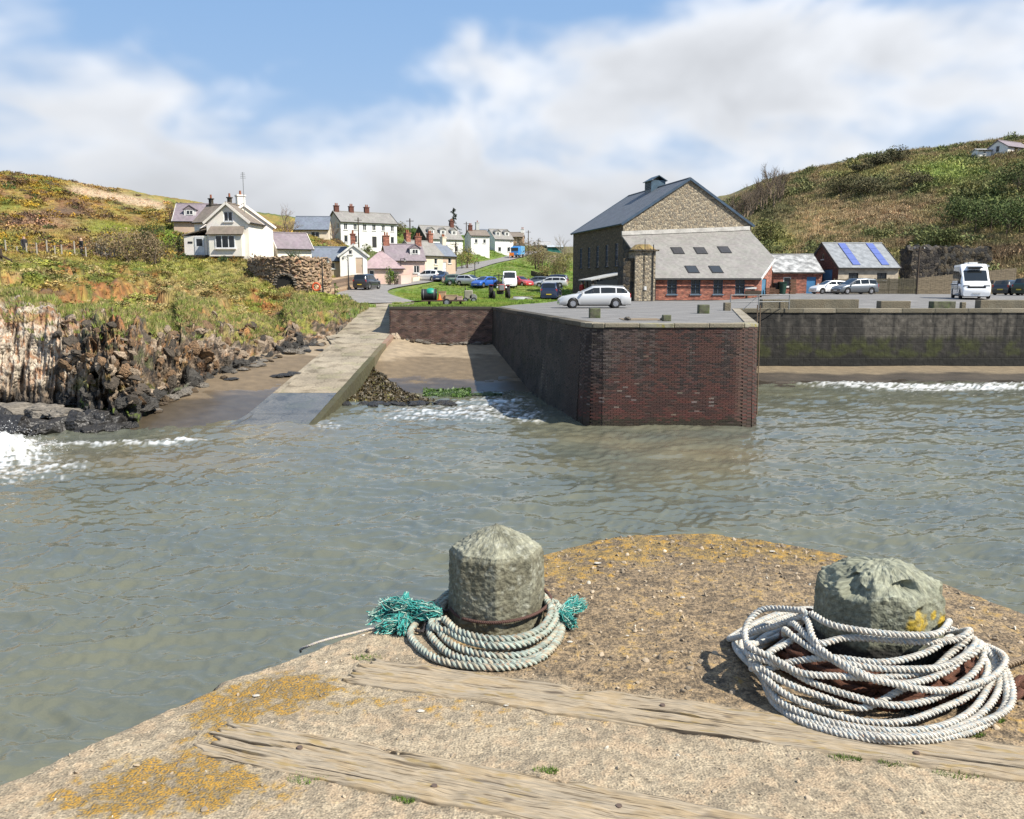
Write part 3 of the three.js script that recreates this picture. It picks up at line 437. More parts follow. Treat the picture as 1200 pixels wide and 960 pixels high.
{ // broken rock standing out of the earthy part of the cliff, too much to count
  const r = rng(202), n = 620, o = new THREE.Object3D(), ims = [0, 1, 2].map(() => []), nc = cliffCols.length, pos = cliffGeo.attributes.position;
  for (let i = 0, c = 0; i < n * 5 && c < n; i++) { const j = Math.floor(r() * nc), px = cliffCols[j]; if (px < 60 || px > 350) continue; const t = 0.06 + 0.62 * Math.pow(r(), 1.3), k = Math.floor(t * 109) * nc + j; if (fb2(px * 0.03, t * 5, 2) < -0.05) continue; ims[c++ % 3].push([pos.getX(k), pos.getY(k), pos.getZ(k), px, t]); }
  ims.forEach((L, v) => { const im = new THREE.InstancedMesh(rockVariants[v * 2], mat({ map: M.rockMap, bumpMap: M.rockBump, bumpScale: 0.08 }), L.length); L.forEach(([x, y, z, px, t], i) => { const s = 0.10 + 0.34 * r() * r(); o.position.set(x, y, z - s * 0.25); o.rotation.set(r() * 0.8, r() * 6, 0.5 + r() * 0.5); o.scale.set(s * (0.8 + 0.8 * r()), s * (0.6 + 0.5 * r()), s); o.updateMatrix(); im.setMatrixAt(i, o.matrix); const b = 0.7 + 0.6 * r(), q = r(); im.setColorAt(i, t < 0.16 ? lin(0.06 * b, 0.058 * b, 0.055 * b) : q < 0.45 ? lin(0.42 * b, 0.34 * b, 0.26 * b) : q < 0.75 ? lin(0.24 * b, 0.155 * b, 0.09 * b) : lin(0.09 * b, 0.075 * b, 0.06 * b)); }); top(shade(im), 'cliff_rubble', 'broken angular rock standing out of the earthy cliff', 'rubble', undefined, 'stuff'); });
}
M.rockBlack = new THREE.MeshPhysicalMaterial({ color: lin(0.035, 0.034, 0.034), map: M.rockMap, bumpMap: M.rockBump, bumpScale: 0.1, roughness: 0.5 });
M.rockGrey = mat({ color: lin(0.22, 0.205, 0.185), map: M.rockMap, bumpMap: M.rockBump, bumpScale: 0.1 });
M.rockBrown = mat({ color: lin(0.13, 0.095, 0.06), map: M.rockMap, bumpMap: M.rockBump, bumpScale: 0.1 });
function rock(name, label, group, p, s, m, k, turn = 0) { const o = shade(new THREE.Mesh(rockVariants[k % 6], m)); o.position.copy(p); o.scale.set(...s); o.rotation.y = turn; return top(o, name, label, 'rock', group); }
{
  const r = rng(77), g = 'black rocks washed by the surf', l = 'wet black rock in the surf at the cliff foot';
  [[10, 512, 33, 1.3, 0.95, 0.9], [40, 507, 33.4, 1.2, 0.8, 0.9], [70, 509, 33.4, 1.0, 0.75, 0.9], [95, 507, 33.6, 1.05, 0.9, 0.9], [118, 505, 33.9, 0.9, 0.95, 0.8], [132, 508, 33.6, 0.6, 0.5, 0.6], [-6, 498, 34, 1.2, 1.3, 1], [-50, 505, 33, 1.8, 1.3, 1.2], [-110, 510, 33, 2.0, 1.2, 1.4], [55, 515, 32.8, 0.8, 0.5, 0.6], [-10, 530, 31.8, 0.6, 0.4, 0.6], [108, 513, 33.2, 0.7, 0.5, 0.6], [150, 505, 34.1, 0.45, 0.35, 0.5]].forEach(([px, py, D, a, b, c], i) => rock('sea_rock', l, g, P(px, py, D).setY(0.12 * b), [a, b, c], M.rockBlack, i, r() * 6));
  // pebbly ledge above them
  [[15, 480, 35, 1.6, 0.45, 1.0], [50, 482, 35, 1.3, 0.4, 0.9], [78, 486, 34.6, 0.9, 0.4, 0.8], [-30, 480, 35, 1.5, 0.5, 1]].forEach(([px, py, D, a, b, c], i) => rock('ledge_rock', 'pale grey slabby rock ledge between the pale cliff slabs and the black rocks', 'pale rock ledge', P(px, py, D), [a, b, c], M.rockGrey, i + 2, r() * 6));
  // loose stones along the foot of the cliff
  for (let i = 0; i < 46; i++) { const px = 165 + 225 * r(), D = lut(CLIFF_BASE, px, 2) - 0.4 - r() * 0.9, x = colX(px, D) + 0.25, s = 0.12 + 0.34 * r() * r(); rock('beach_stone', 'loose grey stone at the foot of the earthy cliff', 'stones at the cliff foot', V(x, beachL(x, D) + s * 0.2, D), [s * (1 + r()), s, s * (1 + r() * 0.5)], r() < 0.4 ? M.rockBrown : M.rockGrey, i, r() * 6); }
  for (const [px, py, s] of [[265, 449, 0.3], [330, 440, 0.35], [322, 441, 0.3], [338, 438, 0.4], [345, 439, 0.3], [352, 408, 0.3], [362, 405, 0.35], [372, 410, 0.25], [357, 412, 0.3]]) { const D = (EYE + 3.5) / ((py - 332) / 1000 + 0.098), x = colX(px, D); rock('weedy_stone', 'dark weedy stone lying out on the left sand', 'dark stones on the sand', V(x, beachL(x, D) + s * 0.1, D), [s * 1.3, s * 0.5, s], M.rockBlack, px, r() * 6); }
  // heap beside the slipway: boulders under brown weed, green weed to the right
  const weed = mat({ color: lin(0.05, 0.04, 0.016), map: M.rockMap, bumpMap: soilBump, bumpScale: 0.25, roughness: 0.6 }), green = mat({ color: lin(0.055, 0.10, 0.018), map: M.rockMap, bumpMap: soilBump, bumpScale: 0.2, roughness: 0.6 });
  const beachPt = (px, py) => { const k = (py - 332) / 1000; const D = (EYE + 5.4) / (k + 0.12); return V(colX(px, D), Math.max(-0.05, beachM(colX(px, D), D)), D); };
  for (let i = 0; i < 70; i++) { const t = r(), px = 398 + 115 * r() * (0.3 + 0.7 * t), py = 440 + 44 * t, p = beachPt(px, py), s = 0.18 + 0.35 * r(); p.x = Math.max(p.x, -7.9); rock('weedy_boulder', 'boulder under brown seaweed in the heap beside the slipway', 'weedy boulder heap', p.setY(p.y + s * 0.1), [s * (1.1 + r() * 0.6), s * 0.36, s * (1 + 0.4 * r())], r() < 0.72 ? weed : r() < 0.5 ? M.rockBrown : M.rockGrey, i, r() * 6); }
  for (let i = 0; i < 34; i++) { const px = 385 + 150 * r(), py = 481 + 8 * r(), p = beachPt(px, py), s = 0.12 + 0.25 * r(); rock('shore_rock', 'wet black rock in the foam below the seaweed heap', 'black rocks below the heap', p.setY(0.02), [s * 1.5, s * 0.6, s], M.rockBlack, i, r() * 6); }
  for (let i = 0; i < 30; i++) { const px = i < 22 ? 500 + 44 * r() : 553 + 30 * r(), py = i < 22 ? 459 + 10 * r() : 462 + 4 * r(), p = beachPt(px, py), s = 0.22 + 0.2 * r(); rock('green_weed_rock', 'low rock covered in bright green weed at the water edge', 'green weedy rocks', p.setY(Math.max(0.03, p.y)), [s * 1.6, s * 0.42, s], green, i, r() * 6); }
  // strands of weed over the heap, too many to count
  const blade = new THREE.BufferGeometry().setFromPoints([[0, 0, 0], [0.5, 0.3, 0.1], [0.1, 0.1, 0.5], [0, 0, 0], [0.1, 0.1, 0.5], [-0.5, 0.35, 0.2], [0, 0, 0], [-0.3, 0.25, -0.4], [0.4, 0.4, -0.3]].map((q) => new THREE.Vector3(...q))); blade.computeVertexNormals();
  const n = 2600, im = new THREE.InstancedMesh(planarUV(blade), mat({ roughness: 0.55 }), n), o = new THREE.Object3D();
  for (let i = 0; i < n; i++) { const gr = r() < 0.25, t = r(), px = gr ? 495 + 55 * r() : 396 + 110 * r() * (0.35 + 0.65 * t), py = gr ? 458 + 12 * r() : 437 + 46 * t, p = beachPt(px, py), s = 0.12 + 0.2 * r(); p.x = Math.max(p.x, -8.15); o.position.copy(p).add(new THREE.Vector3(0, 0.03 + 0.14 * r() * (gr ? 0.5 : 1), 0)); o.rotation.set(r(), r() * 6, r()); o.scale.setScalar(s); o.updateMatrix(); im.setMatrixAt(i, o.matrix); const k = 0.6 + 0.8 * r(); im.setColorAt(i, gr ? lin(0.05 * k, 0.10 * k, 0.016 * k) : r() < 0.12 ? lin(0.12 * k, 0.11 * k, 0.028 * k) : lin(0.055 * k, 0.04 * k, 0.016 * k)); }
  top(shade(im), 'seaweed', 'brown and green seaweed strewn over the boulder heap', 'seaweed', undefined, 'stuff');
}
// ---------------------------------------------------------------- quay decks and walls
function deckGrid(d0, d1, xl, xr, nx, nd) { return gridMesh(nd + 1, nx + 1, (i, j) => { const D = mixn(d0, d1, i / nd), x = mixn(xl(D), xr(D), j / nx); return { p: V(x, deckY(x, D), D) }; }); }
const pierRight = (D) => 10.1 + (D - 34.8) * 0.225;
struct('quay_deck', [deckGrid(34.9, 55, (D) => deckLeft(D) + 0.3, (D) => pierRight(D) - 0.3, 12, 20), deckGrid(55, 59, (D) => deckLeft(D) + 0.3, () => 80, 40, 4), gridMesh(60, 60, (i, j) => { const t = i / 59, s = j / 59, D0 = mixn(59, 112, t), xl = deckLeft(D0) + (D0 < 60 ? 0.3 : 0), x = mixn(xl, 80, s), D = mixn(59, deckBack(x), t); return { p: V(x, deckY(x, D), D) }; })], M.asphalt);
M.brickInst = mat({ bumpMap: grit, bumpScale: 0.02, roughness: 0.75, map: mottle });
const brickGeo = planarUV(new RoundedBoxGeometry(0.222, 0.064, 0.11, 1, 0.006));
function bricks(parent, a, b, y0, y1, batter, colour, seed, name = 'bricks') { // a -> b seen from outside, left to right
  const r = rng(seed), L = Math.hypot(b.x - a.x, b.z - a.z), ux = (b.x - a.x) / L, uz = (b.z - a.z) / L, nx = -uz, nz = ux; // outward normal (ux x up)
  const rows = Math.floor((y1 - y0) / 0.0745), per = Math.floor(L / 0.233), im = new THREE.InstancedMesh(brickGeo, M.brickInst, rows * per), o = new THREE.Object3D();
  let c = 0;
  for (let q = 0; q < rows; q++) for (let i = 0; i < per; i++) {
    const y = y0 + (q + 0.5) * 0.0745, s = (i + 0.5 + (q % 2) * 0.5 - 0.25) * L / per, off = batter * (y1 - y) - 0.05 + 0.012 * (r() - 0.5) + (r() < 0.05 ? -0.03 * r() : 0);
    o.position.set(a.x + ux * s + nx * off, y, a.z + uz * s + nz * off); o.rotation.set(0, Math.atan2(nx, nz), 0.012 * (r() - 0.5)); o.scale.set(1 + 0.02 * (r() - 0.5), 1 + 0.08 * (r() - 0.5), 1); o.updateMatrix(); im.setMatrixAt(c, o.matrix); im.setColorAt(c++, colour(s / L, (y - y0) / (y1 - y0), r, s, y));
  }
  im.count = c; im.name = name; im.userData.kind = 'stuff'; shade(im); parent.add(im); return im;
}
function core(parent, a, b, y0, y1, batter, m, t = 0.8) { // mortar bed behind the bricks
  const L = Math.hypot(b.x - a.x, b.z - a.z), ux = (b.x - a.x) / L, uz = (b.z - a.z) / L, nx = -uz, nz = ux, f = (p, y, off) => new THREE.Vector3(p.x + nx * off, y, p.z + nz * off);
  const g = new THREE.BufferGeometry(), h = 0.058 - 0.05, o1 = -h, o0 = batter * (y1 - y0) - h, v = [f(a, y0, o0), f(b, y0, o0), f(b, y1, o1), f(a, y1, o1), f(a, y0, -t), f(b, y0, -t), f(b, y1, -t), f(a, y1, -t)], q = (i, j, k, l) => [v[i], v[j], v[k], v[i], v[k], v[l]];
  g.setFromPoints([...q(0, 1, 2, 3), ...q(3, 2, 6, 7), ...q(1, 5, 6, 2), ...q(4, 0, 3, 7), ...q(5, 4, 7, 6)]); g.computeVertexNormals(); part('mortar', planarUV(g), m, parent);
}
function coping(parent, a, b, y, w, h, out, m, len = 1.25, rs = 3) {
  const r = rng(rs), L = Math.hypot(b.x - a.x, b.z - a.z), n = Math.max(1, Math.round(L / len)), ux = (b.x - a.x) / L, uz = (b.z - a.z) / L, nx = -uz, nz = ux;
  for (let i = 0; i < n; i++) { const g = planarUV(new RoundedBoxGeometry(L / n - 0.012, h, w, 2, 0.03)); const o = part('coping_stone', g, m[Math.floor(r() * m.length)], parent), s = (i + 0.5) * L / n, f = out - w / 2; o.position.set(a.x + ux * s + nx * f, y - h / 2 + 0.05 + 0.012 * (r() - 0.5), a.z + uz * s + nz * f); o.rotation.y = Math.atan2(nx, nz) + 0.004 * (r() - 0.5); }
}
const cLich = mat({ map: tex(512, (u, v) => { const a = 0.50 + 0.2 * pf(u, v, 4, 5), l = sst(0.05, 0.3, pf(u, v, 6, 5)); return [mixn(a, 0.50, l), mixn(a * 0.97, 0.47, l), mixn(a * 0.86, 0.22, l)]; }, 2), bumpMap: grit, bumpScale: 0.02 }), cGrey = mat({ color: lin(0.62, 0.60, 0.54), map: M.concrete.map, bumpMap: grit, bumpScale: 0.02 });
const cBlack = mat({ color: lin(0.14, 0.135, 0.12), map: M.concrete.map, bumpMap: grit, bumpScale: 0.03 });
const pierPts = { fl: V(-8.4, 0, 59), fr: V(-1.3, 0, 59), nl: V(2.90, 0, 35.8), n1: V(3.06, 0, 35.2), n2: V(3.3, 0, 34.85), n3: V(3.75, 0, 34.68), nr: V(9.35, 0, 34.5), c1: V(9.75, 0, 34.65), c2: V(10.0, 0, 34.95), c3: V(10.1, 0, 35.4), rb: V(14.6, 0, 55.2) };
const lerpC = (a, b, t) => [mixn(a[0], b[0], t), mixn(a[1], b[1], t), mixn(a[2], b[2], t)];
const vary = (c, r, k = 0.35) => { const s = 1 - k / 2 + k * r(); return lin(c[0] * s, c[1] * s * (0.95 + 0.1 * r()), c[2] * s * (0.92 + 0.16 * r())); };
{
  const o = thing('harbour_pier', 'brick harbour pier with blunt red brick end standing in the water', 'pier');
  const y0 = -0.6, y1 = DECK - 0.09, { fl, fr, nl, n1, n2: m2, n3: m3, nr, c1, c2, c3, rb } = pierPts;
  const mortar = mat({ color: lin(0.06, 0.04, 0.033), map: mottle }), mortarB = mat({ color: lin(0.02, 0.019, 0.017), map: mottle });
  const nose = (s, t, r, m, y) => { // grey bloom high on the left, dark band, raw red below the tide line, pale crusts in between
    const a = fb2(m * 0.6, y * 0.9, 3) * 1.3, b = fb2(m * 2.2 + 7, y * 5, 3) * 1.3, st = fb2(m * 1.6, y * 0.12 + 4, 3) * 1.2;
    let c = [0.088, 0.036, 0.027]; c = lerpC(c, [0.098, 0.076, 0.068], clamp(sst(0.42, 0.7, t + 0.25 * a) * (0.25 + 1.5 * st + 0.9 * sst(0.45, 0.05, s)))); c = lerpC(c, [0.030, 0.021, 0.019], sst(-0.02, 0.25, -b + st * 0.5 + 0.4 * a) * 0.9 * sst(0.3, 0.5, t)); c = lerpC(c, [0.115, 0.033, 0.025], sst(0.62, 0.3, t + 0.2 * a) * sst(-0.2, 0.3, b) * 0.85); c = lerpC(c, [0.045, 0.022, 0.018], sst(0.05, 0.3, -a - 0.3 * b) * sst(0.5, 0.3, t) * 0.7); c = lerpC(c, [0.20, 0.115, 0.085], sst(0.93, 0.985, s) * 0.6);  // pale pink right edge: sunlight on the corner put into the colour
    if (r() < 0.07 * G(t, 0, 0.34, 0, 0.08, 1) * (1 + 2 * b)) c = [0.19, 0.15, 0.13]; if (r() < 0.01) c = [0.16, 0.11, 0.09]; c = lerpC(c, [0.028, 0.026, 0.012], sst(0.215, 0.17, t + 0.05 * b) * 0.85);
    return vary(c, r, 0.28);
  };
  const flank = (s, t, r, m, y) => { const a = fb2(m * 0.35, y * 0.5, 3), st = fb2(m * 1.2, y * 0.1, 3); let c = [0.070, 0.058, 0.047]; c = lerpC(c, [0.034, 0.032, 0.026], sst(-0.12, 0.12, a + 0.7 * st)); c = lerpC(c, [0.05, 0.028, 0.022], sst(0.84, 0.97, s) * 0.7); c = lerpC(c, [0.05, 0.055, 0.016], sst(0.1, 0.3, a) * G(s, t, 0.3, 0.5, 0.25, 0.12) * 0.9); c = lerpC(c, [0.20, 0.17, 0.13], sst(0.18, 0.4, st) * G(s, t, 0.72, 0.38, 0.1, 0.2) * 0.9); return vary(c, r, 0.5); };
  const face = (s, t, r, m, y) => { const a = fb2(m * 0.9, y * 1.5, 3); let c = [0.150, 0.088, 0.068]; c = lerpC(c, [0.075, 0.05, 0.042], sst(0, 0.4, a)); c = lerpC(c, [0.20, 0.15, 0.12], sst(0.1, 0.4, -a) * 0.7); return vary(c, r, 0.5); };
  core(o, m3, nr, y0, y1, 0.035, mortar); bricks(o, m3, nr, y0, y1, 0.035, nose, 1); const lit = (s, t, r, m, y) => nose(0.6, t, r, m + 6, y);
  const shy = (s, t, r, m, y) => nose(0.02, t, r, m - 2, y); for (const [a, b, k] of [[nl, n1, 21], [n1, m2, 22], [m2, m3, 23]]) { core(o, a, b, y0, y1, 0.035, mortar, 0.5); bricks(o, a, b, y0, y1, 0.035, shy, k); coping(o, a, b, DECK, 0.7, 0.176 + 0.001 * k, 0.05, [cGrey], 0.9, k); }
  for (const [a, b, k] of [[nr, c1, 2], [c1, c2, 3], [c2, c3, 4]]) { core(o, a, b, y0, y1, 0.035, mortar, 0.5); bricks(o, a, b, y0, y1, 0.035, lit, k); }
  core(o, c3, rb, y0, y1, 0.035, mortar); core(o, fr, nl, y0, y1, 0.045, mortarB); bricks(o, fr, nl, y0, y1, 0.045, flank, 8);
  core(o, fl, fr, 1.2, y1, 0.02, mortar); bricks(o, fl, fr, 1.25, y1, 0.02, face, 9);
  const flb = V(-8.4, 0, 80); core(o, flb, fl, 1.2, y1, 0, mortar); bricks(o, flb, fl, 1.4, y1, 0, face, 10);
  coping(o, fr, nl, DECK, 0.6, 0.2, 0.05, [cBlack, mat({ color: lin(0.26, 0.24, 0.2), map: M.concrete.map, bumpMap: grit, bumpScale: 0.03 })], 1.3, 4); coping(o, m3, nr, DECK, 0.55, 0.18, 0.06, [cGrey, cLich, cGrey], 1.5, 5); coping(o, nr, c2, DECK, 0.7, 0.18, 0.05, [cLich], 0.9, 5); coping(o, c2, c3, DECK, 0.7, 0.176, 0.05, [cLich], 0.9, 6); coping(o, c3, rb, DECK, 0.5, 0.18, 0.04, [cGrey, M.concrete], 1.6, 7);
  coping(o, fl, fr, DECK, 0.5, 0.2, 0.04, [cBlack], 1.4, 8); coping(o, V(-8.4, 0, 72), fl, DECK, 0.4, 0.2, 0.03, [cBlack, cGrey], 1.4, 9);
}
{ // stones fallen along the foot of the inner wall
  const r = rng(5); for (let i = 0; i < 34; i++) { const x = -8.3 + 7 * r(), D = 58.8 - 0.5 * r() * r(), s = 0.1 + 0.14 * r(); rock('rubble_stone', 'small rubble stone along the foot of the low brick wall', 'rubble along the brick wall foot', V(x, beachM(x, D) + s * 0.3, D), [s * 1.4, s, s], r() < 0.5 ? M.rockGrey : M.rockBrown, i, r() * 6); }
  rock('pale_boulder', 'pale boulder at the slipway corner of the brick wall', undefined, V(-8.05, 2.05, 58.7), [0.45, 0.5, 0.35], mat({ color: lin(0.5, 0.42, 0.33), map: M.rockMap, bumpMap: M.rockBump, bumpScale: 0.1 }), 3);
}
{ // the far harbour wall: grey blocks above, weed and damp below
  const o = thing('harbour_wall', 'long dark harbour wall with green algae above the beach', 'harbour wall');
  const x0 = 12, x1 = 82, g = gridMesh(46, 560, (i, j) => {
    const t = i / 45, x = mixn(x0, x1, j / 559), y = mixn(-0.1, DECK - 0.22, t), blk = Math.floor(x / 1.9 + 0.3 * n2(Math.floor(y / 0.6), 4)), h = permT[(blk + 40) & 255] / 255;
    const a = fb2(x * 0.5, y * 0.6, 4), b = fb2(x * 1.5, y * 0.14 + 8, 4); let c = [0.036, 0.034, 0.031];
    c = lerpC(c, [0.115, 0.108, 0.096], sst(0.56, 0.62, t + 0.08 * a) * sst(0.5, 0.72, h + 0.55 * b)); c = lerpC(c, [0.014, 0.014, 0.013], sst(0.02, 0.3, -b) * 0.9); c = lerpC(c, [0.042, 0.052, 0.008], sst(-0.25, 0.2, a + 0.4 * b) * sst(0.25, 0.36, t + 0.05 * a) * sst(0.66, 0.52, t - 0.12 * b) * 0.95); c = lerpC(c, [0.009, 0.010, 0.008], sst(0.36, 0.24, t + 0.1 * a));
    return { p: V(x, y, 55 - 0.05 * (1 - t) - 0.02 * a + 0.02 * h), c, uv: [x, y] };
  });
  const bump = tex(512, (u, v) => { const rows = 8, q = Math.floor(v * rows), f = (v * rows) % 1, gg = (u * 5 + (q % 2) * 0.5) % 1; return (f < 0.05 || gg < 0.025 ? 0.2 : 0.65) + 0.2 * pf(u, v, 16, 4); }, 4, false);
  part('wall_face', g, mat({ vertexColors: true, map: M.rockMap, bumpMap: bump, bumpScale: 0.06, roughness: 0.8 }), o);
  coping(o, V(14.4, 0, 55), V(82, 0, 55), DECK, 0.7, 0.28, 0.06, [cGrey, mat({ color: lin(0.4, 0.39, 0.34), map: M.concrete.map, bumpMap: grit, bumpScale: 0.03 })], 2.1, 10);
  part('wall_body', box(70, 4.2, 1, 47, -0.3, -55.6), cBlack, o);
}
// blocks, bollards and rails standing on the quay
function block(name, label, cat, px0, px1, py0, py1, D, d, m, group, r = 0.04) { const a = P(px0, py1, D), b = P(px1, py0, D), w = b.x - a.x, h = b.y - a.y, x = (a.x + b.x) / 2, y = groundY(x, D); const o = solid(name, planarUV(new RoundedBoxGeometry(w, h, d, 2, r)), m, label, cat, group); o.position.set(x, y + h / 2 - 0.02, -D - d / 2); return o; }
const mossy = mat({ map: tex(256, (u, v) => { const a = 0.34 + 0.2 * pf(u, v, 5, 5), g = sst(0, 0.3, pf(v, u, 4, 4)); return [a * (1 - 0.1 * g), a, a * (0.82 - 0.2 * g)]; }, 1.6), bumpMap: grit, bumpScale: 0.03 });
block('concrete_block', 'dark square concrete block on the quay in front of the silver estate car', 'block', 691, 704, 361, 373, 41, 0.55, mossy);
block('concrete_block', 'mossy green square block on the quay before the brick annex', 'block', 819, 832, 357, 368, 47, 0.5, mossy);
block('stone_bollard', 'short mossy stone bollard near the end coping of the brick pier', 'bollard', 777, 787, 368, 376, 37.5, 0.35, mossy);
solid('deck_slab', box(1.75, 0.02, 1.9, 0, 0, 0), mat({ color: lin(0.52, 0.44, 0.35), map: M.concrete.map, bumpMap: grit, bumpScale: 0.03 }), 'brown concrete slab let into the quay deck', 'slab').position.copy(V(5.9, DECK + 0.003, 39.4));
for (const [x, D] of [[5.1, 37.9], [6.7, 38.0]]) rock('loose_stone', 'loose stone lying on the corner of the brown quay slab', 'stones on the quay slab', V(x, DECK + 0.1, D), [0.16, 0.12, 0.14], M.rockGrey, x * 3 | 0);
const parapet = mat({ color: lin(0.40, 0.38, 0.32), map: M.concrete.map, bumpMap: M.concrete.bumpMap, bumpScale: 0.04 });
block('parapet_block', 'long low concrete parapet from the railing towards the grey people carrier', 'parapet', 893, 1007, 351.5, 363, 56, 0.7, parapet);
block('parapet_block', 'short low concrete parapet alone between two gaps', 'parapet', 1032, 1068, 351.5, 361, 56, 0.7, parapet);
block('parapet_block', 'low rough concrete parapet beside the small bollard below the motorhome', 'parapet', 1094, 1121, 349, 358, 56.2, 0.7, mossy);
block('parapet_block', 'long low concrete parapet in front of the black cars', 'parapet', 1149, 1280, 347.5, 358, 56.2, 0.7, parapet);
block('stone_bollard', 'small pale bollard on the harbour wall below the motorhome', 'bollard', 1127, 1133, 351, 359.5, 55.5, 0.3, parapet);
block('stone_bollard', 'small pale bollard on the harbour wall before the long parapet', 'bollard', 914, 920, 355, 364, 55.4, 0.3, parapet);
block('stone_bollard', 'square grey bollard by the railing at the inner end of the pier', 'bollard', 849, 857, 354, 364, 52, 0.4, parapet);
{ // tubular safety rail round the inner corner
  const o = thing('railing', 'galvanised tube railing at the inner corner of the brick pier', 'railing'), y = DECK, pt = (px, D) => V(colX(px, D), y, D), a = pt(857, 53.5), b = pt(890, 53.5), c = pt(926, 54.8);
  const up = (p, h) => p.clone().setY(y + h); for (const p of [a, b, c]) part('post', bar(up(p, 0), up(p, 0.95), 0.035), M.metal, o);
  for (const h of [0.5, 0.92]) { part('rail', bar(up(a, h), up(b, h), 0.028), M.metal, o); part('rail', bar(up(b, h), up(c, h), 0.028), M.metal, o); } part('brace', bar(up(b, 0.92), up(a.clone().lerp(b, 0.45), 0.02), 0.025), M.metal, o);
}
{ // iron ladder down the sunny corner of the pier
  const o = thing('quay_ladder', 'thin rusty iron ladder down the right corner of the brick pier', 'ladder', V(10.32, 0, 35.9)), m = plain(0.16, 0.11, 0.07, 0.7);
  for (const z of [-0.2, 0.2]) part('stile', bar(new THREE.Vector3(0.05, 0.3, z), new THREE.Vector3(0, 4.9, z), 0.025), m, o); for (let i = 0; i < 13; i++) part('rung', bar(new THREE.Vector3(0.04, 0.5 + i * 0.3, -0.2), new THREE.Vector3(0.04, 0.5 + i * 0.3, 0.2), 0.014), m, o);
}
// ---------------------------------------------------------------- buildings
function fitWindow(parent, ux, n, c, w, h, o = {}) { // c: centre of the opening on the wall's outer face; ux along the wall, n outwards
  const m4 = new THREE.Matrix4().makeBasis(ux, new THREE.Vector3(0, 1, 0), n).setPosition(c.clone().addScaledVector(n, -0.09));
  const fw = o.fw ?? 0.09, bars = [[w, fw, 0, h / 2 - fw / 2], [w, fw, 0, -h / 2 + fw / 2], [fw, h - 2 * fw, -w / 2 + fw / 2, 0], [fw, h - 2 * fw, w / 2 - fw / 2, 0]];
  for (let i = 1; i < (o.nx ?? 1); i++) bars.push([fw * 0.8, h - 2 * fw, -w / 2 + i * w / o.nx, 0]); for (let i = 1; i < (o.ny ?? 1); i++) bars.push([w - 2 * fw, fw * 0.6, 0, -h / 2 + i * h / o.ny]);
  const win = part('window', bars.map(([a, b, x, y], i) => { const g = new THREE.BoxGeometry(a, b, i < 4 ? 0.07 : 0.055); g.translate(x, y, 0); return planarUV(g); }), o.frame ?? M.white, parent);
  win.applyMatrix4(m4); const g = new THREE.BoxGeometry(w - 0.02, h - 0.02, 0.02); g.translate(0, 0, -0.02); part('pane', g, o.pane ?? M.glass, win);
  if (o.sill !== false) { const s = new THREE.BoxGeometry(w + 0.2, 0.09, 0.2); s.translate(0, -h / 2 - 0.045, 0.10); part('sill', planarUV(s), o.sillMat ?? M.white, win); }
  return win;
}
function fitDoor(parent, ux, n, c, w, h, m, o = {}) {
  const m4 = new THREE.Matrix4().makeBasis(ux, new THREE.Vector3(0, 1, 0), n).setPosition(c.clone().addScaledVector(n, -0.1));
  const door = part('door', planarUV(new THREE.BoxGeometry(w, h, 0.06)), m, parent); door.applyMatrix4(m4);
  const k = new THREE.BoxGeometry(0.05, 0.14, 0.05); k.translate(w * 0.38, 0, 0.05); part('handle', planarUV(k), M.metal, door);
  if (o.glazed) { const g = new THREE.BoxGeometry(w * 0.6, h * 0.35, 0.02); g.translate(0, h * 0.2, 0.035); part('pane', g, M.glass, door); }
  return door;
}
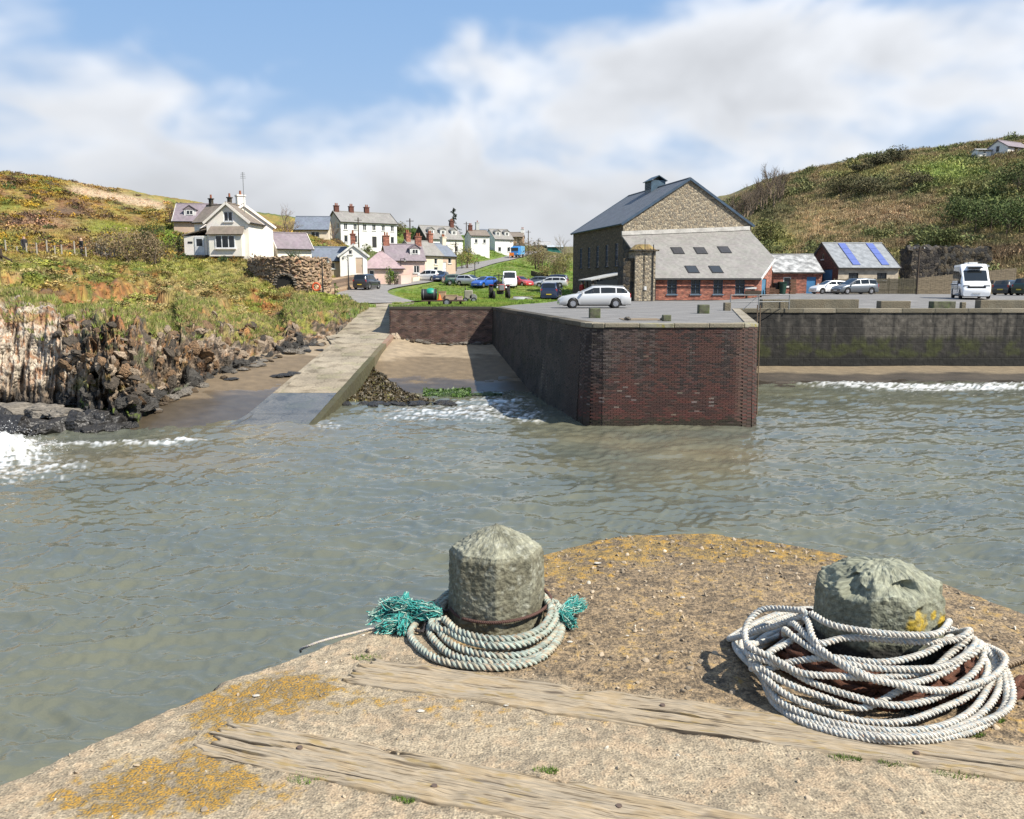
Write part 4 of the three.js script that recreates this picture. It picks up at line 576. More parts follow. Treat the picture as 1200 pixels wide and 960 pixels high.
// a house with its ridge along local x; front faces +z; openings per face in metres from the middle of the face
function house(s) {
  const g = thing(s.name ?? 'house', s.label, s.category ?? 'house', s.at, s.turn ?? 0, s.group), L = s.L / 2, W = s.W / 2, h = s.h, r = s.rise, t = 0.3, gap = s.sink ?? 1.2;
  const faces = { front: [[-L, W], [L, W], s.L], back: [[L, -W], [-L, -W], s.L], left: [[-L, -W], [-L, W], s.W], right: [[L, W], [L, -W], s.W] }, walls = [], hip = s.hip;
  for (const [f, [a, b, len]] of Object.entries(faces)) {
    const A = new THREE.Vector3(a[0], -gap, a[1]), B = new THREE.Vector3(b[0], -gap, b[1]), ux = B.clone().sub(A).normalize(), n = ux.clone().cross(new THREE.Vector3(0, 1, 0)), gable = f === 'left' || f === 'right';
    if (gable) { A.addScaledVector(ux, 0.003); B.addScaledVector(ux, -0.003); A.addScaledVector(n, 0.003); B.addScaledVector(n, 0.003); }
    const list = s[f] ?? [], wm = (s.wallOf && s.wallOf[f]) || s.wall;
    walls.push([f, panel(A, B, h + gap, h + gap, t, list.map((q) => ({ x: q.x + len / 2, y: q.y + gap, w: q.w, h: q.h })), gable && !hip ? [len / 2 - 0.003, h + gap + r] : null), wm]);
    for (const q of list) { const c = A.clone().addScaledVector(ux, q.x + len / 2 - (gable ? 0.003 : 0)); c.y = q.y + q.h / 2; if (q.door) fitDoor(g, ux, n, c, q.w, q.h, q.door, q); else fitWindow(g, ux, n, c, q.w, q.h, q); }
  }
  for (const wm of new Set(walls.map((w) => w[2]))) part('wall', walls.filter((w) => w[2] === wm).map((w) => w[1]), wm, g);
  const oh = s.eave ?? 0.3, ov = s.verge ?? 0.15, k = r / W, y0 = h - oh * k + 0.1, yr = h + r + 0.1, th = 0.14, v = (x, y, z) => new THREE.Vector3(x, y, z);
  const roof = [];
  if (hip) { const e = L - W * 0.9; roof.push(slab([v(-L - oh, y0, W + oh), v(L + oh, y0, W + oh), v(e, yr, 0), v(-e, yr, 0)], th), slab([v(L + oh, y0, -W - oh), v(-L - oh, y0, -W - oh), v(-e, yr, 0), v(e, yr, 0)], th), slab([v(L + oh, y0, W + oh), v(L + oh, y0, -W - oh), v(e, yr, 0)], th), slab([v(-L - oh, y0, -W - oh), v(-L - oh, y0, W + oh), v(-e, yr, 0)], th)); }
  else roof.push(slab([v(-L - ov, y0, W + oh), v(L + ov, y0, W + oh), v(L + ov, yr, 0), v(-L - ov, yr, 0)], th), slab([v(L + ov, y0, -W - oh), v(-L - ov, y0, -W - oh), v(-L - ov, yr, 0), v(L + ov, yr, 0)], th));
  const rf = part('roof', roof, s.roof, g); const rl = hip ? L - W * 0.9 : L + ov; part('ridge', bar(v(-rl, yr + 0.02, 0), v(rl, yr + 0.02, 0), 0.09, 6), s.ridge ?? s.roof, rf);
  if (!hip && s.barge) for (const sx of [-1, 1]) for (const sz of [-1, 1]) part('bargeboard', beam(v(sx * (L + ov + 0.03), y0 - 0.06, sz * (W + oh)), v(sx * (L + ov + 0.03), yr - 0.06, sz * 0.01), 0.05, 0.24), s.barge, g);
  if (s.gutter !== false) for (const sz of [-1, 1]) part('gutter', bar(v(-L - ov, y0 - 0.02, sz * (W + oh + 0.05)), v(L + ov, y0 - 0.02, sz * (W + oh + 0.05)), 0.06, 6), s.gutterMat ?? M.black, g);
  for (const c of s.chimneys ?? []) { const yb = h + r - Math.abs(c.z ?? 0) * k - 0.8, ch = part('chimney', [box(c.w ?? 0.9, (c.h ?? 1.3) + 0.8, c.d ?? 0.6, c.x, yb, c.z ?? 0), box((c.w ?? 0.9) + 0.16, 0.14, (c.d ?? 0.6) + 0.16, c.x, yb + (c.h ?? 1.3) + 0.8, c.z ?? 0)], c.m ?? s.wall, g); for (let i = 0; i < (c.pots ?? 2); i++) part('chimney_pot', cyl(0.13, 0.11, 0.45, c.x + (i - ((c.pots ?? 2) - 1) / 2) * 0.34, yb + (c.h ?? 1.3) + 0.94, c.z ?? 0, 10), c.pot ?? M.brickpot, ch); }
  for (const d of s.dormers ?? []) { // gabled dormer on the front slope
    const z = d.z ?? W * 0.7, yb = h + r - z * k, w = d.w ?? 1.3, dh = d.h ?? 1.1, dp = Math.min(z, 1.8), D = part('dormer', box(w, dh + 0.4, dp, d.x, yb - 0.35, z - dp / 2), d.m ?? M.white, g);
    part('dormer_roof', [slab([v(d.x - w / 2 - 0.15, yb + dh - 0.05, z + 0.15), v(d.x, yb + dh + w * 0.38, z + 0.15), v(d.x, yb + dh + w * 0.38, z - dp - 0.6), v(d.x - w / 2 - 0.15, yb + dh - 0.05, z - dp - 0.6)].reverse(), 0.08), slab([v(d.x, yb + dh + w * 0.38, z + 0.15), v(d.x + w / 2 + 0.15, yb + dh - 0.05, z + 0.15), v(d.x + w / 2 + 0.15, yb + dh - 0.05, z - dp - 0.6), v(d.x, yb + dh + w * 0.38, z - dp - 0.6)].reverse(), 0.08), panelTri(d.x, yb + dh - 0.02, z, w)], s.roof, D);
    fitWindow(D, v(1, 0, 0), v(0, 0, 1), v(d.x, yb + dh / 2 + 0.05, z + 0.11), w * 0.62, dh * 0.72, { sill: false, nx: 2 });
  }
  return g;
}
function absorb(a, b) { a.updateMatrixWorld(true); b.updateMatrixWorld(true); const m = a.matrixWorld.clone().invert().multiply(b.matrixWorld); for (const c of [...b.children]) { c.updateMatrix(); c.applyMatrix4(m); a.add(c); } scene.remove(b); }
function panelTri(x, y, z, w) { const s = new THREE.Shape(); s.moveTo(-w / 2, 0); s.lineTo(w / 2, 0); s.lineTo(0, w * 0.36); s.closePath(); const g = new THREE.ExtrudeGeometry(s, { depth: 0.06, bevelEnabled: false }); g.translate(x, y, z); return g; }
const wn = (x, y, w, h, o = {}) => ({ x, y, w, h, ...o }), dr = (x, w, h, door, o = {}) => ({ x, y: 0.02, w, h, door, ...o });
const v3 = (x, y, z) => new THREE.Vector3(x, y, z);

// the stone warehouse
const WT = 12 * Math.PI / 180; // its gable is turned a little from square on
const wareCorner = V(colX(729, 90), 4.18, 90), wfx = v3(Math.cos(WT), 0, -Math.sin(WT)), wfz = v3(Math.sin(WT), 0, Math.cos(WT)); // along the gable to the right, out towards the pier
const WW = 14.4, WL = 18.6, WH = 7.75, WR = 4.6;
{
  const c = wareCorner.clone().addScaledVector(wfx, WW / 2).addScaledVector(wfz, -WL / 2), slots = [], fr = plain(0.10, 0.15, 0.22, 0.5);
  for (let i = 0; i < 5; i++) slots.push(wn(7.4 - i * 3.3, 3.4, 1.0, 2.4, { frame: fr, nx: 2, ny: 4, fw: 0.07, sillMat: M.stoneDark })); slots.push(wn(1.2, 0.4, 1.1, 1.9, { frame: fr, sill: false }), wn(-4.6, 0.4, 1.1, 1.9, { frame: fr, sill: false }));
  const g = house({ name: 'stone_warehouse', label: 'tall stone warehouse with slate roof and small blue roof vent', category: 'warehouse', at: c, turn: WT - Math.PI / 2, L: WL, W: WW, h: WH, rise: WR, wall: M.stoneWare, wallOf: { front: mat({ color: lin(0.32, 0.29, 0.255), map: M.stoneWare.map, bumpMap: M.stoneWare.bumpMap, bumpScale: 0.07 }) }, roof: M.slateWare, front: slots, barge: plain(0.045, 0.085, 0.14, 0.5), verge: 0.18, eave: 0.25, gutterMat: plain(0.05, 0.09, 0.14) });  // left side wall: same stone darkened, its shade put into the colour
  const vent = part('roof_vent', [box(2.1, 1.5, 1.7, 0, 0, 0)], plain(0.06, 0.115, 0.17, 0.5), g); vent.position.set(-0.5, WH + WR - 0.6, 0.0);
  part('vent_roof', [slab([v3(-1.25, 1.45, 1.05), v3(1.25, 1.45, 1.05), v3(1.25, 2.05, 0), v3(-1.25, 2.05, 0)], 0.08), slab([v3(1.25, 1.45, -1.05), v3(-1.25, 1.45, -1.05), v3(-1.25, 2.05, 0), v3(1.25, 2.05, 0)], 0.08)], plain(0.05, 0.09, 0.13, 0.45), vent);
  for (let i = 0; i < 5; i++) part('louvre', box(1.7, 0.05, 0.06, 0, 0.55 + i * 0.17, 0.88), plain(0.04, 0.07, 0.10), vent);
}
// brick annex under its long slate roof, skewed right end
{
  const o = thing('brick_annex', 'red brick annex with long grey slate roof and skylights before the warehouse gable', 'annex'), gy = 4.2;
  const FL = V(colX(766, 82.2), gy, 82.2), FR = V(colX(888.5, 83.4), gy, 83.4), RM = V(colX(904, 87.2), gy, 87.2), BL = wareCorner.clone().addScaledVector(wfz, 0.02).setY(gy), BR = wareCorner.clone().addScaledVector(wfx, WW - 0.25).addScaledVector(wfz, 0.02).setY(gy);
  const nrm = FR.clone().sub(FL).normalize(), out = nrm.clone().cross(v3(0, 1, 0)), topY = P(733, 277, 90).y, eaveY = gy + 2.15, slope = (p) => { const d = p.clone().sub(FL).dot(out.clone().negate()); return eaveY + d * (topY - eaveY) / BL.clone().sub(FL).dot(out.clone().negate()); };
  const Lf = FL.distanceTo(FR), wins = [0.175, 0.40, 0.615, 0.825].map((t) => ({ x: t * Lf, y: 0.55, w: 0.95, h: 1.42 })), fr = plain(0.16, 0.24, 0.32, 0.5), blueF = plain(0.07, 0.10, 0.14, 0.5);
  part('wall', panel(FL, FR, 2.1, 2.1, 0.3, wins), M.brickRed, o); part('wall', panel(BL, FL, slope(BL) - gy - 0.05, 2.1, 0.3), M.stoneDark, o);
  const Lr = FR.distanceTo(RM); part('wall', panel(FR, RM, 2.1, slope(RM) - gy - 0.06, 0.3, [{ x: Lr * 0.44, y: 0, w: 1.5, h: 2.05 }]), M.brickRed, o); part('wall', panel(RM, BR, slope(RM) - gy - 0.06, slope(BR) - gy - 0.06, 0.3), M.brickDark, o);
  for (const w of wins) fitWindow(o, nrm, out, FL.clone().addScaledVector(nrm, w.x).setY(gy + w.y + w.h / 2), w.w, w.h, { nx: 2, ny: 3, frame: blueF, fw: 0.08, sillMat: fr });
  const rx = RM.clone().sub(FR).normalize(); fitDoor(o, rx, rx.clone().cross(v3(0, 1, 0)), FR.clone().addScaledVector(rx, Lr * 0.44).setY(gy + 1.02), 1.46, 2.0, plain(0.10, 0.24, 0.38, 0.5));
  const lift = (p, e = 0) => p.clone().setY(slope(p) + e); const e0 = FL.clone().addScaledVector(out, 0.35).addScaledVector(nrm, -0.15), e1 = FR.clone().addScaledVector(out, 0.35).addScaledVector(nrm, 0.1), r1 = RM.clone().addScaledVector(nrm, 0.2).addScaledVector(out, 0.1), b0 = BL.clone().addScaledVector(nrm, -0.15);
  const roof = part('roof', slab([lift(e0, 0.12), lift(e1, 0.12), lift(r1, 0.12), lift(BR, 0.12), lift(b0, 0.12)], 0.14), M.slateGrey, o);
  part('flashing', beam(lift(b0, 0.30).addScaledVector(out, 0.10), lift(BR, 0.30).addScaledVector(out, 0.10), 0.18, 0.42), plain(0.62, 0.6, 0.56), o);
  part('bargeboard', beam(lift(e1, 0.03).addScaledVector(nrm, 0.06), lift(r1, 0.03).addScaledVector(nrm, 0.06), 0.06, 0.24), M.white, o); part('gutter', bar(lift(e0, 0.0).addScaledVector(out, 0.07), lift(e1, 0.0).addScaledVector(out, 0.07), 0.07), M.black, o);
  // skylights lie in the plane of the roof
  const up = lift(BL).sub(lift(BL.clone().addScaledVector(out, 3))).normalize(), across = nrm, nn = across.clone().cross(up), hit = (px, py) => { const r0 = ray(px, py), dir = v3(r0[0], r0[1], -r0[2]), q = lift(FL, 0.12), tt = q.clone().sub(v3(0, EYE, 0)).dot(nn) / dir.dot(nn); return v3(0, EYE, 0).addScaledVector(dir, tt); };
  [[794, 294, 1], [821, 294, 1], [849, 293, 1], [811, 316, 0], [839, 316, 0]].forEach(([px, py, dark]) => {
    const sk = part('skylight', planarUV(new THREE.BoxGeometry(1.15, 1.5, 0.1)), M.black, o); sk.applyMatrix4(new THREE.Matrix4().makeBasis(across, up, nn).setPosition(hit(px, py)));
    const pg = new THREE.BoxGeometry(0.95, 1.28, 0.02); pg.translate(0, 0, 0.05); part('pane', pg, dark ? plain(0.05, 0.05, 0.055, 0.45) : M.glass, sk);
  });
  part('downpipe', bar(FL.clone().addScaledVector(out, 0.08).addScaledVector(nrm, 0.15), FL.clone().addScaledVector(out, 0.08).addScaledVector(nrm, 0.15).setY(eaveY), 0.05), M.black, o);
  part('name_board', box(1.1, 0.18, 0.05), M.white, o).position.copy(FL.clone().addScaledVector(nrm, Lf * 0.93).addScaledVector(out, 0.04).setY(gy + 1.05));
  const bench = thing('bench', 'low dark wooden bench against the brick annex front', 'bench', FL.clone().addScaledVector(nrm, Lf * 0.93).addScaledVector(out, 0.8)); bench.rotation.y = 0.05; part('seat', box(1.6, 0.06, 0.45, 0, 0.42), M.darkwood, bench); part('backrest', box(1.6, 0.4, 0.05, 0, 0.5, -0.2), M.darkwood, bench); for (const x of [-0.7, 0.7]) part('leg', box(0.08, 0.42, 0.4, x, 0, 0), M.darkwood, bench);
}
{ // square stone stub with mossy cap at the corner
  const D = 80, w = 1.95, o = thing('stone_chimney_stub', 'square stone chimney stub with mossy orange cap and flags of slate', 'chimney', V(colX(753.5, D), 4.18, D + 0.9), 0.16), h = 4.55;
  part('shaft', box(w, h, 2.1), M.stoneWare, o); part('cap_slab', box(w + 0.5, 0.14, 2.6, 0, h, 0), M.stoneDark, o); const cap = new THREE.CylinderGeometry(0.75, 1.4, 0.5, 4, 1); cap.rotateY(Math.PI / 4); cap.translate(0, h + 0.39, 0); part('mossy_cap', planarUV(cap.toNonIndexed()), mat({ color: lin(0.30, 0.21, 0.09), map: soilMap, bumpMap: soilBump, bumpScale: 0.1 }), o);
  part('drainpipe', bar(v3(0.72, 0, 1.12), v3(0.72, h + 0.6, 1.12), 0.045), M.black, o); part('drainpipe', bar(v3(-0.1, 0, 1.12), v3(-0.1, h + 1.1, 1.12), 0.03), M.black, o); part('notice', box(0.28, 0.34, 0.03, 0.0, 1.0, 1.12), M.white, o); part('shaded_side_shaft', box(1.0, 3.9, 1.9, -1.5, 0, -0.2), M.stoneDark, o);  // left block: shade of that side put into its dark stone
}
{ // timber lean-to with pale roof at the side of the warehouse
  const o = thing('lean_to_canopy', 'low timber lean-to with pale sheet roof against the dark warehouse side', 'lean-to', V(colX(714, 87), 4.15, 87), WT), m = M.darkwood;
  part('roof', slab([v3(-2.6, 2.0, 2.2), v3(1.2, 2.75, 2.2), v3(1.2, 2.75, -2.2), v3(-2.6, 2.0, -2.2)], 0.1), plain(0.5, 0.5, 0.48, 0.7), o);
  for (const z of [-1.9, 0, 1.9]) part('post', box(0.14, 2.0, 0.14, -2.3, 0, z), m, o); part('screen', box(2.9, 1.1, 0.1, -0.6, 0, 2.0), m, o); part('glazing', box(2.8, 0.85, 0.06, -0.6, 1.12, 2.0), M.glass, o); part('board_sign', box(0.9, 0.9, 0.06, -0.4, 0.4, 2.12), plain(0.55, 0.5, 0.42), o);
}
// sheds by the car park
house({ name: 'low_shed', label: 'low brick shed with pale weathered sheet roof between annex and solar shed', category: 'shed', at: V(colX(923, 101), 4.4, 101), turn: 0.06, L: 5.6, W: 6, h: 2.7, rise: 1.9, wall: M.brickRed, roof: mat({ color: lin(0.62, 0.63, 0.63), map: tex(256, (u, v) => { const a = 0.72 + 0.5 * pf(u, v, 5, 6); return [a, a, a]; }, 4), bumpMap: M.corrugated.bumpMap, bumpScale: 0.03, roughness: 0.6 }), front: [dr(1.6, 1.1, 2.1, M.blue), wn(-1.2, 1.0, 0.9, 1.1)] });
{
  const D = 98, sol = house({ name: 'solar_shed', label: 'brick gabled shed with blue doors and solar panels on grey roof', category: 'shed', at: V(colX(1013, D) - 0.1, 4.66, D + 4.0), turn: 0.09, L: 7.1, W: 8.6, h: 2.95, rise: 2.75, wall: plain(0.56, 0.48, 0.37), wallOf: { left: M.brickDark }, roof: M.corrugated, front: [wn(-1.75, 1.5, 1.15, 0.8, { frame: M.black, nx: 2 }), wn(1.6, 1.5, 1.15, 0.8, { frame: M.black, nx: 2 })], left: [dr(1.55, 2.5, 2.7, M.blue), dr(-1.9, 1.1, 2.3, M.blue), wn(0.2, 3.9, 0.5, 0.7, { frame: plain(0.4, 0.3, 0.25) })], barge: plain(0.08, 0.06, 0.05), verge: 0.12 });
  const pan = new THREE.MeshPhysicalMaterial({ color: lin(0.085, 0.12, 0.34), roughness: 0.35, clearcoat: 0.4 }), ang = Math.atan2(2.75, 4.3);
  for (const cx of [-1.35, 2.05]) for (let k = 0; k < 4; k++) { const p = part('solar_panel', planarUV(new THREE.BoxGeometry(0.86, 0.05, 1.16)), pan, sol), d = 0.75 + k * 1.2; p.position.set(cx, 2.95 + 2.75 + 0.16 - Math.sin(ang) * d, Math.cos(ang) * d); p.rotation.x = ang; }
}
{ // board fence: weathered run, then a paler newer run
  const o = thing('board_fence', 'tall board fence round the yard, weathered grey left and paler right', 'fence'), old = mat({ color: lin(0.78, 0.76, 0.62), map: M.wood.map, bumpMap: grit, bumpScale: 0.01 }), neu = mat({ color: lin(1, 0.93, 0.8), map: M.wood.map, bumpMap: grit, bumpScale: 0.01 });
  const run = (a, b, n, h0, h1, m) => { for (let i = 0; i < n; i++) { const p = a.clone().lerp(b, i / n), q = a.clone().lerp(b, (i + 1) / n), L = p.distanceTo(q), nb = 12, gs = []; for (let k = 0; k < nb; k++) gs.push(box(L / nb - 0.015, mixn(h0, h1, (i + k / nb) / n) + 0.02 * (R0() - 0.5), 0.03, -L / 2 + (k + 0.5) * L / nb, 0, k % 2 ? 0.012 : 0)); gs.push(box(L, 0.09, 0.04, 0, 0.4, -0.04), box(L, 0.09, 0.04, 0, 1.2, -0.04)); const e = part('fence_panel', gs, m, o); const mid = p.clone().lerp(q, 0.5); e.position.set(mid.x, groundY(mid.x, -mid.z) - 0.02, mid.z); e.rotation.y = -Math.atan2(q.z - p.z, q.x - p.x); part('post', box(0.11, mixn(h0, h1, i / n) + 0.08, 0.11), m, o).position.set(p.x, e.position.y, p.z - 0.1); } };
  run(V(colX(978, 96), 0, 96), V(colX(1075, 93), 0, 93), 6, 1.6, 1.7, old); run(V(colX(1076, 93), 0, 93), V(colX(1190, 92), 0, 92), 7, 1.75, 2.8, neu);
}
for (const [n, l, px, w, h, D, d, m] of [['ruined_hopper', 'black ruined stone hopper block behind the board fence', 1076, 3.3, 5.1, 104, 3, M.stoneBlack], ['ruined_wall', 'dark ruined stone wall at the foot of the hill behind the motorhome', 1131, 5.0, 2.9, 106, 2, M.stoneDark], ['ruined_pier', 'brown stone pier stump between the two dark ruins', 1103, 1.9, 4.0, 105, 2, M.stoneDark]]) {
  const g = new THREE.BoxGeometry(w, h, d, 10, 12, 4), p = g.attributes.position; for (let i = 0; i < p.count; i++) { const x = p.getX(i), y = p.getY(i), z = p.getZ(i), k = 0.22; p.setXYZ(i, x + k * n3(x * 0.9, y * 0.9, z + D), y + (y > h / 2 - 0.3 ? 0.55 * n2(x * 0.8 + D, z) : 0), z + k * n3(y, x + 5, z)); } g.computeVertexNormals(); const x = colX(px, D); solid(n, planarUV(g), m, l, 'ruin').position.set(x, groundY(x, D) + h / 2 - 0.3, -D);
}
{ const p = stand(1075, 90), o = thing('utility_pole', 'wooden pole with crossarm standing at the board fence', 'pole', p); part('pole', bar(v3(0, 0, 0), v3(0, 4.9, 0), 0.11, 8, 0.09), M.darkwood, o); part('crossarm', box(1.2, 0.1, 0.1, 0, 4.6, 0), M.darkwood, o); for (const x of [-0.5, 0.5]) part('insulator', cyl(0.05, 0.04, 0.16, x, 4.7, 0, 8), M.white, o); part('lamp_head', box(0.5, 0.14, 0.2, -0.35, 4.95, 0.1), M.black, o); }

// the white house on the cliff
{
  const wh = M.render(0.85, 0.80, 0.72), D = 92, base = P(271, 301.5, D), cv = mat({ color: lin(0.8, 0.82, 0.84), map: mottle, roughness: 0.4 }), ang = -0.42;
  const W0 = (x, y, w, h, nx) => wn(x, y, w, h, { nx, fw: 0.1, frame: cv });
  // gabled wing towards the sea
  const g1 = house({ name: 'white_house', label: 'white gabled house with bay window and brick topped chimney on the grassy cliff', at: base.clone().add(v3(0.85, 0, 0)), turn: ang - Math.PI / 2 + 0.35, L: 5.6, W: 4.4, h: 3.5, rise: 1.8, wall: wh, roof: M.slateBrown, right: [W0(0.1, 3.5, 1.0, 1.05, 2)], barge: wh, eave: 0.25, verge: 0.2 });
  const box1 = part('bay', box(0.75, 2.25, 3.4, 2.8 + 0.37, 0, 0.0), wh, g1); fitWindow(box1, v3(0, 0, -1), v3(1, 0, 0), v3(2.8 + 0.75 + 0.11, 1.45, 0), 2.1, 1.35, { nx: 3, frame: cv, fw: 0.1, sillMat: wh });
  part('bay_roof', slab([v3(2.8 + 1.0, 2.2, 1.95), v3(2.8 + 1.0, 2.2, -1.95), v3(2.8, 3.05, -1.75), v3(2.8, 3.05, 1.75)], 0.1), M.slateBrown, box1);
  // side porch on the left with the blue glazed door
  const porch = part('porch', [box(4.0, 3.1, 2.4, 0.6, -1, 2.35 + 1.2)], wh, g1), pr = slab([v3(-1.6, 2.2, 4.9), v3(2.75, 2.2, 4.9), v3(2.75, 2.85, 2.3), v3(-1.6, 2.85, 2.3)], 0.1); part('porch_roof', pr, M.slateBrown, porch); fitDoor(porch, v3(0, 0, -1), v3(1, 0, 0), v3(2.6 + 0.14, 1.02, 3.1), 1.0, 2.05, cv, { glazed: true }); part('name_plate', box(0.03, 0.18, 0.5, 2.62, 1.35, 4.1), M.black, porch); part('step', box(0.6, 0.16, 2.6, 2.95, -0.02, 3.4), M.stoneDark, porch);
  // main range across the back, ridge to the right
  const b2 = base.clone().add(v3(-0.05, 0, -2.7)), g2 = house({ name: 'white_house_range', label: 'white house range with small round window and dormer joined to the seaward gable', at: b2, turn: -1.04, L: 6.2, W: 6.0, h: 3.3, rise: 2.1, wall: wh, roof: M.slateBrown, right: [W0(0.9, 2.75, 0.6, 0.6, 1), W0(1.1, 1.3, 0.6, 0.7, 1)], front: [W0(-0.6, 1.1, 0.8, 1.0, 1)], chimneys: [{ x: 1.9, w: 0.9, d: 0.8, h: 1.0, pots: 1 }], barge: wh });
  absorb(g1, g2);
  // grey-purple roof of the garage behind
  house({ name: 'garage', label: 'low garage with purple slate roof behind the white house', category: 'garage', at: P(339, 303, 97), turn: 0.55, L: 3.8, W: 4.0, h: 1.1, rise: 1.6, wall: wh, roof: M.slatePurple, barge: wh });
  const o = thing('aerial_pole', 'tall thin aerial pole beside the white house chimney', 'aerial', P(286, 240, 91)); part('pole', bar(v3(0, -2.5, 0), v3(0, 3.3, 0), 0.035), M.metal, o); for (let i = 0; i < 4; i++) part('element', bar(v3(-0.3 + 0.03 * i, 2.7 + 0.17 * i, 0), v3(0.3 - 0.03 * i, 2.7 + 0.17 * i, 0), 0.02), M.metal, o);
}
{ // round lime-kiln like retaining wall of rubble under the garden
  const o = thing('rubble_bastion', 'curved rubble stone bastion wall with dark arch below the white house garden', 'wall'), pts = [P(292, 322, 85.5), P(302, 330, 83), P(318, 336, 81.5), P(338, 341, 80.6), P(358, 344, 80.6), P(374, 346, 81.5), P(384, 346, 84), P(388, 345, 90)];
  const c = new THREE.CatmullRomCurve3(pts.map((p) => p.clone().setY(0))), N = 90, H = 26, ytop = 8.25, r = rng(8);
  const g = gridMesh(H + 1, N + 1, (i, j) => { const p = c.getPoint(j / N), t = i / H, y0 = groundY(p.x, -p.z) - 1.2, yt = ytop + 0.15 * n2(j * 0.3, 1) - 0.2 * sst(0.85, 1, j / N), y = mixn(y0, yt, t); const e = 0.10 * n3(p.x * 1.6, y * 2.2, p.z * 1.6), b = 0.35 * (1 - t); return { p: v3(p.x + e, y, p.z + b + e), uv: [j / N * 13, y] }; });
  part('wall', g, M.stoneKiln, o);
  const arch = new THREE.Shape(); arch.moveTo(-0.8, 0); arch.lineTo(0.8, 0); arch.lineTo(0.8, 0.35); arch.absarc(0, 0.35, 0.8, 0, Math.PI); arch.lineTo(-0.8, 0); const ag = new THREE.ExtrudeGeometry(arch, { depth: 0.5, bevelEnabled: false }); const ar = part('arch_mouth', ag, plain(0.012, 0.011, 0.01), o); ar.position.copy(P(335, 338, 80.1)); ar.position.z -= 0.2;
  for (let i = 0; i < 13; i++) { const a = Math.PI * i / 12, s = part('arch_stone', rockVariants[i % 6], M.rockGrey, o); s.scale.set(0.2, 0.15, 0.2); s.position.copy(ar.position).add(v3(Math.cos(a) * 0.95, 0.35 + Math.sin(a) * 0.95, 0.5)); }
  const stonesN = 900, im = new THREE.InstancedMesh(rockGeo(91, 1, 0.75), mat({ map: M.rockMap }), stonesN), q = new THREE.Object3D(); // proud stones of the rubble face
  for (let i = 0; i < stonesN; i++) { const t = r(), p = c.getPoint(t), y0 = groundY(p.x, -p.z) - 0.4, k = r(), y = mixn(y0, ytop - 0.05, k), s = 0.08 + 0.14 * r(); q.position.set(p.x, y, p.z + 0.35 * (1 - k) * 0.8 - 0.02); q.rotation.set(r() * 0.5, r() * 6, r() * 0.5); q.scale.set(s * 1.5, s * 0.8, s); q.updateMatrix(); im.setMatrixAt(i, q.matrix); const b = 0.7 + 0.6 * r(); im.setColorAt(i, lin(0.34 * b, 0.255 * b, 0.175 * b * (0.9 + 0.2 * r()))); } im.name = 'stones'; im.userData.kind = 'stuff'; o.add(shade(im));
  part('life_ring', planarUV(new THREE.TorusGeometry(0.34, 0.09, 8, 20)), plain(0.7, 0.12, 0.04, 0.5), o).position.copy(P(371.5, 340, 80.6)).add(v3(0, 0.3, 0.3));
}
// village, from the bungalow behind the white house to the far terrace; sizes follow doors and storeys
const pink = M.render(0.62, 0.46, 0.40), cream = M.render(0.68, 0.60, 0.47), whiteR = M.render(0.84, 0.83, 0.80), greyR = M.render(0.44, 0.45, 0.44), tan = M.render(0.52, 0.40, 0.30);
const rows = (n, L, y, w, h, o = {}) => [...Array(n)].map((_, i) => wn(-L / 2 + (i + 0.5) * L / n, y, w, h, { nx: 2, ...o }));
house({ label: 'bungalow with purple slate roof and small white dormer behind the white house', at: P(233, 280, 122), turn: 0.15, L: 5.2, W: 6, h: 2.3, rise: 2.4, wall: tan, roof: M.slatePurple, dormers: [{ x: -0.6, w: 1.5, z: 2.2, h: 0.9 }], right: [wn(0, 1, 1, 1)], barge: M.white });
house({ label: 'white roof gable with two dark chimney stacks directly behind the white house', at: P(262, 290, 108), turn: -0.5, L: 5, W: 4.4, h: 3.1, rise: 2.0, wall: whiteR, roof: M.slateBrown, right: [wn(0, 1.2, 0.9, 1)], chimneys: [{ x: -1.8, m: M.stoneDark, w: 0.4, d: 0.4, h: 0.8, pots: 1 }, { x: 1.4, m: M.stoneDark, w: 0.4, d: 0.4, h: 0.8, pots: 1 }] });
house({ label: 'long bungalow with blue-grey slate roof left of the white terrace', at: P(368, 285, 150), turn: 0.1, L: 5.6, W: 6, h: 2.2, rise: 2.2, wall: cream, roof: M.slateBlue, front: [wn(0.6, 0.8, 1.4, 1.0, { nx: 2 })] });
{
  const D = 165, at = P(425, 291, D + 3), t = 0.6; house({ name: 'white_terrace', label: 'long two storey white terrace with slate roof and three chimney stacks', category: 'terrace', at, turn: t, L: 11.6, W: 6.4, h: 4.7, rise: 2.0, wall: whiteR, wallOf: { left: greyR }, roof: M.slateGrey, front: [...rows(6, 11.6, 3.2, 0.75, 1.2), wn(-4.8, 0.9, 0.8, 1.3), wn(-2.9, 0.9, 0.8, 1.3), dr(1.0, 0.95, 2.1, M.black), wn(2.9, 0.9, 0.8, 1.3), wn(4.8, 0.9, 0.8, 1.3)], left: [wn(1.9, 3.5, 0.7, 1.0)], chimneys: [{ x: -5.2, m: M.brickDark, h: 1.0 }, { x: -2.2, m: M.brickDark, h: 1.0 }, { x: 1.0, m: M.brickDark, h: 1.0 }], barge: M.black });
}
house({ name: 'outbuilding', label: 'grey slate roofed outbuilding beside the road behind the rubble bastion', category: 'outbuilding', at: P(384, 319, 112), turn: 0.12, L: 4.8, W: 4, h: 1.5, rise: 1.6, wall: tan, roof: M.slateBlue, front: [wn(0.8, 0.4, 0.7, 0.8)] });
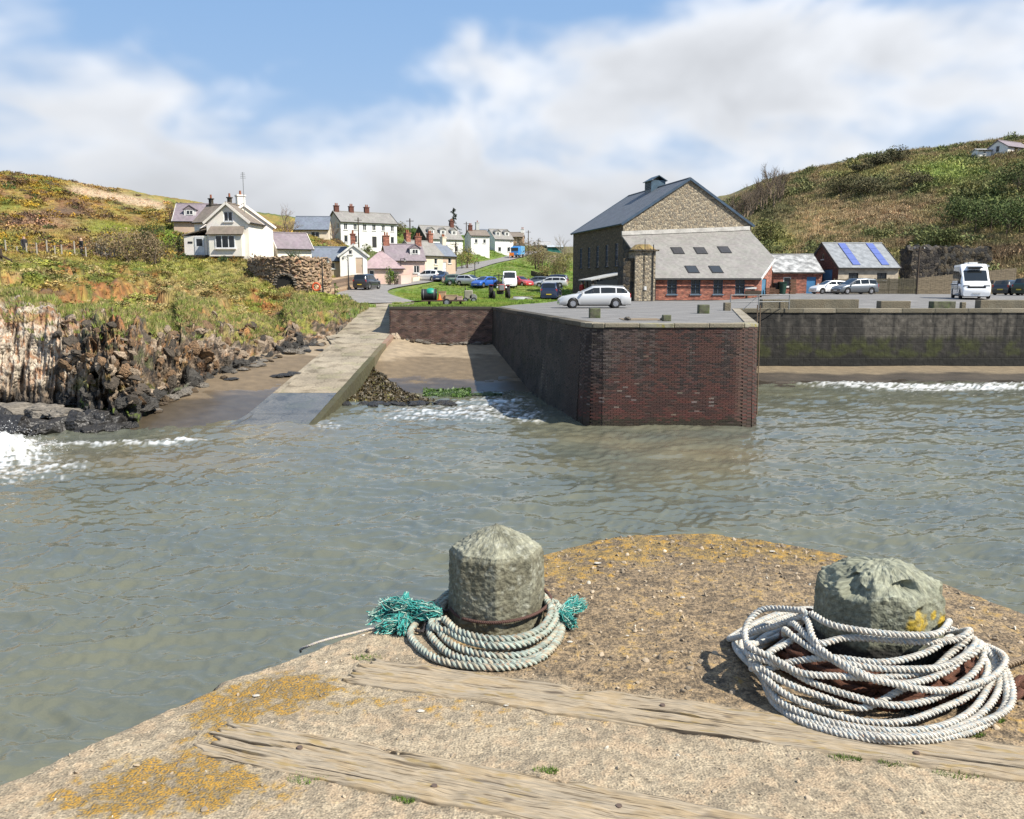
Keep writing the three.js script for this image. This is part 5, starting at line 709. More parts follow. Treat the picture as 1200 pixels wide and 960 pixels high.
house({ label: 'small white cottage with brick chimney and gable to the road', at: P(414, 321, 112), turn: -1.35, L: 4.2, W: 3.4, h: 2.3, rise: 1.3, wall: whiteR, roof: M.slateBlue, right: [wn(-0.4, 2.4, 0.5, 0.55), dr(0.7, 0.9, 2.0, tan)], front: [wn(0, 0.8, 1.0, 1.0, { nx: 2 })], chimneys: [{ x: 1.2, m: M.brickRed, h: 1.3, w: 1.1 }], barge: M.white });
house({ label: 'low pink cottage with hipped pinkish slate roof by the road bend', at: P(447, 329, 118), turn: 0.2, L: 5.6, W: 5.6, h: 1.7, rise: 2.1, hip: true, wall: pink, roof: slateMat([0.62, 0.54, 0.55]), front: [wn(-1.4, 0.5, 0.7, 0.9), wn(1.2, 0.5, 0.7, 0.9)] });
house({ label: 'pink terraced cottage with white gabled dormer and purple roof', at: P(472, 325, 128), turn: 0.35, L: 5.6, W: 5, h: 2.5, rise: 2.2, wall: pink, roof: M.slatePurple, front: [wn(1.5, 0.6, 0.9, 1.1, { nx: 2 }), wn(-1.3, 0.6, 0.8, 1.0)], dormers: [{ x: 1.5, w: 1.5, h: 1.0 }], chimneys: [{ x: -2.4, m: M.brickRed, h: 1.2 }, { x: 2.4, m: M.brickRed, h: 1.2 }] });
house({ label: 'cream terraced cottage with grey roof next to the pink dormer cottage', at: P(491, 325, 135), turn: 0.85, L: 5.6, W: 5, h: 3.4, rise: 2.1, wall: cream, roof: M.slateGrey, front: [wn(-1.4, 2.0, 0.7, 0.9), wn(1.3, 2.0, 0.7, 0.9), dr(-1.4, 0.9, 2.0, M.darkwood), wn(1.3, 0.6, 0.9, 1.0)], left: [wn(0, 1.6, 0.8, 1)], chimneys: [{ x: 2.4, m: M.brickRed, h: 1.2 }, { x: -2.3, m: M.brickRed, h: 1.1 }] });
house({ label: 'tan end-of-terrace cottage with white porch posts by the upper road', at: P(509, 322, 143), turn: 0.9, L: 5.4, W: 4.6, h: 3.1, rise: 1.9, wall: tan, roof: M.slateBlue, front: [wn(-1.3, 1.8, 0.8, 1.0), wn(1.3, 1.8, 0.8, 1.0), dr(0, 0.9, 2.0, M.white)], chimneys: [{ x: 2.2, m: cream, h: 1.1 }] });
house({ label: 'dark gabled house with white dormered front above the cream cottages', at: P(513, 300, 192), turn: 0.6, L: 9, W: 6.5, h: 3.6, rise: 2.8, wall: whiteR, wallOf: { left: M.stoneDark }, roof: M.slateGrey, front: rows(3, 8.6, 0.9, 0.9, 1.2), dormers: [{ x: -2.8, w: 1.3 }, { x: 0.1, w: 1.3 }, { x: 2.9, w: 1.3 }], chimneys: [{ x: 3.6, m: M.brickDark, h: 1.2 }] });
house({ label: 'plain white house with brown chimney behind the willow bushes', at: P(559, 297, 200), turn: 0.35, L: 4.4, W: 5, h: 3.9, rise: 1.2, wall: whiteR, roof: M.slateBrown, front: [wn(-1, 2.2, 0.7, 0.9), wn(1, 2.2, 0.7, 0.9)], chimneys: [{ x: -1.6, m: M.brickDark, h: 1.1 }] });
house({ label: 'grey slate house with pale stack joined to the white dormer house', at: P(567, 299, 224), turn: 0.45, L: 4.6, W: 6.5, h: 4.4, rise: 2.0, wall: greyR, roof: M.slateBlue, front: [wn(0.6, 2.5, 0.8, 1.1)], chimneys: [{ x: -1.8, m: greyR, h: 1.7, pots: 1 }] });
house({ label: 'tall white house with two steep dormers beside the upper road', at: P(584, 299, 222), turn: 0.5, L: 5.2, W: 6.4, h: 3.9, rise: 2.5, wall: whiteR, roof: M.slateGrey, front: [wn(-1.3, 0.8, 0.9, 1.1), wn(1.3, 0.8, 0.9, 1.1)], dormers: [{ x: -1.3, w: 1.3 }, { x: 1.3, w: 1.3 }], left: [wn(0, 1, 0.8, 1)] });
house({ label: 'brown stone house with dark roof farthest up the road', at: P(604, 296, 245), turn: -0.1, L: 4.6, W: 6, h: 4.2, rise: 1.3, wall: M.stoneKiln, roof: M.slateBrown, front: [wn(-0.9, 2.2, 0.8, 0.9), wn(1.0, 2.2, 0.8, 0.9)], chimneys: [{ x: 2.0, m: whiteR, h: 0.9 }] });
house({ name: 'green_shed', label: 'green metal shed far off behind the bare scrub', category: 'shed', at: P(650, 297, 270), turn: 0.05, L: 4.7, W: 5, h: 1.8, rise: 0.5, wall: plain(0.02, 0.20, 0.17, 0.5), roof: plain(0.5, 0.55, 0.6), front: [dr(0, 1.8, 1.6, plain(0.02, 0.16, 0.14))] });
house({ name: 'grey_barn', label: 'pale grey barn roof far off left of the green shed', category: 'barn', at: P(636, 294, 290), turn: 0.1, L: 5, W: 6, h: 1.7, rise: 1.2, wall: plain(0.6, 0.6, 0.6), roof: M.slatePale, front: [dr(0, 1.6, 1.4, M.black)] });
house({ label: 'white bungalow on the skyline of the right hill', at: P(1182, 183, 176), turn: 0.5, L: 7.5, W: 4.2, h: 1.4, rise: 1.3, wall: whiteR, roof: M.slatePurple, left: [wn(0, 0.5, 0.8, 1.2)], front: [wn(-1, 0.5, 1.2, 0.9)] });
house({ name: 'hilltop_shed', label: 'small pale flat shed on the right hill beside the skyline bungalow', category: 'shed', at: P(1150, 182, 176), turn: 0, L: 2.6, W: 2.4, h: 0.8, rise: 0.3, wall: whiteR, roof: M.slatePale, front: [wn(0, 0.2, 0.5, 0.4)] });
function roadWall(name, label, pts, h, m, t = 0.4) { // built as one run following the ground
  const c = new THREE.CatmullRomCurve3(pts), N = 40, g = []; for (let i = 0; i < N; i++) { const a = c.getPoint(i / N), b = c.getPoint((i + 1) / N); a.y = groundY(a.x, -a.z) - 0.4; b.y = groundY(b.x, -b.z) - 0.4; g.push(panel(a, b, h + 0.4, h + 0.4 + (a.y - b.y) * 0, t)); } solid(name, g, m, label, 'wall');
}
roadWall('roadside_wall', 'rubble wall along the road beyond the bastion', [P(388, 345, 88), P(398, 342, 93), P(412, 339, 101), P(428, 336, 109)], 1.7, M.stoneKiln); roadWall('garden_wall', 'low pink garden wall where the road passes the pink cottages', [P(470, 332, 114), P(477, 331, 116), P(482, 330, 119)], 1.3, pink);
roadWall('terrace_wall', 'pale low wall in front of the cream cottages', [P(484, 330, 122), P(500, 326, 130), P(514, 323, 138)], 0.7, cream); roadWall('field_wall', 'grey stone wall along the foot of the scrub beyond the green', [P(622, 319, 150), P(640, 321, 146), P(664, 324, 140)], 0.8, M.stoneDark);
function lampPost(label, px, pyTop, D, arm = 1) { const p = stand(px, D), top_ = P(px, pyTop, D).y - p.y, o = thing('street_lamp', label, 'street lamp', p); part('post', bar(v3(0, 0, 0), v3(0, top_, 0), 0.075, 8, 0.05), M.black, o); part('base', cyl(0.13, 0.1, 0.7, 0, 0, 0, 10), M.black, o); part('bracket', [bar(v3(0, top_ - 0.05, 0), v3(0.55 * arm, top_ + 0.05, 0), 0.035), bar(v3(0, top_ - 0.5, 0), v3(0.4 * arm, top_, 0), 0.02)], M.black, o); const s = part('lantern', [cyl(0.16, 0.05, 0.22, 0.55 * arm, top_ - 0.22, 0, 10)], M.black, o); part('lamp_glass', cyl(0.1, 0.14, 0.16, 0.55 * arm, top_ - 0.38, 0, 10), plain(0.7, 0.7, 0.65, 0.3), s); return o; }
lampPost('black street lamp with bracket before the rubble bastion', 378, 303, 79); lampPost('black street lamp by the road wall behind the dark car', 408.5, 301, 98, -1); lampPost('black street lamp beside the pink garden wall', 470, 303, 116); lampPost('black street lamp on the village green above the parked cars', 556.5, 307, 128); lampPost('black street lamp at the edge of the upper road', 524, 309, 146, -1);
function pole(label, px, pyTop, D, h) { const p = stand(px, D), o = thing('telegraph_pole', label, 'pole', p), H = P(px, pyTop, D).y - p.y; part('pole', bar(v3(0, 0, 0), v3(0, H, 0), 0.14, 7, 0.1), M.darkwood, o); part('crossarm', box(1.3, 0.1, 0.1, 0, H - 0.5, 0), M.darkwood, o); }
pole('telegraph pole rising between the white terrace and pink cottages', 481.5, 256, 150); pole('telegraph pole in the front of the white terrace', 421.5, 255, 152); pole('telegraph pole beside the upper road before the bare scrub', 619, 270, 225); pole('telegraph pole beside the tall dark conifer', 547, 260, 205); pole('short telegraph pole far off beyond the scrub', 630.5, 280, 260); pole('bare pole standing among the willow bushes', 534.5, 283, 150);
// ---------------------------------------------------------------- vehicles
const wheelGeo = (() => { const pts = [[0.6, -0.5], [0.93, -0.5], [1.0, -0.36], [1.0, 0.36], [0.93, 0.5], [0.6, 0.5]].map(([r, y]) => new THREE.Vector2(r, y)); const g = new THREE.LatheGeometry(pts, 20); g.rotateX(Math.PI / 2); return g; })();
const rimGeo = (() => { const gs = [cyl(0.62, 0.62, 0.7, 0, -0.38, 0, 18)]; const out = []; for (const g of gs) { g.rotateX(Math.PI / 2); out.push(g); } for (let i = 0; i < 5; i++) { const b = new THREE.BoxGeometry(0.16, 0.5, 0.12); b.translate(0, 0.3, 0.40); b.rotateZ(i * Math.PI * 0.4); out.push(planarUV(b)); } const h = cyl(0.12, 0.12, 0.12, 0, 0, 0, 10); h.rotateX(Math.PI / 2); h.translate(0, 0, 0.38); out.push(h); return mergeAll(out); })();
const rimInner = plain(0.08, 0.08, 0.085, 0.6);
function wheel(parent, x, y, z, r, w, rim = M.rim) { const t = part('wheel', wheelGeo, M.tyre, parent); t.scale.set(r, r, w * Math.sign(z)); t.position.set(x, y, z); part('rim', rimGeo, rim, t); return t; }
const CARS = { // x along the car from tail (-0.5) to nose (0.5): belt line and roof line, metres
  estate: { L: 4.8, W: 1.79, H: 1.5, belt: [[-0.5, 0.72], [-0.485, 0.95], [-0.3, 0.97], [0.2, 0.93], [0.30, 0.90], [0.44, 0.76], [0.49, 0.62], [0.5, 0.5]], roof: [[-0.5, 0.74], [-0.485, 1.0], [-0.40, 1.43], [-0.2, 1.49], [0.02, 1.47], [0.235, 0.97], [0.30, 0.93], [0.44, 0.79], [0.5, 0.52]], ws: [0.04, 0.225], rw: [-0.475, -0.405], side: [-0.455, 0.16], pillars: [-0.29, -0.07], wh: [-0.285, 0.31], r: 0.315 },
  hatch: { L: 4.0, W: 1.7, H: 1.46, belt: [[-0.5, 0.7], [-0.485, 0.95], [-0.3, 0.98], [0.2, 0.93], [0.30, 0.90], [0.44, 0.76], [0.49, 0.62], [0.5, 0.5]], roof: [[-0.5, 0.72], [-0.485, 1.0], [-0.40, 1.38], [-0.15, 1.46], [0.03, 1.43], [0.25, 0.97], [0.31, 0.93], [0.44, 0.79], [0.5, 0.52]], ws: [0.05, 0.24], rw: [-0.475, -0.405], side: [-0.40, 0.17], pillars: [-0.10], wh: [-0.31, 0.32], r: 0.30 },
  mpv: { L: 4.7, W: 1.82, H: 1.68, belt: [[-0.5, 0.75], [-0.485, 1.0], [-0.3, 1.03], [0.2, 0.98], [0.32, 0.93], [0.45, 0.78], [0.5, 0.52]], roof: [[-0.5, 0.78], [-0.485, 1.1], [-0.43, 1.58], [-0.2, 1.67], [0.05, 1.62], [0.28, 1.02], [0.34, 0.95], [0.45, 0.8], [0.5, 0.54]], ws: [0.07, 0.27], rw: [-0.478, -0.435], side: [-0.44, 0.2], pillars: [-0.24, -0.02], wh: [-0.30, 0.32], r: 0.33 },
  suv: { L: 4.5, W: 1.85, H: 1.76, belt: [[-0.5, 0.8], [-0.49, 1.05], [-0.3, 1.1], [0.2, 1.06], [0.3, 1.04], [0.46, 0.94], [0.5, 0.6]], roof: [[-0.5, 0.82], [-0.49, 1.15], [-0.46, 1.66], [-0.2, 1.76], [0.06, 1.73], [0.22, 1.12], [0.3, 1.07], [0.46, 0.97], [0.5, 0.62]], ws: [0.08, 0.21], rw: [-0.488, -0.463], side: [-0.45, 0.15], pillars: [-0.26, -0.06], wh: [-0.3, 0.32], r: 0.37 },
  van: { L: 5.2, W: 1.95, H: 2.15, belt: [[-0.5, 0.9], [-0.497, 1.1], [0.2, 1.15], [0.36, 1.08], [0.46, 0.92], [0.5, 0.6]], roof: [[-0.5, 0.95], [-0.495, 2.05], [-0.45, 2.15], [0.15, 2.13], [0.22, 2.05], [0.385, 1.15], [0.46, 0.96], [0.5, 0.62]], ws: [0.235, 0.375], rw: [-0.4965, -0.4955], side: [-0.42, 0.29], pillars: [-0.18, 0.08], wh: [-0.3, 0.33], r: 0.34 },
  motorhome: { L: 6.0, W: 2.05, H: 2.75, belt: [[-0.5, 1.0], [-0.497, 1.2], [0.3, 1.22], [0.40, 1.16], [0.47, 0.98], [0.5, 0.62]], roof: [[-0.5, 1.1], [-0.495, 2.5], [-0.45, 2.62], [0.12, 2.62], [0.235, 2.2], [0.42, 1.25], [0.47, 1.03], [0.5, 0.66]], ws: [0.25, 0.405], rw: [-0.4965, -0.4955], side: [-0.42, 0.31], pillars: [-0.2, 0.03, 0.19], wh: [-0.28, 0.35], r: 0.36 },
};
function car(type, paint, label, category, at, turn, o = {}) {
  const s = CARS[type], k = o.k ?? 1, g = thing(o.name ?? 'parked_car', label, category, at, turn, o.group), L = s.L, hw = s.W / 2, cab = (x) => lut(s.roof, x) - lut(s.belt, x);
  const half = (x) => hw * (1 - 0.13 * Math.pow(clamp((Math.abs(x) - 0.36) / 0.14), 2.2)), Ra = s.r + 0.055;
  const under = (x) => { let y = 0.21; for (const w of s.wh) { const d = (x - w) * L; if (Math.abs(d) < Ra) y = Math.max(y, s.r + Math.sqrt(Ra * Ra - d * d)); } return y; };
  const sect = (x) => { const w = half(x), b = lut(s.belt, x), r = Math.max(lut(s.roof, x), b + 0.012), c = clamp((r - b) / 0.4), yb = Math.min(under(x), b - 0.1), tall = clamp((s.H - 1.7) / 0.5), wr = mixn(w * 0.90, w * mixn(0.77, 0.88, tall), c), low = Math.max(yb + 0.03, 0.36); return [[0, yb], [w * 0.9, yb], [w * 0.985, Math.max(yb + 0.02, 0.28)], [w, Math.max(low, b * 0.62)], [w * 0.975, b - 0.02], [w * 0.95, b], [wr, r - 0.07 * c - 0.005], [wr * 0.9, r - 0.015 * c], [wr * 0.5, r], [0, r + 0.012 * c]]; };
  const xs = new Set([-0.5, 0.5]); for (let x = -0.5; x <= 0.5; x += 0.02) xs.add(+x.toFixed(3)); for (const t of [...s.belt, ...s.roof]) xs.add(t[0]); for (const w of s.wh) for (let a = -1; a <= 1.001; a += 0.125) xs.add(w + a * Ra / L * 0.999); for (const e of [0.488, 0.495, -0.488, -0.495]) xs.add(e);
  const st = [...xs].sort((a, b) => a - b), n = 10, full = st.map((x) => { const q = sect(x); return [...q, ...q.slice(1, 9).reverse().map(([z, y]) => [-z, y])].map(([z, y]) => v3(x * L, y, z)); }), m = full[0].length, tri = [];
  for (let i = 0; i + 1 < full.length; i++) for (let j = 0; j < m; j++) { const a = full[i][j], b = full[i][(j + 1) % m], c = full[i + 1][(j + 1) % m], d = full[i + 1][j]; tri.push(a, b, c, a, c, d); }
  for (const [ring, flip] of [[full[0], 1], [full[full.length - 1], 0]]) { const ce = ring.reduce((p, q) => p.add(q), v3(0, 0, 0)).multiplyScalar(1 / m); for (let j = 0; j < m; j++) tri.push(ce, ...(flip ? [ring[(j + 1) % m], ring[j]] : [ring[j], ring[(j + 1) % m]])); }
  let bg = new THREE.BufferGeometry().setFromPoints(tri); bg.computeVertexNormals(); bg = smooth(bg, 0.62); part('body', bg, paint, g);
  const strip = (x0, x1, f0, f1, sgn, nn = 8) => { const out = []; for (let i = 0; i < nn; i++) { const q = [i, i + 1].map((e) => { const x = mixn(x0, x1, e / nn), c = sect(x), A = c[5], B = c[6], pt = (t) => v3(x * L, mixn(A[1], B[1], t), sgn * (mixn(A[0], B[0], t) + 0.008)); return [pt(f0), pt(f1)]; }); out.push(q[0][0], q[1][0], q[1][1], q[0][0], q[1][1], q[0][1]); } const gg = new THREE.BufferGeometry().setFromPoints(sgn > 0 ? out : out.reverse()); gg.computeVertexNormals(); return gg; };
  const cuts = [s.side[0], ...s.pillars, s.side[1]]; for (const sg of [1, -1]) for (let i = 0; i + 1 < cuts.length; i++) if (!(o.blind && i < o.blind)) part('side_window', strip(cuts[i] + 0.008, cuts[i + 1] - 0.008, 0.10, 0.9, sg), M.carglass, g);
  const sheet = (x0, x1, kk = 6) => { const out = []; const line = (x) => { const c = sect(x); return [-1, 1].flatMap((sg) => (sg < 0 ? [c[7], c[8]] : [c[9], c[8], c[7]]).map(([z, y]) => [sg * z, y])).map(([z, y]) => v3(x * L, y + 0.007, z * 0.95)); }; const dirn = x0 > 0 ? 0.007 : -0.007; for (let i = 0; i < kk; i++) { const a = line(mixn(x0, x1, i / kk)), b = line(mixn(x0, x1, (i + 1) / kk)); [...a, ...b].forEach((p) => { p.x += dirn; }); for (let j = 0; j + 1 < a.length; j++) out.push(a[j], a[j + 1], b[j + 1], a[j], b[j + 1], b[j]); } const gg = new THREE.BufferGeometry().setFromPoints(out); gg.computeVertexNormals(); return gg; };
  part('windscreen', sheet(s.ws[0], s.ws[1]), M.carglass, g);
  if (s.rw[1] - s.rw[0] > 0.01) part('rear_window', sheet(s.rw[0], s.rw[1]), M.carglass, g); else if (!o.blind) part('rear_window', box(0.02, 0.55, hw * 1.4, -L / 2 - 0.004, s.H * 0.6, 0), M.carglass, g);
  for (const w of s.wh) for (const z of [1, -1]) wheel(g, w * L, s.r, z * (hw - 0.10), s.r, 0.2, o.rim);
  const nb = lut(s.belt, 0.47), tb = lut(s.belt, -0.48);
  for (const z of [1, -1]) { part('headlight', planarUV(new RoundedBoxGeometry(0.2, 0.14, 0.34, 2, 0.04).translate(L * 0.466, nb - 0.10, z * hw * 0.66)), M.lampWhite, g); part('tail_light', planarUV(new RoundedBoxGeometry(0.08, 0.3, 0.16, 2, 0.02).translate(-L * 0.487, tb - 0.12, z * hw * 0.80)), M.lampRed, g); part('mirror', planarUV(new RoundedBoxGeometry(0.12, 0.15 * (s.H > 2 ? 1.8 : 1), 0.2, 2, 0.03).translate(L * (s.ws[1] - 0.04), lut(s.belt, s.ws[1]) + 0.1, z * (hw + 0.08))), s.H > 2 ? M.black : paint, g); }
  part('grille', box(0.06, 0.17, hw * 0.9, L * 0.484, 0.44, 0), M.black, g); part('number_plate', box(0.02, 0.11, 0.52, L * 0.5 + 0.012, 0.36, 0), M.plateW, g); part('number_plate', box(0.02, 0.11, 0.52, -L * 0.5 - 0.015, 0.5, 0), M.plate, g);
  part('underbody', box(L * 0.86, 0.2, hw * 1.5, 0, 0.16, 0), M.black, g);
  if (o.extra) o.extra(g, s, L, hw); g.scale.setScalar(k); return g;
}
function smooth(g, cosMin) { // average normals of faces that meet at less than a crease
  const p = g.attributes.position, n = g.attributes.normal, map = new Map(), key = (i) => `${Math.round(p.getX(i) * 500)},${Math.round(p.getY(i) * 500)},${Math.round(p.getZ(i) * 500)}`;
  for (let i = 0; i < p.count; i++) { const k = key(i); if (!map.has(k)) map.set(k, []); map.get(k).push(i); } const out = new Float32Array(p.count * 3), a = v3(), b = v3(), s = v3();
  for (let i = 0; i < p.count; i++) { a.fromBufferAttribute(n, i); s.set(0, 0, 0); for (const j of map.get(key(i))) { b.fromBufferAttribute(n, j); if (a.dot(b) > cosMin) s.add(b); } s.normalize(); out.set([s.x, s.y, s.z], i * 3); } g.setAttribute('normal', new THREE.BufferAttribute(out, 3)); return planarUV2(g);
}
function planarUV2(g) { const p = g.attributes.position, uv = new Float32Array(p.count * 2); for (let i = 0; i < p.count; i++) { uv[i * 2] = p.getX(i); uv[i * 2 + 1] = p.getY(i); } g.setAttribute('uv', new THREE.BufferAttribute(uv, 2)); return g; }
const silver = M.paint(0.50, 0.51, 0.52, 0.3), whiteP = M.paint(0.8, 0.8, 0.8), darkP = M.paint(0.03, 0.033, 0.038, 0.3), greyP = M.paint(0.12, 0.135, 0.15, 0.5), blueP = M.paint(0.02, 0.10, 0.42, 0.2), navyP = M.paint(0.012, 0.022, 0.06, 0.2), greenP = M.paint(0.015, 0.05, 0.035, 0.2), redP = M.paint(0.35, 0.03, 0.03);
car('estate', silver, 'silver estate car parked side-on on the quay before the warehouse', 'car', stand(696, 58), Math.PI + 0.04, { extra: (g) => { for (const z of [0.62, -0.62]) part('roof_rail', bar(v3(-1.9, 1.49, z), v3(0.1, 1.53, z), 0.02), M.metal, g); } });
car('mpv', greyP, 'dark grey people carrier parked before the board fence', 'car', stand(1002, 90).setY(4.66), Math.PI + 0.28); car('hatch', whiteP, 'white hatchback half hidden behind the grey people carrier', 'car', stand(972, 93).setY(4.66), Math.PI + 0.22);
car('motorhome', M.paint(0.74, 0.75, 0.76), 'white high roofed motorhome parked facing the harbour', 'motorhome', stand(1137.5, 66.5).setY(4.64), -(Math.PI / 2 + 0.34), { name: 'motorhome', blind: 0, extra: (g, s, L, hw) => { part('roof_light', planarUV(new RoundedBoxGeometry(0.9, 0.1, 1.0, 2, 0.03).translate(0.9, 2.54, 0)).rotateZ(-0.14), M.carglass, g); for (const x of [-1.6, 0.2]) part('roof_hatch', planarUV(new RoundedBoxGeometry(0.6, 0.14, 0.6, 2, 0.04).translate(x, 2.68, 0)), M.white, g); part('awning', bar(v3(-2.2, 2.45, -hw * 0.93), v3(1.0, 2.45, -hw * 0.93), 0.09), M.white, g); part('bonnet_vent', box(0.07, 0.26, 1.2, L * 0.484, 0.68, 0), M.black, g); for (const z of [1, -1]) { part('side_stripe', box(3.6, 0.1, 0.02, -0.8, 1.02, z * (hw + 0.006)), plain(0.16, 0.18, 0.21, 0.5), g); part('cab_door_seam', box(0.02, 1.3, 0.02, 1.0, 0.5, z * (hw + 0.006)), M.black, g); part('lamp_surround', box(0.1, 0.2, 0.4, L * 0.472, 0.82, z * 0.68), plain(0.12, 0.13, 0.14, 0.3), g); } part('bumper', box(0.14, 0.3, 1.7, L * 0.483, 0.24, 0), plain(0.1, 0.1, 0.105, 0.6), g); } });
car('hatch', darkP, 'black hatchback with yellow rear plate beside the motorhome', 'car', stand(1183, 84).setY(4.66), Math.PI / 2 - 0.9); car('mpv', greenP, 'dark green car parked at the right end of the car park', 'car', stand(1216, 82).setY(4.66), 0.35);
car('suv', darkP, 'dark off-road car driving away up the road past the rubble wall', 'car', V(colX(430, 100), roadNear(colX(430, 100), 100)[1] + 0.02, 100), Math.PI / 2 - 0.22, { name: 'moving_car' });
const carAt = (t, p, l, px, D, turn, o) => car(t, p, l, 'car', stand(px, D), turn, o);
carAt('mpv', whiteP, 'white car parked at the foot of the cream cottages', 502.5, 126, 2.5); carAt('hatch', navyP, 'small navy car nose to the green beside the white car', 517, 125, -1.75); carAt('hatch', greenP, 'dark green hatchback parked on the grass left of the silver saloon', 536, 118, 0.3); carAt('hatch', silver, 'silver hatchback between the dark green and bright blue cars', 551, 116.5, -0.6); carAt('hatch', blueP, 'bright blue hatchback beside the white van on the green', 568, 115, -2.2);
car('van', whiteP, 'white van parked nose forward on the green', 'van', stand(597, 115), -1.55, { name: 'parked_van', blind: 2 }); carAt('hatch', redP, 'small red car half hidden behind the white van', 609, 119, -0.8);
carAt('estate', silver, 'silver car parked on the green road left of the warehouse', 645, 120, Math.PI - 0.15); carAt('mpv', navyP, 'dark blue car behind the silver car left of the warehouse', 648, 129, Math.PI - 0.2); carAt('hatch', greyP, 'grey car at the left of the silver car near the warehouse', 629, 124, Math.PI - 0.3);
carAt('suv', navyP, 'navy off-road car with yellow plate parked at the quay grass edge', 646, 87, Math.PI / 2 - 0.15);
{ // lorry on the upper road
  const o = thing('blue_lorry', 'bright blue lorry on the upper road by the scrub', 'lorry', stand(606.5, 205).add(v3(0, 0.1, 0)), -1.9), b = M.paint(0.02, 0.22, 0.6); part('cab', planarUV(new RoundedBoxGeometry(1.5, 1.9, 2.0, 2, 0.15).translate(1.4, 1.45, 0)), b, o); part('load_box', box(3.0, 1.9, 2.0, -0.9, 0.8, 0), M.paint(0.1, 0.35, 0.65), o); part('windscreen', box(0.04, 0.7, 1.7, 2.16, 1.5, 0), M.carglass, o); for (const x of [1.3, -1.6]) for (const z of [0.85, -0.85]) wheel(o, x, 0.42, z, 0.42, 0.28); for (const z of [0.7, -0.7]) part('headlight', box(0.05, 0.18, 0.3, 2.16, 0.75, z), M.lampWhite, o);
  const r = stand(599.5, 203), w = thing('works_barrier', 'orange works barrier beside the blue lorry', 'barrier', r); part('panel', box(1.1, 0.7, 0.08, 0, 0.6, 0), plain(0.75, 0.2, 0.02), w); for (const x of [-0.45, 0.45]) part('leg', box(0.08, 1.3, 0.08, x, 0, -0.09), plain(0.75, 0.2, 0.02), w);
}
{ // old red tractor, front towards us
  const o = thing('red_tractor', 'old red tractor with tall rear wheels parked on the grass', 'tractor', stand(586, 84), -1.45), red = M.paint(0.28, 0.035, 0.03); part('bonnet', planarUV(new RoundedBoxGeometry(1.7, 0.65, 0.6, 2, 0.1).translate(0.75, 1.15, 0)), red, o); part('gearbox', box(1.9, 0.5, 0.5, 0, 0.5, 0), M.black, o); part('grille', box(0.05, 0.5, 0.46, 1.62, 0.9, 0), M.metal, o);
  for (const z of [1, -1]) { wheel(o, -0.75, 0.72, z * 0.82, 0.72, 0.36, red); wheel(o, 1.2, 0.4, z * 0.72, 0.4, 0.2, red); part('mudguard', [slab([v3(-1.5, 1.35, z * 0.62), v3(-0.1, 1.35, z * 0.62), v3(-0.1, 1.4, z * 1.0), v3(-1.5, 1.4, z * 1.0)], 0.05)], red, o); part('headlight', cyl(0.12, 0.1, 0.14, 1.4, 1.12, z * 0.4, 10), M.lampWhite, o); }
  part('seat', box(0.45, 0.5, 0.5, -0.7, 1.25, 0), M.black, o); part('roll_bar', [bar(v3(-1.0, 1.3, 0.5), v3(-1.0, 2.3, 0.5), 0.04), bar(v3(-1.0, 1.3, -0.5), v3(-1.0, 2.3, -0.5), 0.04), bar(v3(-1.0, 2.3, 0.5), v3(-1.0, 2.3, -0.5), 0.04)], M.black, o); part('exhaust', bar(v3(0.8, 1.4, 0.2), v3(0.8, 2.45, 0.2), 0.05), M.black, o); part('steering_wheel', planarUV(new THREE.TorusGeometry(0.2, 0.025, 6, 16).rotateY(1.2).translate(-0.15, 1.65, 0)), M.black, o);
}
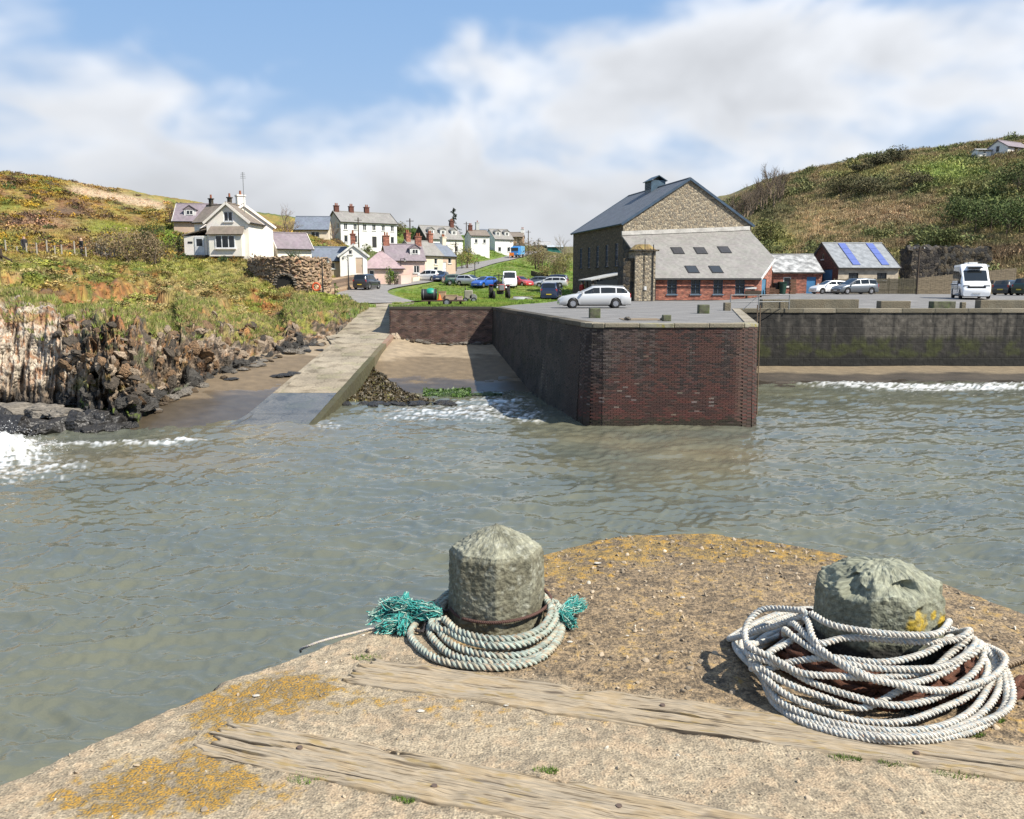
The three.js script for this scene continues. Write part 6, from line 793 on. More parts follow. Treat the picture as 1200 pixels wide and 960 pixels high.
{ // flatbed boat trailer and what lies on it
  const D = 66, p = stand(519.5, D), o = thing('flatbed_trailer', 'long low rusty flatbed trailer on the grass above the brick wall', 'trailer', p), ru = plain(0.09, 0.055, 0.04); part('deck', box(3.3, 0.1, 1.5, 0, 0.34, 0), ru, o); part('drawbar', beam(v3(-1.6, 0.36, 0), v3(-2.5, 0.3, 0), 0.1, 0.1), ru, o); for (const x of [-1.1, 1.3]) part('leg', box(0.1, 0.34, 1.2, x, 0, 0), ru, o); for (const z of [0.8, -0.8]) wheel(o, 0.3, 0.28, z, 0.28, 0.16);
  const t = thing('fuel_tank', 'green capped black barrel tank lying on the trailer', 'tank', p.clone().add(v3(-1.1, 0.44, 0))); part('barrel', planarUV(new THREE.CylinderGeometry(0.42, 0.42, 1.15, 20).rotateZ(Math.PI / 2).translate(0, 0.42, 0).toNonIndexed()), M.black, t); part('cover', planarUV(new THREE.SphereGeometry(0.44, 16, 8, 0, Math.PI * 2, 0, Math.PI * 0.5).scale(1.1, 0.9, 1.05).translate(0.12, 0.52, 0).toNonIndexed()), plain(0.01, 0.30, 0.20, 0.5), t); for (const x of [-0.4, 0.4]) part('hoop', planarUV(new THREE.TorusGeometry(0.425, 0.02, 6, 20).rotateY(Math.PI / 2).translate(x, 0.42, 0)), M.metal, t);
  const c = thing('traffic_cone', 'small orange traffic cone standing on the trailer', 'cone', p.clone().add(v3(-0.28, 0.44, 0.3))); part('cone', cyl(0.15, 0.03, 0.45, 0, 0.03, 0, 14), plain(0.8, 0.18, 0.02, 0.5), c); part('base', box(0.36, 0.04, 0.36), plain(0.8, 0.18, 0.02, 0.5), c); part('band', cyl(0.115, 0.085, 0.11, 0, 0.16, 0, 14), M.white, c);
  const crate = (l, x, z, w, h, m) => { const g = thing('crate', l, 'crate', p.clone().add(v3(x, 0.44, z))); part('box', planarUV(new RoundedBoxGeometry(w, h, 0.5, 2, 0.02).translate(0, h / 2, 0)), m, g); part('lid', box(w + 0.04, 0.05, 0.54, 0, h, 0), m, g); };
  crate('tan wooden crate beside the cone on the trailer', -0.1, -0.2, 0.55, 0.62, plain(0.42, 0.29, 0.17)); crate('long pale crate on the middle of the trailer', 0.6, -0.1, 0.9, 0.34, plain(0.45, 0.34, 0.22)); crate('pinkish box leaning low at the trailer end', 1.25, 0.1, 0.4, 0.25, plain(0.5, 0.36, 0.3));
  const w = thing('winch_engine', 'grey winch engine with small wheels beside the trailer', 'winch', stand(549, 72)); part('engine', planarUV(new RoundedBoxGeometry(0.7, 0.75, 0.6, 2, 0.08).translate(0, 0.65, 0)), plain(0.35, 0.33, 0.26), w); part('drum', planarUV(new THREE.CylinderGeometry(0.3, 0.3, 0.6, 16).rotateX(Math.PI / 2).translate(0.4, 0.42, 0).toNonIndexed()), plain(0.3, 0.3, 0.28), w); part('stack', bar(v3(-0.2, 0.9, 0), v3(-0.3, 1.25, 0), 0.05), M.black, w); for (const x of [-0.25, 0.45]) for (const z of [0.4, -0.4]) wheel(w, x, 0.22, z, 0.22, 0.12);
  const hull = new THREE.LatheGeometry([[0.02, -1.1], [0.3, -0.75], [0.45, 0], [0.45, 0.9], [0.0, 0.95]].map(([a, b]) => new THREE.Vector2(a, b)), 16); hull.rotateZ(Math.PI / 2); hull.scale(1, 0.7, 1.2); const dn = thing('upturned_dinghy', 'small upturned grey dinghy on the grass beside the tractor', 'boat', stand(613, 80)); const dh = part('hull', planarUV(hull.toNonIndexed()), plain(0.42, 0.43, 0.43, 0.5), dn); dh.position.y = 0.05; part('keel', box(1.9, 0.06, 0.05, 0, 0.36, 0), plain(0.3, 0.25, 0.2), dn);
  for (const [px, D2, s, i] of [[473, 64, 0.22, 0], [478, 64.3, 0.2, 1], [484, 64, 0.24, 2], [466, 65, 0.16, 3], [490, 64.5, 0.18, 4], [601, 75, 0.25, 5], [620, 78, 0.3, 1]]) rock('kerb_stone', 'grey stone lying along the grass edge above the low brick wall', 'stones on the grass edge', stand(px, D2).add(v3(0, s * 0.3, 0)), [s * 1.4, s, s], M.rockGrey, i);
}
// bins, crates and pots at the corner of the annex
{
  const bin = (l, px, D, c, h) => { const o = thing('wheelie_bin', l, 'bin', stand(px, D)); part('body', planarUV(new THREE.CylinderGeometry(0.5, 0.38, h, 4).rotateY(Math.PI / 4).translate(0, h / 2 + 0.08, 0).toNonIndexed()), c, o); part('lid', box(0.78, 0.07, 0.8, 0, h + 0.08, 0), c, o); for (const x of [-0.28, 0.28]) wheel(o, x, 0.1, -0.32, 0.1, 0.07); };
  bin('dark green wheelie bin at the corner of the brick annex', 917, 86.5, plain(0.015, 0.06, 0.04, 0.5), 1.15); bin('black wheelie bin beside the green bin by the annex', 910, 87, M.black, 1.05);
  [['stacked brown lobster pots by the annex door', 903, 85, 0.9, 0.8], ['pile of brown nets and boards by the annex door', 908, 85.2, 0.8, 0.6], ['brown wooden pallet leaning by the low shed', 929, 93, 0.6, 1.6]].forEach(([l, px, D, w, h]) => { const o = thing('stores_pile', l, 'stores', stand(px, D)), m = plain(0.16, 0.085, 0.05); for (let i = 0; i < 5; i++) part('slat', box(w, h / 5 - 0.04, 0.5 - 0.03 * i, 0.04 * (i % 2), i * h / 5, 0), m, o); });
}
// ---------------------------------------------------------------- the pier head we stand on
const dk = (px, py) => { const p = onY(px, py, DECK); return [p.x, -p.z]; };
const edgeL = [[-2.75, 0.3], [-3.6, -3.5]].reverse().map(([x, D]) => [D, x]); // D, x
for (const q of [[-60, 944], [0, 918], [100, 872], [200, 826], [246, 806], [251, 799], [330, 774], [400, 748], [440, 734], [490, 708], [540, 685], [590, 664], [640, 647], [690, 634], [740, 627]]) { const [x, D] = dk(...q); edgeL.push([D, x]); }
const edgeR = [[-3.5, 6.0], [0.3, 5.6]];
for (const q of [[1400, 816], [1300, 760], [1200, 716], [1150, 697], [1100, 680], [1040, 661], [960, 643], [900, 633], [840, 627], [790, 625.5]]) { const [x, D] = dk(...q); edgeR.push([D, x]); }
const apexD = Math.max(edgeL[edgeL.length - 1][0], edgeR[edgeR.length - 1][0]) + 0.02; edgeL.push([apexD, dk(762, 625)[0]]); edgeR.push([apexD, dk(772, 625)[0]]);
const timberA = [dk(418, 786), dk(1200, 897), 0.245, 4.6], timberB = [dk(250, 864), dk(760, 962), 0.255, 4.2];
const across = (t, x, D) => { const [a, b] = t, L = Math.hypot(b[0] - a[0], b[1] - a[1]), ux = (b[0] - a[0]) / L, uy = (b[1] - a[1]) / L, dx = x - a[0], dy = D - a[1]; return [dx * ux + dy * uy, -dx * uy + dy * ux]; }; // along, across (positive away from us)
const bollL = dk(582, 724), bollR = dk(1025, 781);
const X0 = -2.3, X1 = 3.5, D0 = 2.1, D1 = 5.8;
function deckField(x, D) { // what the surface is made of at a spot
  const [px, py] = proj(x, DECK, D), n = fb2(x * 2.2, D * 2.2, 4), f = fb2(x * 9, D * 9, 4), ff = fb2(x * 38, D * 38, 3);
  const far = sst(-0.04, 0.12, across(timberA, x, D)[1] - 0.08 + 0.10 * n) * sst(470, 520, px + 40 * n); // the worn gravelly apron beyond the first timber
  const rim = sst(5.0, 5.3, D + 0.3 * n) * far;
  let li = G(px, py, 290, 822, 70, 22) * 0.95 + G(px, py, 345, 803, 40, 16) + G(px, py, 190, 920, 95, 30) * 1.05 + G(px, py, 110, 940, 80, 25) * 0.6 + G(px, py, 250, 872, 55, 40) * 0.6 + G(px, py, 470, 820, 160, 40) * 0.30 + G(px, py, 700, 840, 260, 40) * 0.30 + G(px, py, 330, 930, 120, 30) * 0.35;
  li = sst(0.30, 0.66, li * (0.75 + 1.1 * f + 0.5 * n) + 0.35 * ff * li);
  let ol = far * (0.30 + 0.75 * rim + G(px, py, 660, 650, 60, 25) * 0.8 + G(px, py, 880, 645, 180, 16) * 0.5) * (0.75 + 1.1 * f + 0.9 * n); ol = sst(0.26, 0.70, ol + 0.25 * ff);
  return { px, py, n, f, ff, far, rim, li, ol };
}
const NW = 2048, NH = 1306, deckCol = new Uint8Array(NW * NH * 4), deckBmp = new Uint8Array(NW * NH * 4);
{
  const fineN = new Float32Array(512 * 512); for (let j = 0; j < 512; j++) for (let i = 0; i < 512; i++) fineN[j * 512 + i] = pf(i / 512, j / 512, 64, 3); // repeating fine grain, looked up
  const stones = new Float32Array(512 * 512), sid = new Float32Array(512 * 512); for (let j = 0; j < 512; j++) for (let i = 0; i < 512; i++) { const c = cells(i / 512, j / 512, 48, 1); stones[j * 512 + i] = c[1] - c[0]; sid[j * 512 + i] = c[2]; }
  const step = 4, cw = Math.ceil(NW / step) + 2, chh = Math.ceil(NH / step) + 2, K = ['n', 'f', 'ff', 'far', 'li', 'ol'], planes = K.map(() => new Float32Array(cw * chh)); for (let j = 0, z = 0; j < chh; j++) for (let i = 0; i < cw; i++, z++) { const q = deckField(mixn(X0, X1, i * step / NW), mixn(D0, D1, j * step / NH)); for (let k = 0; k < 6; k++) planes[k][z] = q[K[k]]; }
  const val = new Float32Array(6), c = [0, 0, 0], mx = (r, g, b, t) => { t = t < 0 ? 0 : t > 1 ? 1 : t; c[0] += (r - c[0]) * t; c[1] += (g - c[1]) * t; c[2] += (b - c[2]) * t; };
  for (let j = 0, k = 0; j < NH; j++) { const rowD = mixn(D0, D1, (j + 0.5) / NH), rl = lut(edgeL, rowD) - 0.08, rr = lut(edgeR, rowD) + 0.08; for (let i = 0; i < NW; i++, k += 4) {
    const tx0 = mixn(X0, X1, (i + 0.5) / NW); if (rowD > apexD + 0.05 || tx0 < rl || tx0 > rr) continue; // off the pier
    if (Math.abs(tx0) > 0.66 * rowD + 0.25 && ((i & 1) || (j & 1))) { const b = k - ((j & 1) ? NW * 4 : 4); for (let m = 0; m < 4; m++) { deckCol[k + m] = deckCol[b + m]; deckBmp[k + m] = deckBmp[b + m]; } continue; } // to the side: half as fine
    const gi = i / step, gj = j / step, a = gi | 0, b = gj | 0, tx = gi - a, ty = gj - b, z = b * cw + a; for (let m = 0; m < 6; m++) { const p = planes[m]; val[m] = (p[z] * (1 - tx) + p[z + 1] * tx) * (1 - ty) + (p[z + cw] * (1 - tx) + p[z + cw + 1] * tx) * ty; }
    const n = val[0], f = val[1], ff = val[2], far = val[3], li = val[4], ol = val[5], o = (j & 511) * 512 + (i & 511), fn = fineN[o], fn2 = fineN[((j * 3 + 77) & 511) * 512 + ((i * 3 + 31) & 511)], fn3 = fineN[((j * 2 + 177) & 511) * 512 + ((i * 2 + 231) & 511)], e = stones[o], id = sid[o], s = clamp(e * 4);
    const v = 0.585 + 0.06 * n + 0.05 * f + 0.07 * ff + 0.16 * fn + 0.24 * fn2 + 0.08 * (id - 0.5) * s; c[0] = v * 1.03; c[1] = v * 0.96; c[2] = v * 0.85;
    mx(0.70, 0.60, 0.50, 0.35 * sst(0.0, 0.35, f - n * 0.4)); mx(0.46, 0.42, 0.37, 0.35 * sst(0.12, 0.4, -f + 0.3 * fn - 0.3 * n)); mx(0.80, 0.74, 0.64, 0.45 * sst(0.2, 0.36, fn2 + ff * 0.4)); mx(0.36, 0.32, 0.27, 0.5 * sst(0.2, 0.4, -fn2 - ff * 0.4));
    const g = 0.475 + 0.12 * n + 0.13 * f + 0.12 * ff + 0.13 * fn + 0.17 * fn2 + 0.12 * (id - 0.5); mx(g * 1.06, g * 0.925, g * 0.75, far * 0.88); mx(0.24, 0.205, 0.165, far * 0.6 * sst(0.06, 0.32, -ff * 0.8 - fn2 * 0.7 - f * 0.3)); mx(0.64, 0.57, 0.50, far * 0.5 * sst(0.2, 0.36, ff * 0.5 + fn2 * 0.6));
    mx(0.33 + 0.1 * fn, 0.30 + 0.1 * fn, 0.23, 0.42 * li); const sp = sst(-0.25, 0.18, ff * 0.5 + 0.8 * fn2 + 0.3 * fn), sh = 0.85 + 0.4 * fn2 + 0.25 * f; mx(0.70 * sh, 0.53 * sh, 0.17 * sh, li * sp * 0.85); mx(0.60 * sh, 0.50 * sh, 0.24 * sh, ol * sst(-0.28, 0.15, ff * 0.5 + 0.7 * fn2) * 0.66); mx(0.70 * sh, 0.53 * sh, 0.17 * sh, 0.6 * ol * sst(0.1, 0.3, f * 0.7 + fn2 * 0.5));
    deckCol[k] = 255 * clamp(c[0]); deckCol[k + 1] = 255 * clamp(c[1]); deckCol[k + 2] = 255 * clamp(c[2]); deckCol[k + 3] = 255;
    const h = 0.45 + 0.16 * f * (0.6 + far) + 0.16 * ff * (0.6 + 0.8 * far) + 0.16 * fn * (0.7 + far) + 0.22 * fn2 + 0.07 * s * (0.3 + far) + 0.10 * li * sp; deckBmp[k] = deckBmp[k + 1] = deckBmp[k + 2] = 255 * clamp(h); deckBmp[k + 3] = 255;
  } }
}
const deckT = (d, s) => { const t = new THREE.DataTexture(d, NW, NH); t.wrapS = t.wrapT = THREE.MirroredRepeatWrapping; t.magFilter = t.minFilter = THREE.LinearFilter; t.colorSpace = s ? THREE.SRGBColorSpace : THREE.NoColorSpace; t.needsUpdate = true; return t; };
M.pierTop = mat({ color: lin(0.80, 0.765, 0.69), map: deckT(deckCol, true), bumpMap: deckT(deckBmp, false), bumpScale: 0.016, roughness: 0.95 });
const inTimber = (x, D) => { for (const t of [timberA, timberB]) { const [s, c] = across(t, x, D); if (s > -0.03 && Math.abs(c) < t[2] / 2 + 0.012) return true; } return false; };
const underTimber = (x, D) => { for (const t of [timberA, timberB]) { const [s, c] = across(t, x, D); if (s > 0.04 && s < t[3] - 0.04 && Math.abs(c) < t[2] / 2 - 0.022) return true; } return false; };
const deckTop = (x, D) => DECK + 0.010 * fb2(x * 1.1, D * 1.1, 2) + 0.008 * fb2(x * 7, D * 7, 3) - (underTimber(x, D) ? 0.06 : 0);
{
  const rows = 340, cols = 300, Ds = [...Array(rows)].map((_, i) => (i < 30 ? mixn(-3.5, 2.0, i / 30) : mixn(2.0, apexD, 1 - Math.pow(1 - (i - 30) / (rows - 31), 1.35))));
  const rag = (D, k) => 0.014 * fb2(D * 5, k, 3) + 0.006 * fb2(D * 22, k, 2);
  const g = gridMesh(rows, cols, (i, j) => { const D = Ds[i], xl = lut(edgeL, D) + rag(D, 1), xr = lut(edgeR, D) + rag(D, 9), t = j / (cols - 1), x = mixn(xl, xr, t), w = Math.max(0.02, xr - xl), e = Math.min(t, 1 - t) * w, ea = apexD - D, ed = Math.min(e, ea * 0.8), round = 0.03 * Math.pow(clamp(1 - ed / 0.045), 2); return { p: V(x, deckTop(x, D) - round, D), uv: [(x - X0) / (X1 - X0), (D - D0) / (D1 - D0)] }; });
  struct('pier_deck', g, M.pierTop);
  const ring = []; for (let i = 0; i < rows; i++) ring.push([lut(edgeL, Ds[i]) + rag(Ds[i], 1), Ds[i]]); for (let i = rows - 1; i >= 0; i--) ring.push([lut(edgeR, Ds[i]) + rag(Ds[i], 9), Ds[i]]);
  const wg = gridMesh(28, ring.length, (i, j) => { const [x, D] = ring[j], t = i / 27, y = mixn(-1.0, DECK - 0.03, t); return { p: V(x * (1 + 0.012 * (1 - t)) + 0.02 * n2(j * 0.1, y * 3), y, D + 0.03 * n2(j * 0.1 + 7, y * 3)), uv: [j * 0.05, y] }; }); struct('pier_wall', wg, M.stoneDark);
}
function timber(label, t, len, seed) { // weathered baulk let into the deck, cracked along the grain
  const [a, b, w] = t, L = Math.hypot(b[0] - a[0], b[1] - a[1]), o = thing('deck_timber', label, 'timber', V(a[0], 0, a[1])), N = 700, C = 60, th = Math.atan2(b[1] - a[1], b[0] - a[0]);
  const crack = (s, c) => { const q = n2(s * 0.55 + seed, c * 26 + 0.6 * n2(s * 1.1, c * 3 + seed)); return sst(0.72, 0.92, q) + 0.6 * sst(0.8, 0.95, n2(s * 1.2 + seed * 2, c * 55)); };
  const grain = (s, c) => fb2(s * 1.3 + seed, c * 34 + 0.5 * n2(s * 2, c * 4), 4);
  const g = gridMesh(C + 1, N + 1, (i, j) => {
    const u = j / N, v = i / C * 2 - 1, s = u * len, endw = 1 - 0.06 * sst(0.15, 0, s), c = v * w / 2 * endw, jag = 0.05 * n2(c * 18, seed) * sst(0.12, 0, s), e = 1 - Math.abs(v), cr = crack(s, c), h = 0.009 + 0.007 * grain(s, c) - 0.014 * cr - 0.045 * sst(0.045, 0, e) - 0.05 * sst(0.015, 0, s) + 0.006 * fb2(s * 3, c * 6 + seed, 2) - 0.012 * sst(0.35, 0.6, fb2(s * 1.7 + seed, c * 3, 2));
    return { p: v3(s - jag, DECK + h, -(c + 0.006 * fb2(s * 4, v > 0 ? 1 : 8, 3) * sst(0.2, 0, e))), uv: [s, c] };
  });
  const TW = 2048, TH = 144, d = new Uint8Array(TW * TH * 4), db = new Uint8Array(TW * TH * 4);
  for (let y = 0, k = 0; y < TH; y++) for (let x = 0; x < TW; x++, k += 4) {
    const s = x / TW * len, c = (y / TH - 0.5) * w * 1.05, cr = crack(s, c), gr = fb2(s * 2.2 + seed, c * 90, 3), g2 = fb2(s * 0.9 + 5, c * 22 + seed, 3), n = fb2(s * 3.1 + seed, c * 9, 4), fi = n2(s * 14, c * 320);
    let v0 = 0.66 + 0.08 * gr + 0.07 * g2 + 0.07 * fi + 0.06 * n, col = [v0 * 1.05, v0 * 0.965, v0 * 0.825]; const mx = (q, tt) => { tt = clamp(tt); col = col.map((e2, z) => mixn(e2, q[z], tt)); };
    mx([0.56, 0.54, 0.50], 0.4 * sst(0, 0.4, g2)); mx([0.64, 0.55, 0.40], 0.4 * sst(0.1, 0.4, n)); mx([0.17, 0.14, 0.11], cr * 0.85); mx([0.30, 0.25, 0.19], 0.7 * sst(0.34, 0.46, -gr)); mx([0.16, 0.13, 0.10], 0.8 * sst(0.82, 0.9, Math.abs(n2(s * 0.5 + seed * 3, c * 60))) * sst(0.1, 0.3, n2(s * 1.4, seed))); mx([0.62, 0.52, 0.28], 0.45 * sst(0.3, 0.5, fb2(s * 3 + 20 + seed, c * 14, 4))); mx([0.34, 0.30, 0.26], 0.7 * sst(0.42, 0.6, fb2(s * 2.3 + 40 + seed, c * 5, 3)));
    d[k] = 255 * clamp(col[0]); d[k + 1] = 255 * clamp(col[1]); d[k + 2] = 255 * clamp(col[2]); d[k + 3] = 255; db[k] = db[k + 1] = db[k + 2] = 255 * clamp(0.55 + 0.3 * gr + 0.1 * fi - 0.4 * cr); db[k + 3] = 255;
  }
  const mk = (a2, s) => { const x = new THREE.DataTexture(a2, TW, TH); x.wrapS = x.wrapT = THREE.ClampToEdgeWrapping; x.magFilter = x.minFilter = THREE.LinearFilter; x.colorSpace = s ? THREE.SRGBColorSpace : THREE.NoColorSpace; x.repeat.set(1 / len, 1 / (w * 1.05)); x.offset.set(0, 0.5); x.needsUpdate = true; return x; };
  o.rotation.y = th; part('baulk', g, mat({ color: lin(0.68, 0.66, 0.64), map: mk(d, true), bumpMap: mk(db, false), bumpScale: 0.01, roughness: 0.92 }), o);
  for (const [s, c] of seed < 5 ? [[1.3, 0.05], [2.2, -0.04]] : [[0.35, 0.02], [0.9, -0.05], [1.5, 0.03]]) part('iron_bolt', cyl(0.012, 0.010, 0.010, s, DECK + 0.004, -c, 12), plain(0.13, 0.09, 0.07, 0.8), o);
}
timber('weathered grey timber baulk set in the deck below both bollards', timberA, 4.6, 2); timber('broad cracked timber baulk with a square end set in the near deck', timberB, 4.2, 7);

// ---- stone bollards
function bollard(label, c, R, H, peak, sides, seed, lich, squash) {
  const o = thing('mooring_bollard', label, 'bollard', V(c[0], DECK - 0.02, c[1])), N = 200, B = 90, T = 60, rows = B + T;
  const oct = (a) => { const k = Math.PI * 2 / sides, m = ((a % k) + k) % k - k / 2; return Math.cos(k / 2) / Math.cos(m); };
  const g = gridMesh(rows, N + 1, (i, j) => {
    const a = -j / N * Math.PI * 2 + 0.35; let r, y; if (i < B) { const t = i / (B - 1); y = t * H; r = R * mixn(1.03, 0.985, t) * mixn(1, oct(a) * 1.02, 0.75 + 0.25 * t); r *= 1 - 0.05 * Math.pow(clamp((t - 0.93) / 0.07), 2); } else { const t = (i - B + 1) / T, f = oct(a) * 1.02; y = H + peak * (1 - Math.pow(1 - t, squash)); r = R * 0.955 * f * (1 - t); y += peak * 0.04; }
    const x = Math.cos(a) * r, z = Math.sin(a) * r, rough = 0.004 * fb3(x * 6 + seed, y * 6, z * 6, 2) + 0.0055 * fb3(x * 30, y * 30, z * 30 + seed, 4), bite = seed > 4 && i >= B - 3 ? 0.026 * fb3(x * 5 + 3, y * 5, z * 5, 4) : 0, chip = seed > 4 ? -0.05 * sst(0.15, 0.4, fb3(x * 4, y * 4 + 9, z * 4, 2)) * sst(0.75, 0.95, y / H) : 0;
    const k = 1 + (rough + bite * 0.6 + chip) / Math.max(r, 0.12), Y = Math.max(0, y + (i >= B - 4 ? rough * 1.1 + bite : rough * 0.3));
    const n = fb3(x * 5, y * 5, z * 5 + seed, 4), m = fb3(x * 16, y * 16, z * 16, 3), isTop = sst(-0.02, 0.02, y - H + 0.008 * n); let c0 = [0.155, 0.142, 0.10]; const mx = (q, t) => { t = clamp(t); c0 = c0.map((e, zz) => mixn(e, q[zz], t)); };  // shade put into the darker side colour; bare top stays paler
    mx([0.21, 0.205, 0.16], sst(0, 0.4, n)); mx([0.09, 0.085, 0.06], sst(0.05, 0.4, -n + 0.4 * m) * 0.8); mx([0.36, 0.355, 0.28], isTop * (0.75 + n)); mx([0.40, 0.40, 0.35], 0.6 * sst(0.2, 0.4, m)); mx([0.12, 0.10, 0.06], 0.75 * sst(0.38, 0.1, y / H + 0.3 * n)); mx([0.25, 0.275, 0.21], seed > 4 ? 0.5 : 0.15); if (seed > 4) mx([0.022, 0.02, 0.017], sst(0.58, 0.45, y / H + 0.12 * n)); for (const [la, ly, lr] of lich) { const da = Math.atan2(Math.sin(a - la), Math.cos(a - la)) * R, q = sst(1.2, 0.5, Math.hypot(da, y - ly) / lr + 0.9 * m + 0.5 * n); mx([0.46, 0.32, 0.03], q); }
    return { p: v3(x * k, Y, z * k), c: c0, uv: [a * R, y] };
  });
  part('stone', g, mat({ vertexColors: true, map: tex(256, (u, v) => { const q = 0.85 + 0.3 * pf(u, v, 12, 4) + 0.2 * pf(u, v, 60, 2); return [q, q, q * 0.98]; }, 0.3), bumpMap: tex(256, (u, v) => 0.5 + 0.5 * pf(u, v, 16, 5), 0.25, false), bumpScale: 0.006 }), o); return o;
}
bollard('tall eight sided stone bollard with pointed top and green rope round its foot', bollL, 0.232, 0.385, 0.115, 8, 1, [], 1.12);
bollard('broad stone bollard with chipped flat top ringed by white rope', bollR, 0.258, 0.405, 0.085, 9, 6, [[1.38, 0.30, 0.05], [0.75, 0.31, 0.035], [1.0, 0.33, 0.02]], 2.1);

// ---- laid rope: three strands twisted
function ropeGeo(curve, R, lay, tone, seed, radial = 20, stepLen = 0.0055) {
  const len = curve.getLength(), N = Math.max(8, Math.round(len / stepLen)), pts = curve.getSpacedPoints(N), T = v3(), Nn = v3(0, 1, 0), Bb = v3(), rad = (a) => { const k = Math.PI * 2 / 3, m = ((a % k) + k) % k - k / 2; return 0.53 * Math.cos(m) + Math.sqrt(Math.max(0, 0.245 - (0.53 * Math.sin(m)) ** 2)); };
  return gridMesh(N + 1, radial + 1, (i, j) => {
    if (j === 0) { T.copy(pts[Math.min(N, i + 1)]).sub(pts[Math.max(0, i - 1)]).normalize(); Nn.addScaledVector(T, -Nn.dot(T)).normalize(); Bb.crossVectors(T, Nn); }
    const a = j / radial * Math.PI * 2, s = i / N * len, ph = s / lay * Math.PI * 2, r = R * rad(a - ph), p = pts[i].clone().addScaledVector(Nn, Math.cos(a) * r).addScaledVector(Bb, Math.sin(a) * r), k = Math.floor((((a - ph) / (Math.PI * 2 / 3)) % 3 + 3) % 3);
    return { p, c: tone(s, k, a, seed), uv: [s * 4, (a - ph) / 6.283] };
  });
}
M.rope = mat({ vertexColors: true, roughness: 0.85, bumpMap: tex(64, (u, v) => 0.5 + 0.5 * Math.sin(v * 60 + u * 30), [1, 1], false), bumpScale: 0.0012, side: THREE.DoubleSide });
const Q = (zx, zy, h) => onY(840 + zx / 3.3333, 620 + zy / 3.3333, DECK + h);
{
  const r = rng(44), C = V(bollR[0], 0, bollR[1]), back = (rad, h, R) => { const a0 = Math.atan2(-(R.z - C.z), R.x - C.x); return [0.35, 0.62, 0.9].map((t) => { const a = mixn(a0, Math.PI * 0.98, t); return v3(C.x + Math.cos(a) * rad * (1 + 0.05 * (r() - 0.5)), DECK + Math.max(0.02, h * 0.28 * (0.9 + 0.2 * r())), C.z - Math.sin(a) * rad); }); };
  const paths = [
    [0.315, 0.30, [[365, 330, 0.30], [450, 372, 0.295], [600, 402, 0.29], [750, 415, 0.29], [860, 408, 0.295], [908, 365, 0.30]]],
    [0.325, 0.275, [[352, 352, 0.275], [395, 445, 0.235], [500, 428, 0.25], [650, 430, 0.255], [800, 440, 0.255], [930, 432, 0.26], [988, 402, 0.28]]],
    [0.37, 0.23, [[272, 398, 0.225], [330, 440, 0.215], [450, 508, 0.195], [600, 540, 0.185], [750, 548, 0.185], [870, 540, 0.19], [960, 500, 0.215], [1012, 440, 0.24]]],
    [0.44, 0.16, [[300, 372, 0.24], [420, 480, 0.215], [560, 560, 0.175], [700, 605, 0.15], [850, 632, 0.13], [1000, 608, 0.125], [1100, 560, 0.135], [1122, 498, 0.16]]],
    [0.40, 0.20, [[135, 462, 0.19], [220, 505, 0.175], [330, 560, 0.15], [480, 577, 0.15], [640, 582, 0.155], [800, 560, 0.165], [940, 520, 0.195], [1030, 458, 0.235]]],
    [0.42, 0.17, [[128, 490, 0.165], [260, 540, 0.145], [370, 600, 0.115], [520, 650, 0.095], [680, 687, 0.08], [820, 672, 0.09], [940, 612, 0.12], [1020, 540, 0.16], [1045, 478, 0.2]]],
    [0.47, 0.12, [[150, 525, 0.13], [270, 600, 0.105], [420, 660, 0.075], [560, 700, 0.055], [700, 640, 0.10], [820, 570, 0.15], [920, 480, 0.205], [985, 425, 0.245]]],
    [0.50, 0.09, [[165, 548, 0.11], [260, 640, 0.08], [400, 705, 0.055], [560, 752, 0.035], [720, 755, 0.035], [880, 700, 0.06], [1000, 640, 0.09], [1060, 545, 0.14]]],
    [0.53, 0.06, [[178, 565, 0.085], [240, 665, 0.05], [350, 725, 0.035], [520, 772, 0.03], [680, 790, 0.028], [850, 775, 0.03], [990, 715, 0.05], [1060, 620, 0.09], [1085, 530, 0.12]]],
    [0.56, 0.05, [[190, 575, 0.07], [245, 690, 0.02], [370, 752, 0.016], [540, 797, 0.016], [700, 808, 0.016], [860, 795, 0.016], [1000, 745, 0.03], [1090, 650, 0.07], [1105, 560, 0.11], [1050, 470, 0.14]]],
    [0.60, 0.04, [[182, 590, 0.05], [225, 680, 0.018], [330, 752, 0.016], [500, 805, 0.016], [680, 826, 0.016], [860, 820, 0.016], [1020, 780, 0.017], [1125, 690, 0.05], [1130, 590, 0.10], [1080, 500, 0.12]]],
    [0.62, 0.03, [[175, 580, 0.06], [212, 650, 0.035], [300, 725, 0.018], [470, 785, 0.02], [650, 812, 0.03], [830, 808, 0.03], [1000, 765, 0.03], [1145, 690, 0.06], [1135, 560, 0.11], [1060, 470, 0.14]]],
    [0.33, 0.28, [[345, 328, 0.29], [255, 312, 0.275], [172, 318, 0.25], [116, 378, 0.20], [124, 470, 0.15], [160, 548, 0.12], [300, 520, 0.15], [450, 505, 0.19], [640, 520, 0.2], [800, 492, 0.22], [900, 430, 0.25]]],
    [0.38, 0.22, [[140, 545, 0.115], [210, 480, 0.17], [262, 452, 0.185], [340, 418, 0.22], [470, 520, 0.19], [620, 590, 0.16], [760, 600, 0.15], [900, 555, 0.175], [980, 480, 0.22]]],
  ];
  const tone = (s, k, a, sd) => { const b = 0.43 + 0.10 * n2(s * 9 + sd, k * 3.1); const fl = n2(s * 60 + k * 17 + sd, sd * 2 + a * 1.2); if (k === 0 && fl > 0.35) return [0.22, 0.31, 0.37]; if (fl > 0.72) return [0.36, 0.24, 0.16]; return [b, b * 0.955, b * 0.85]; };
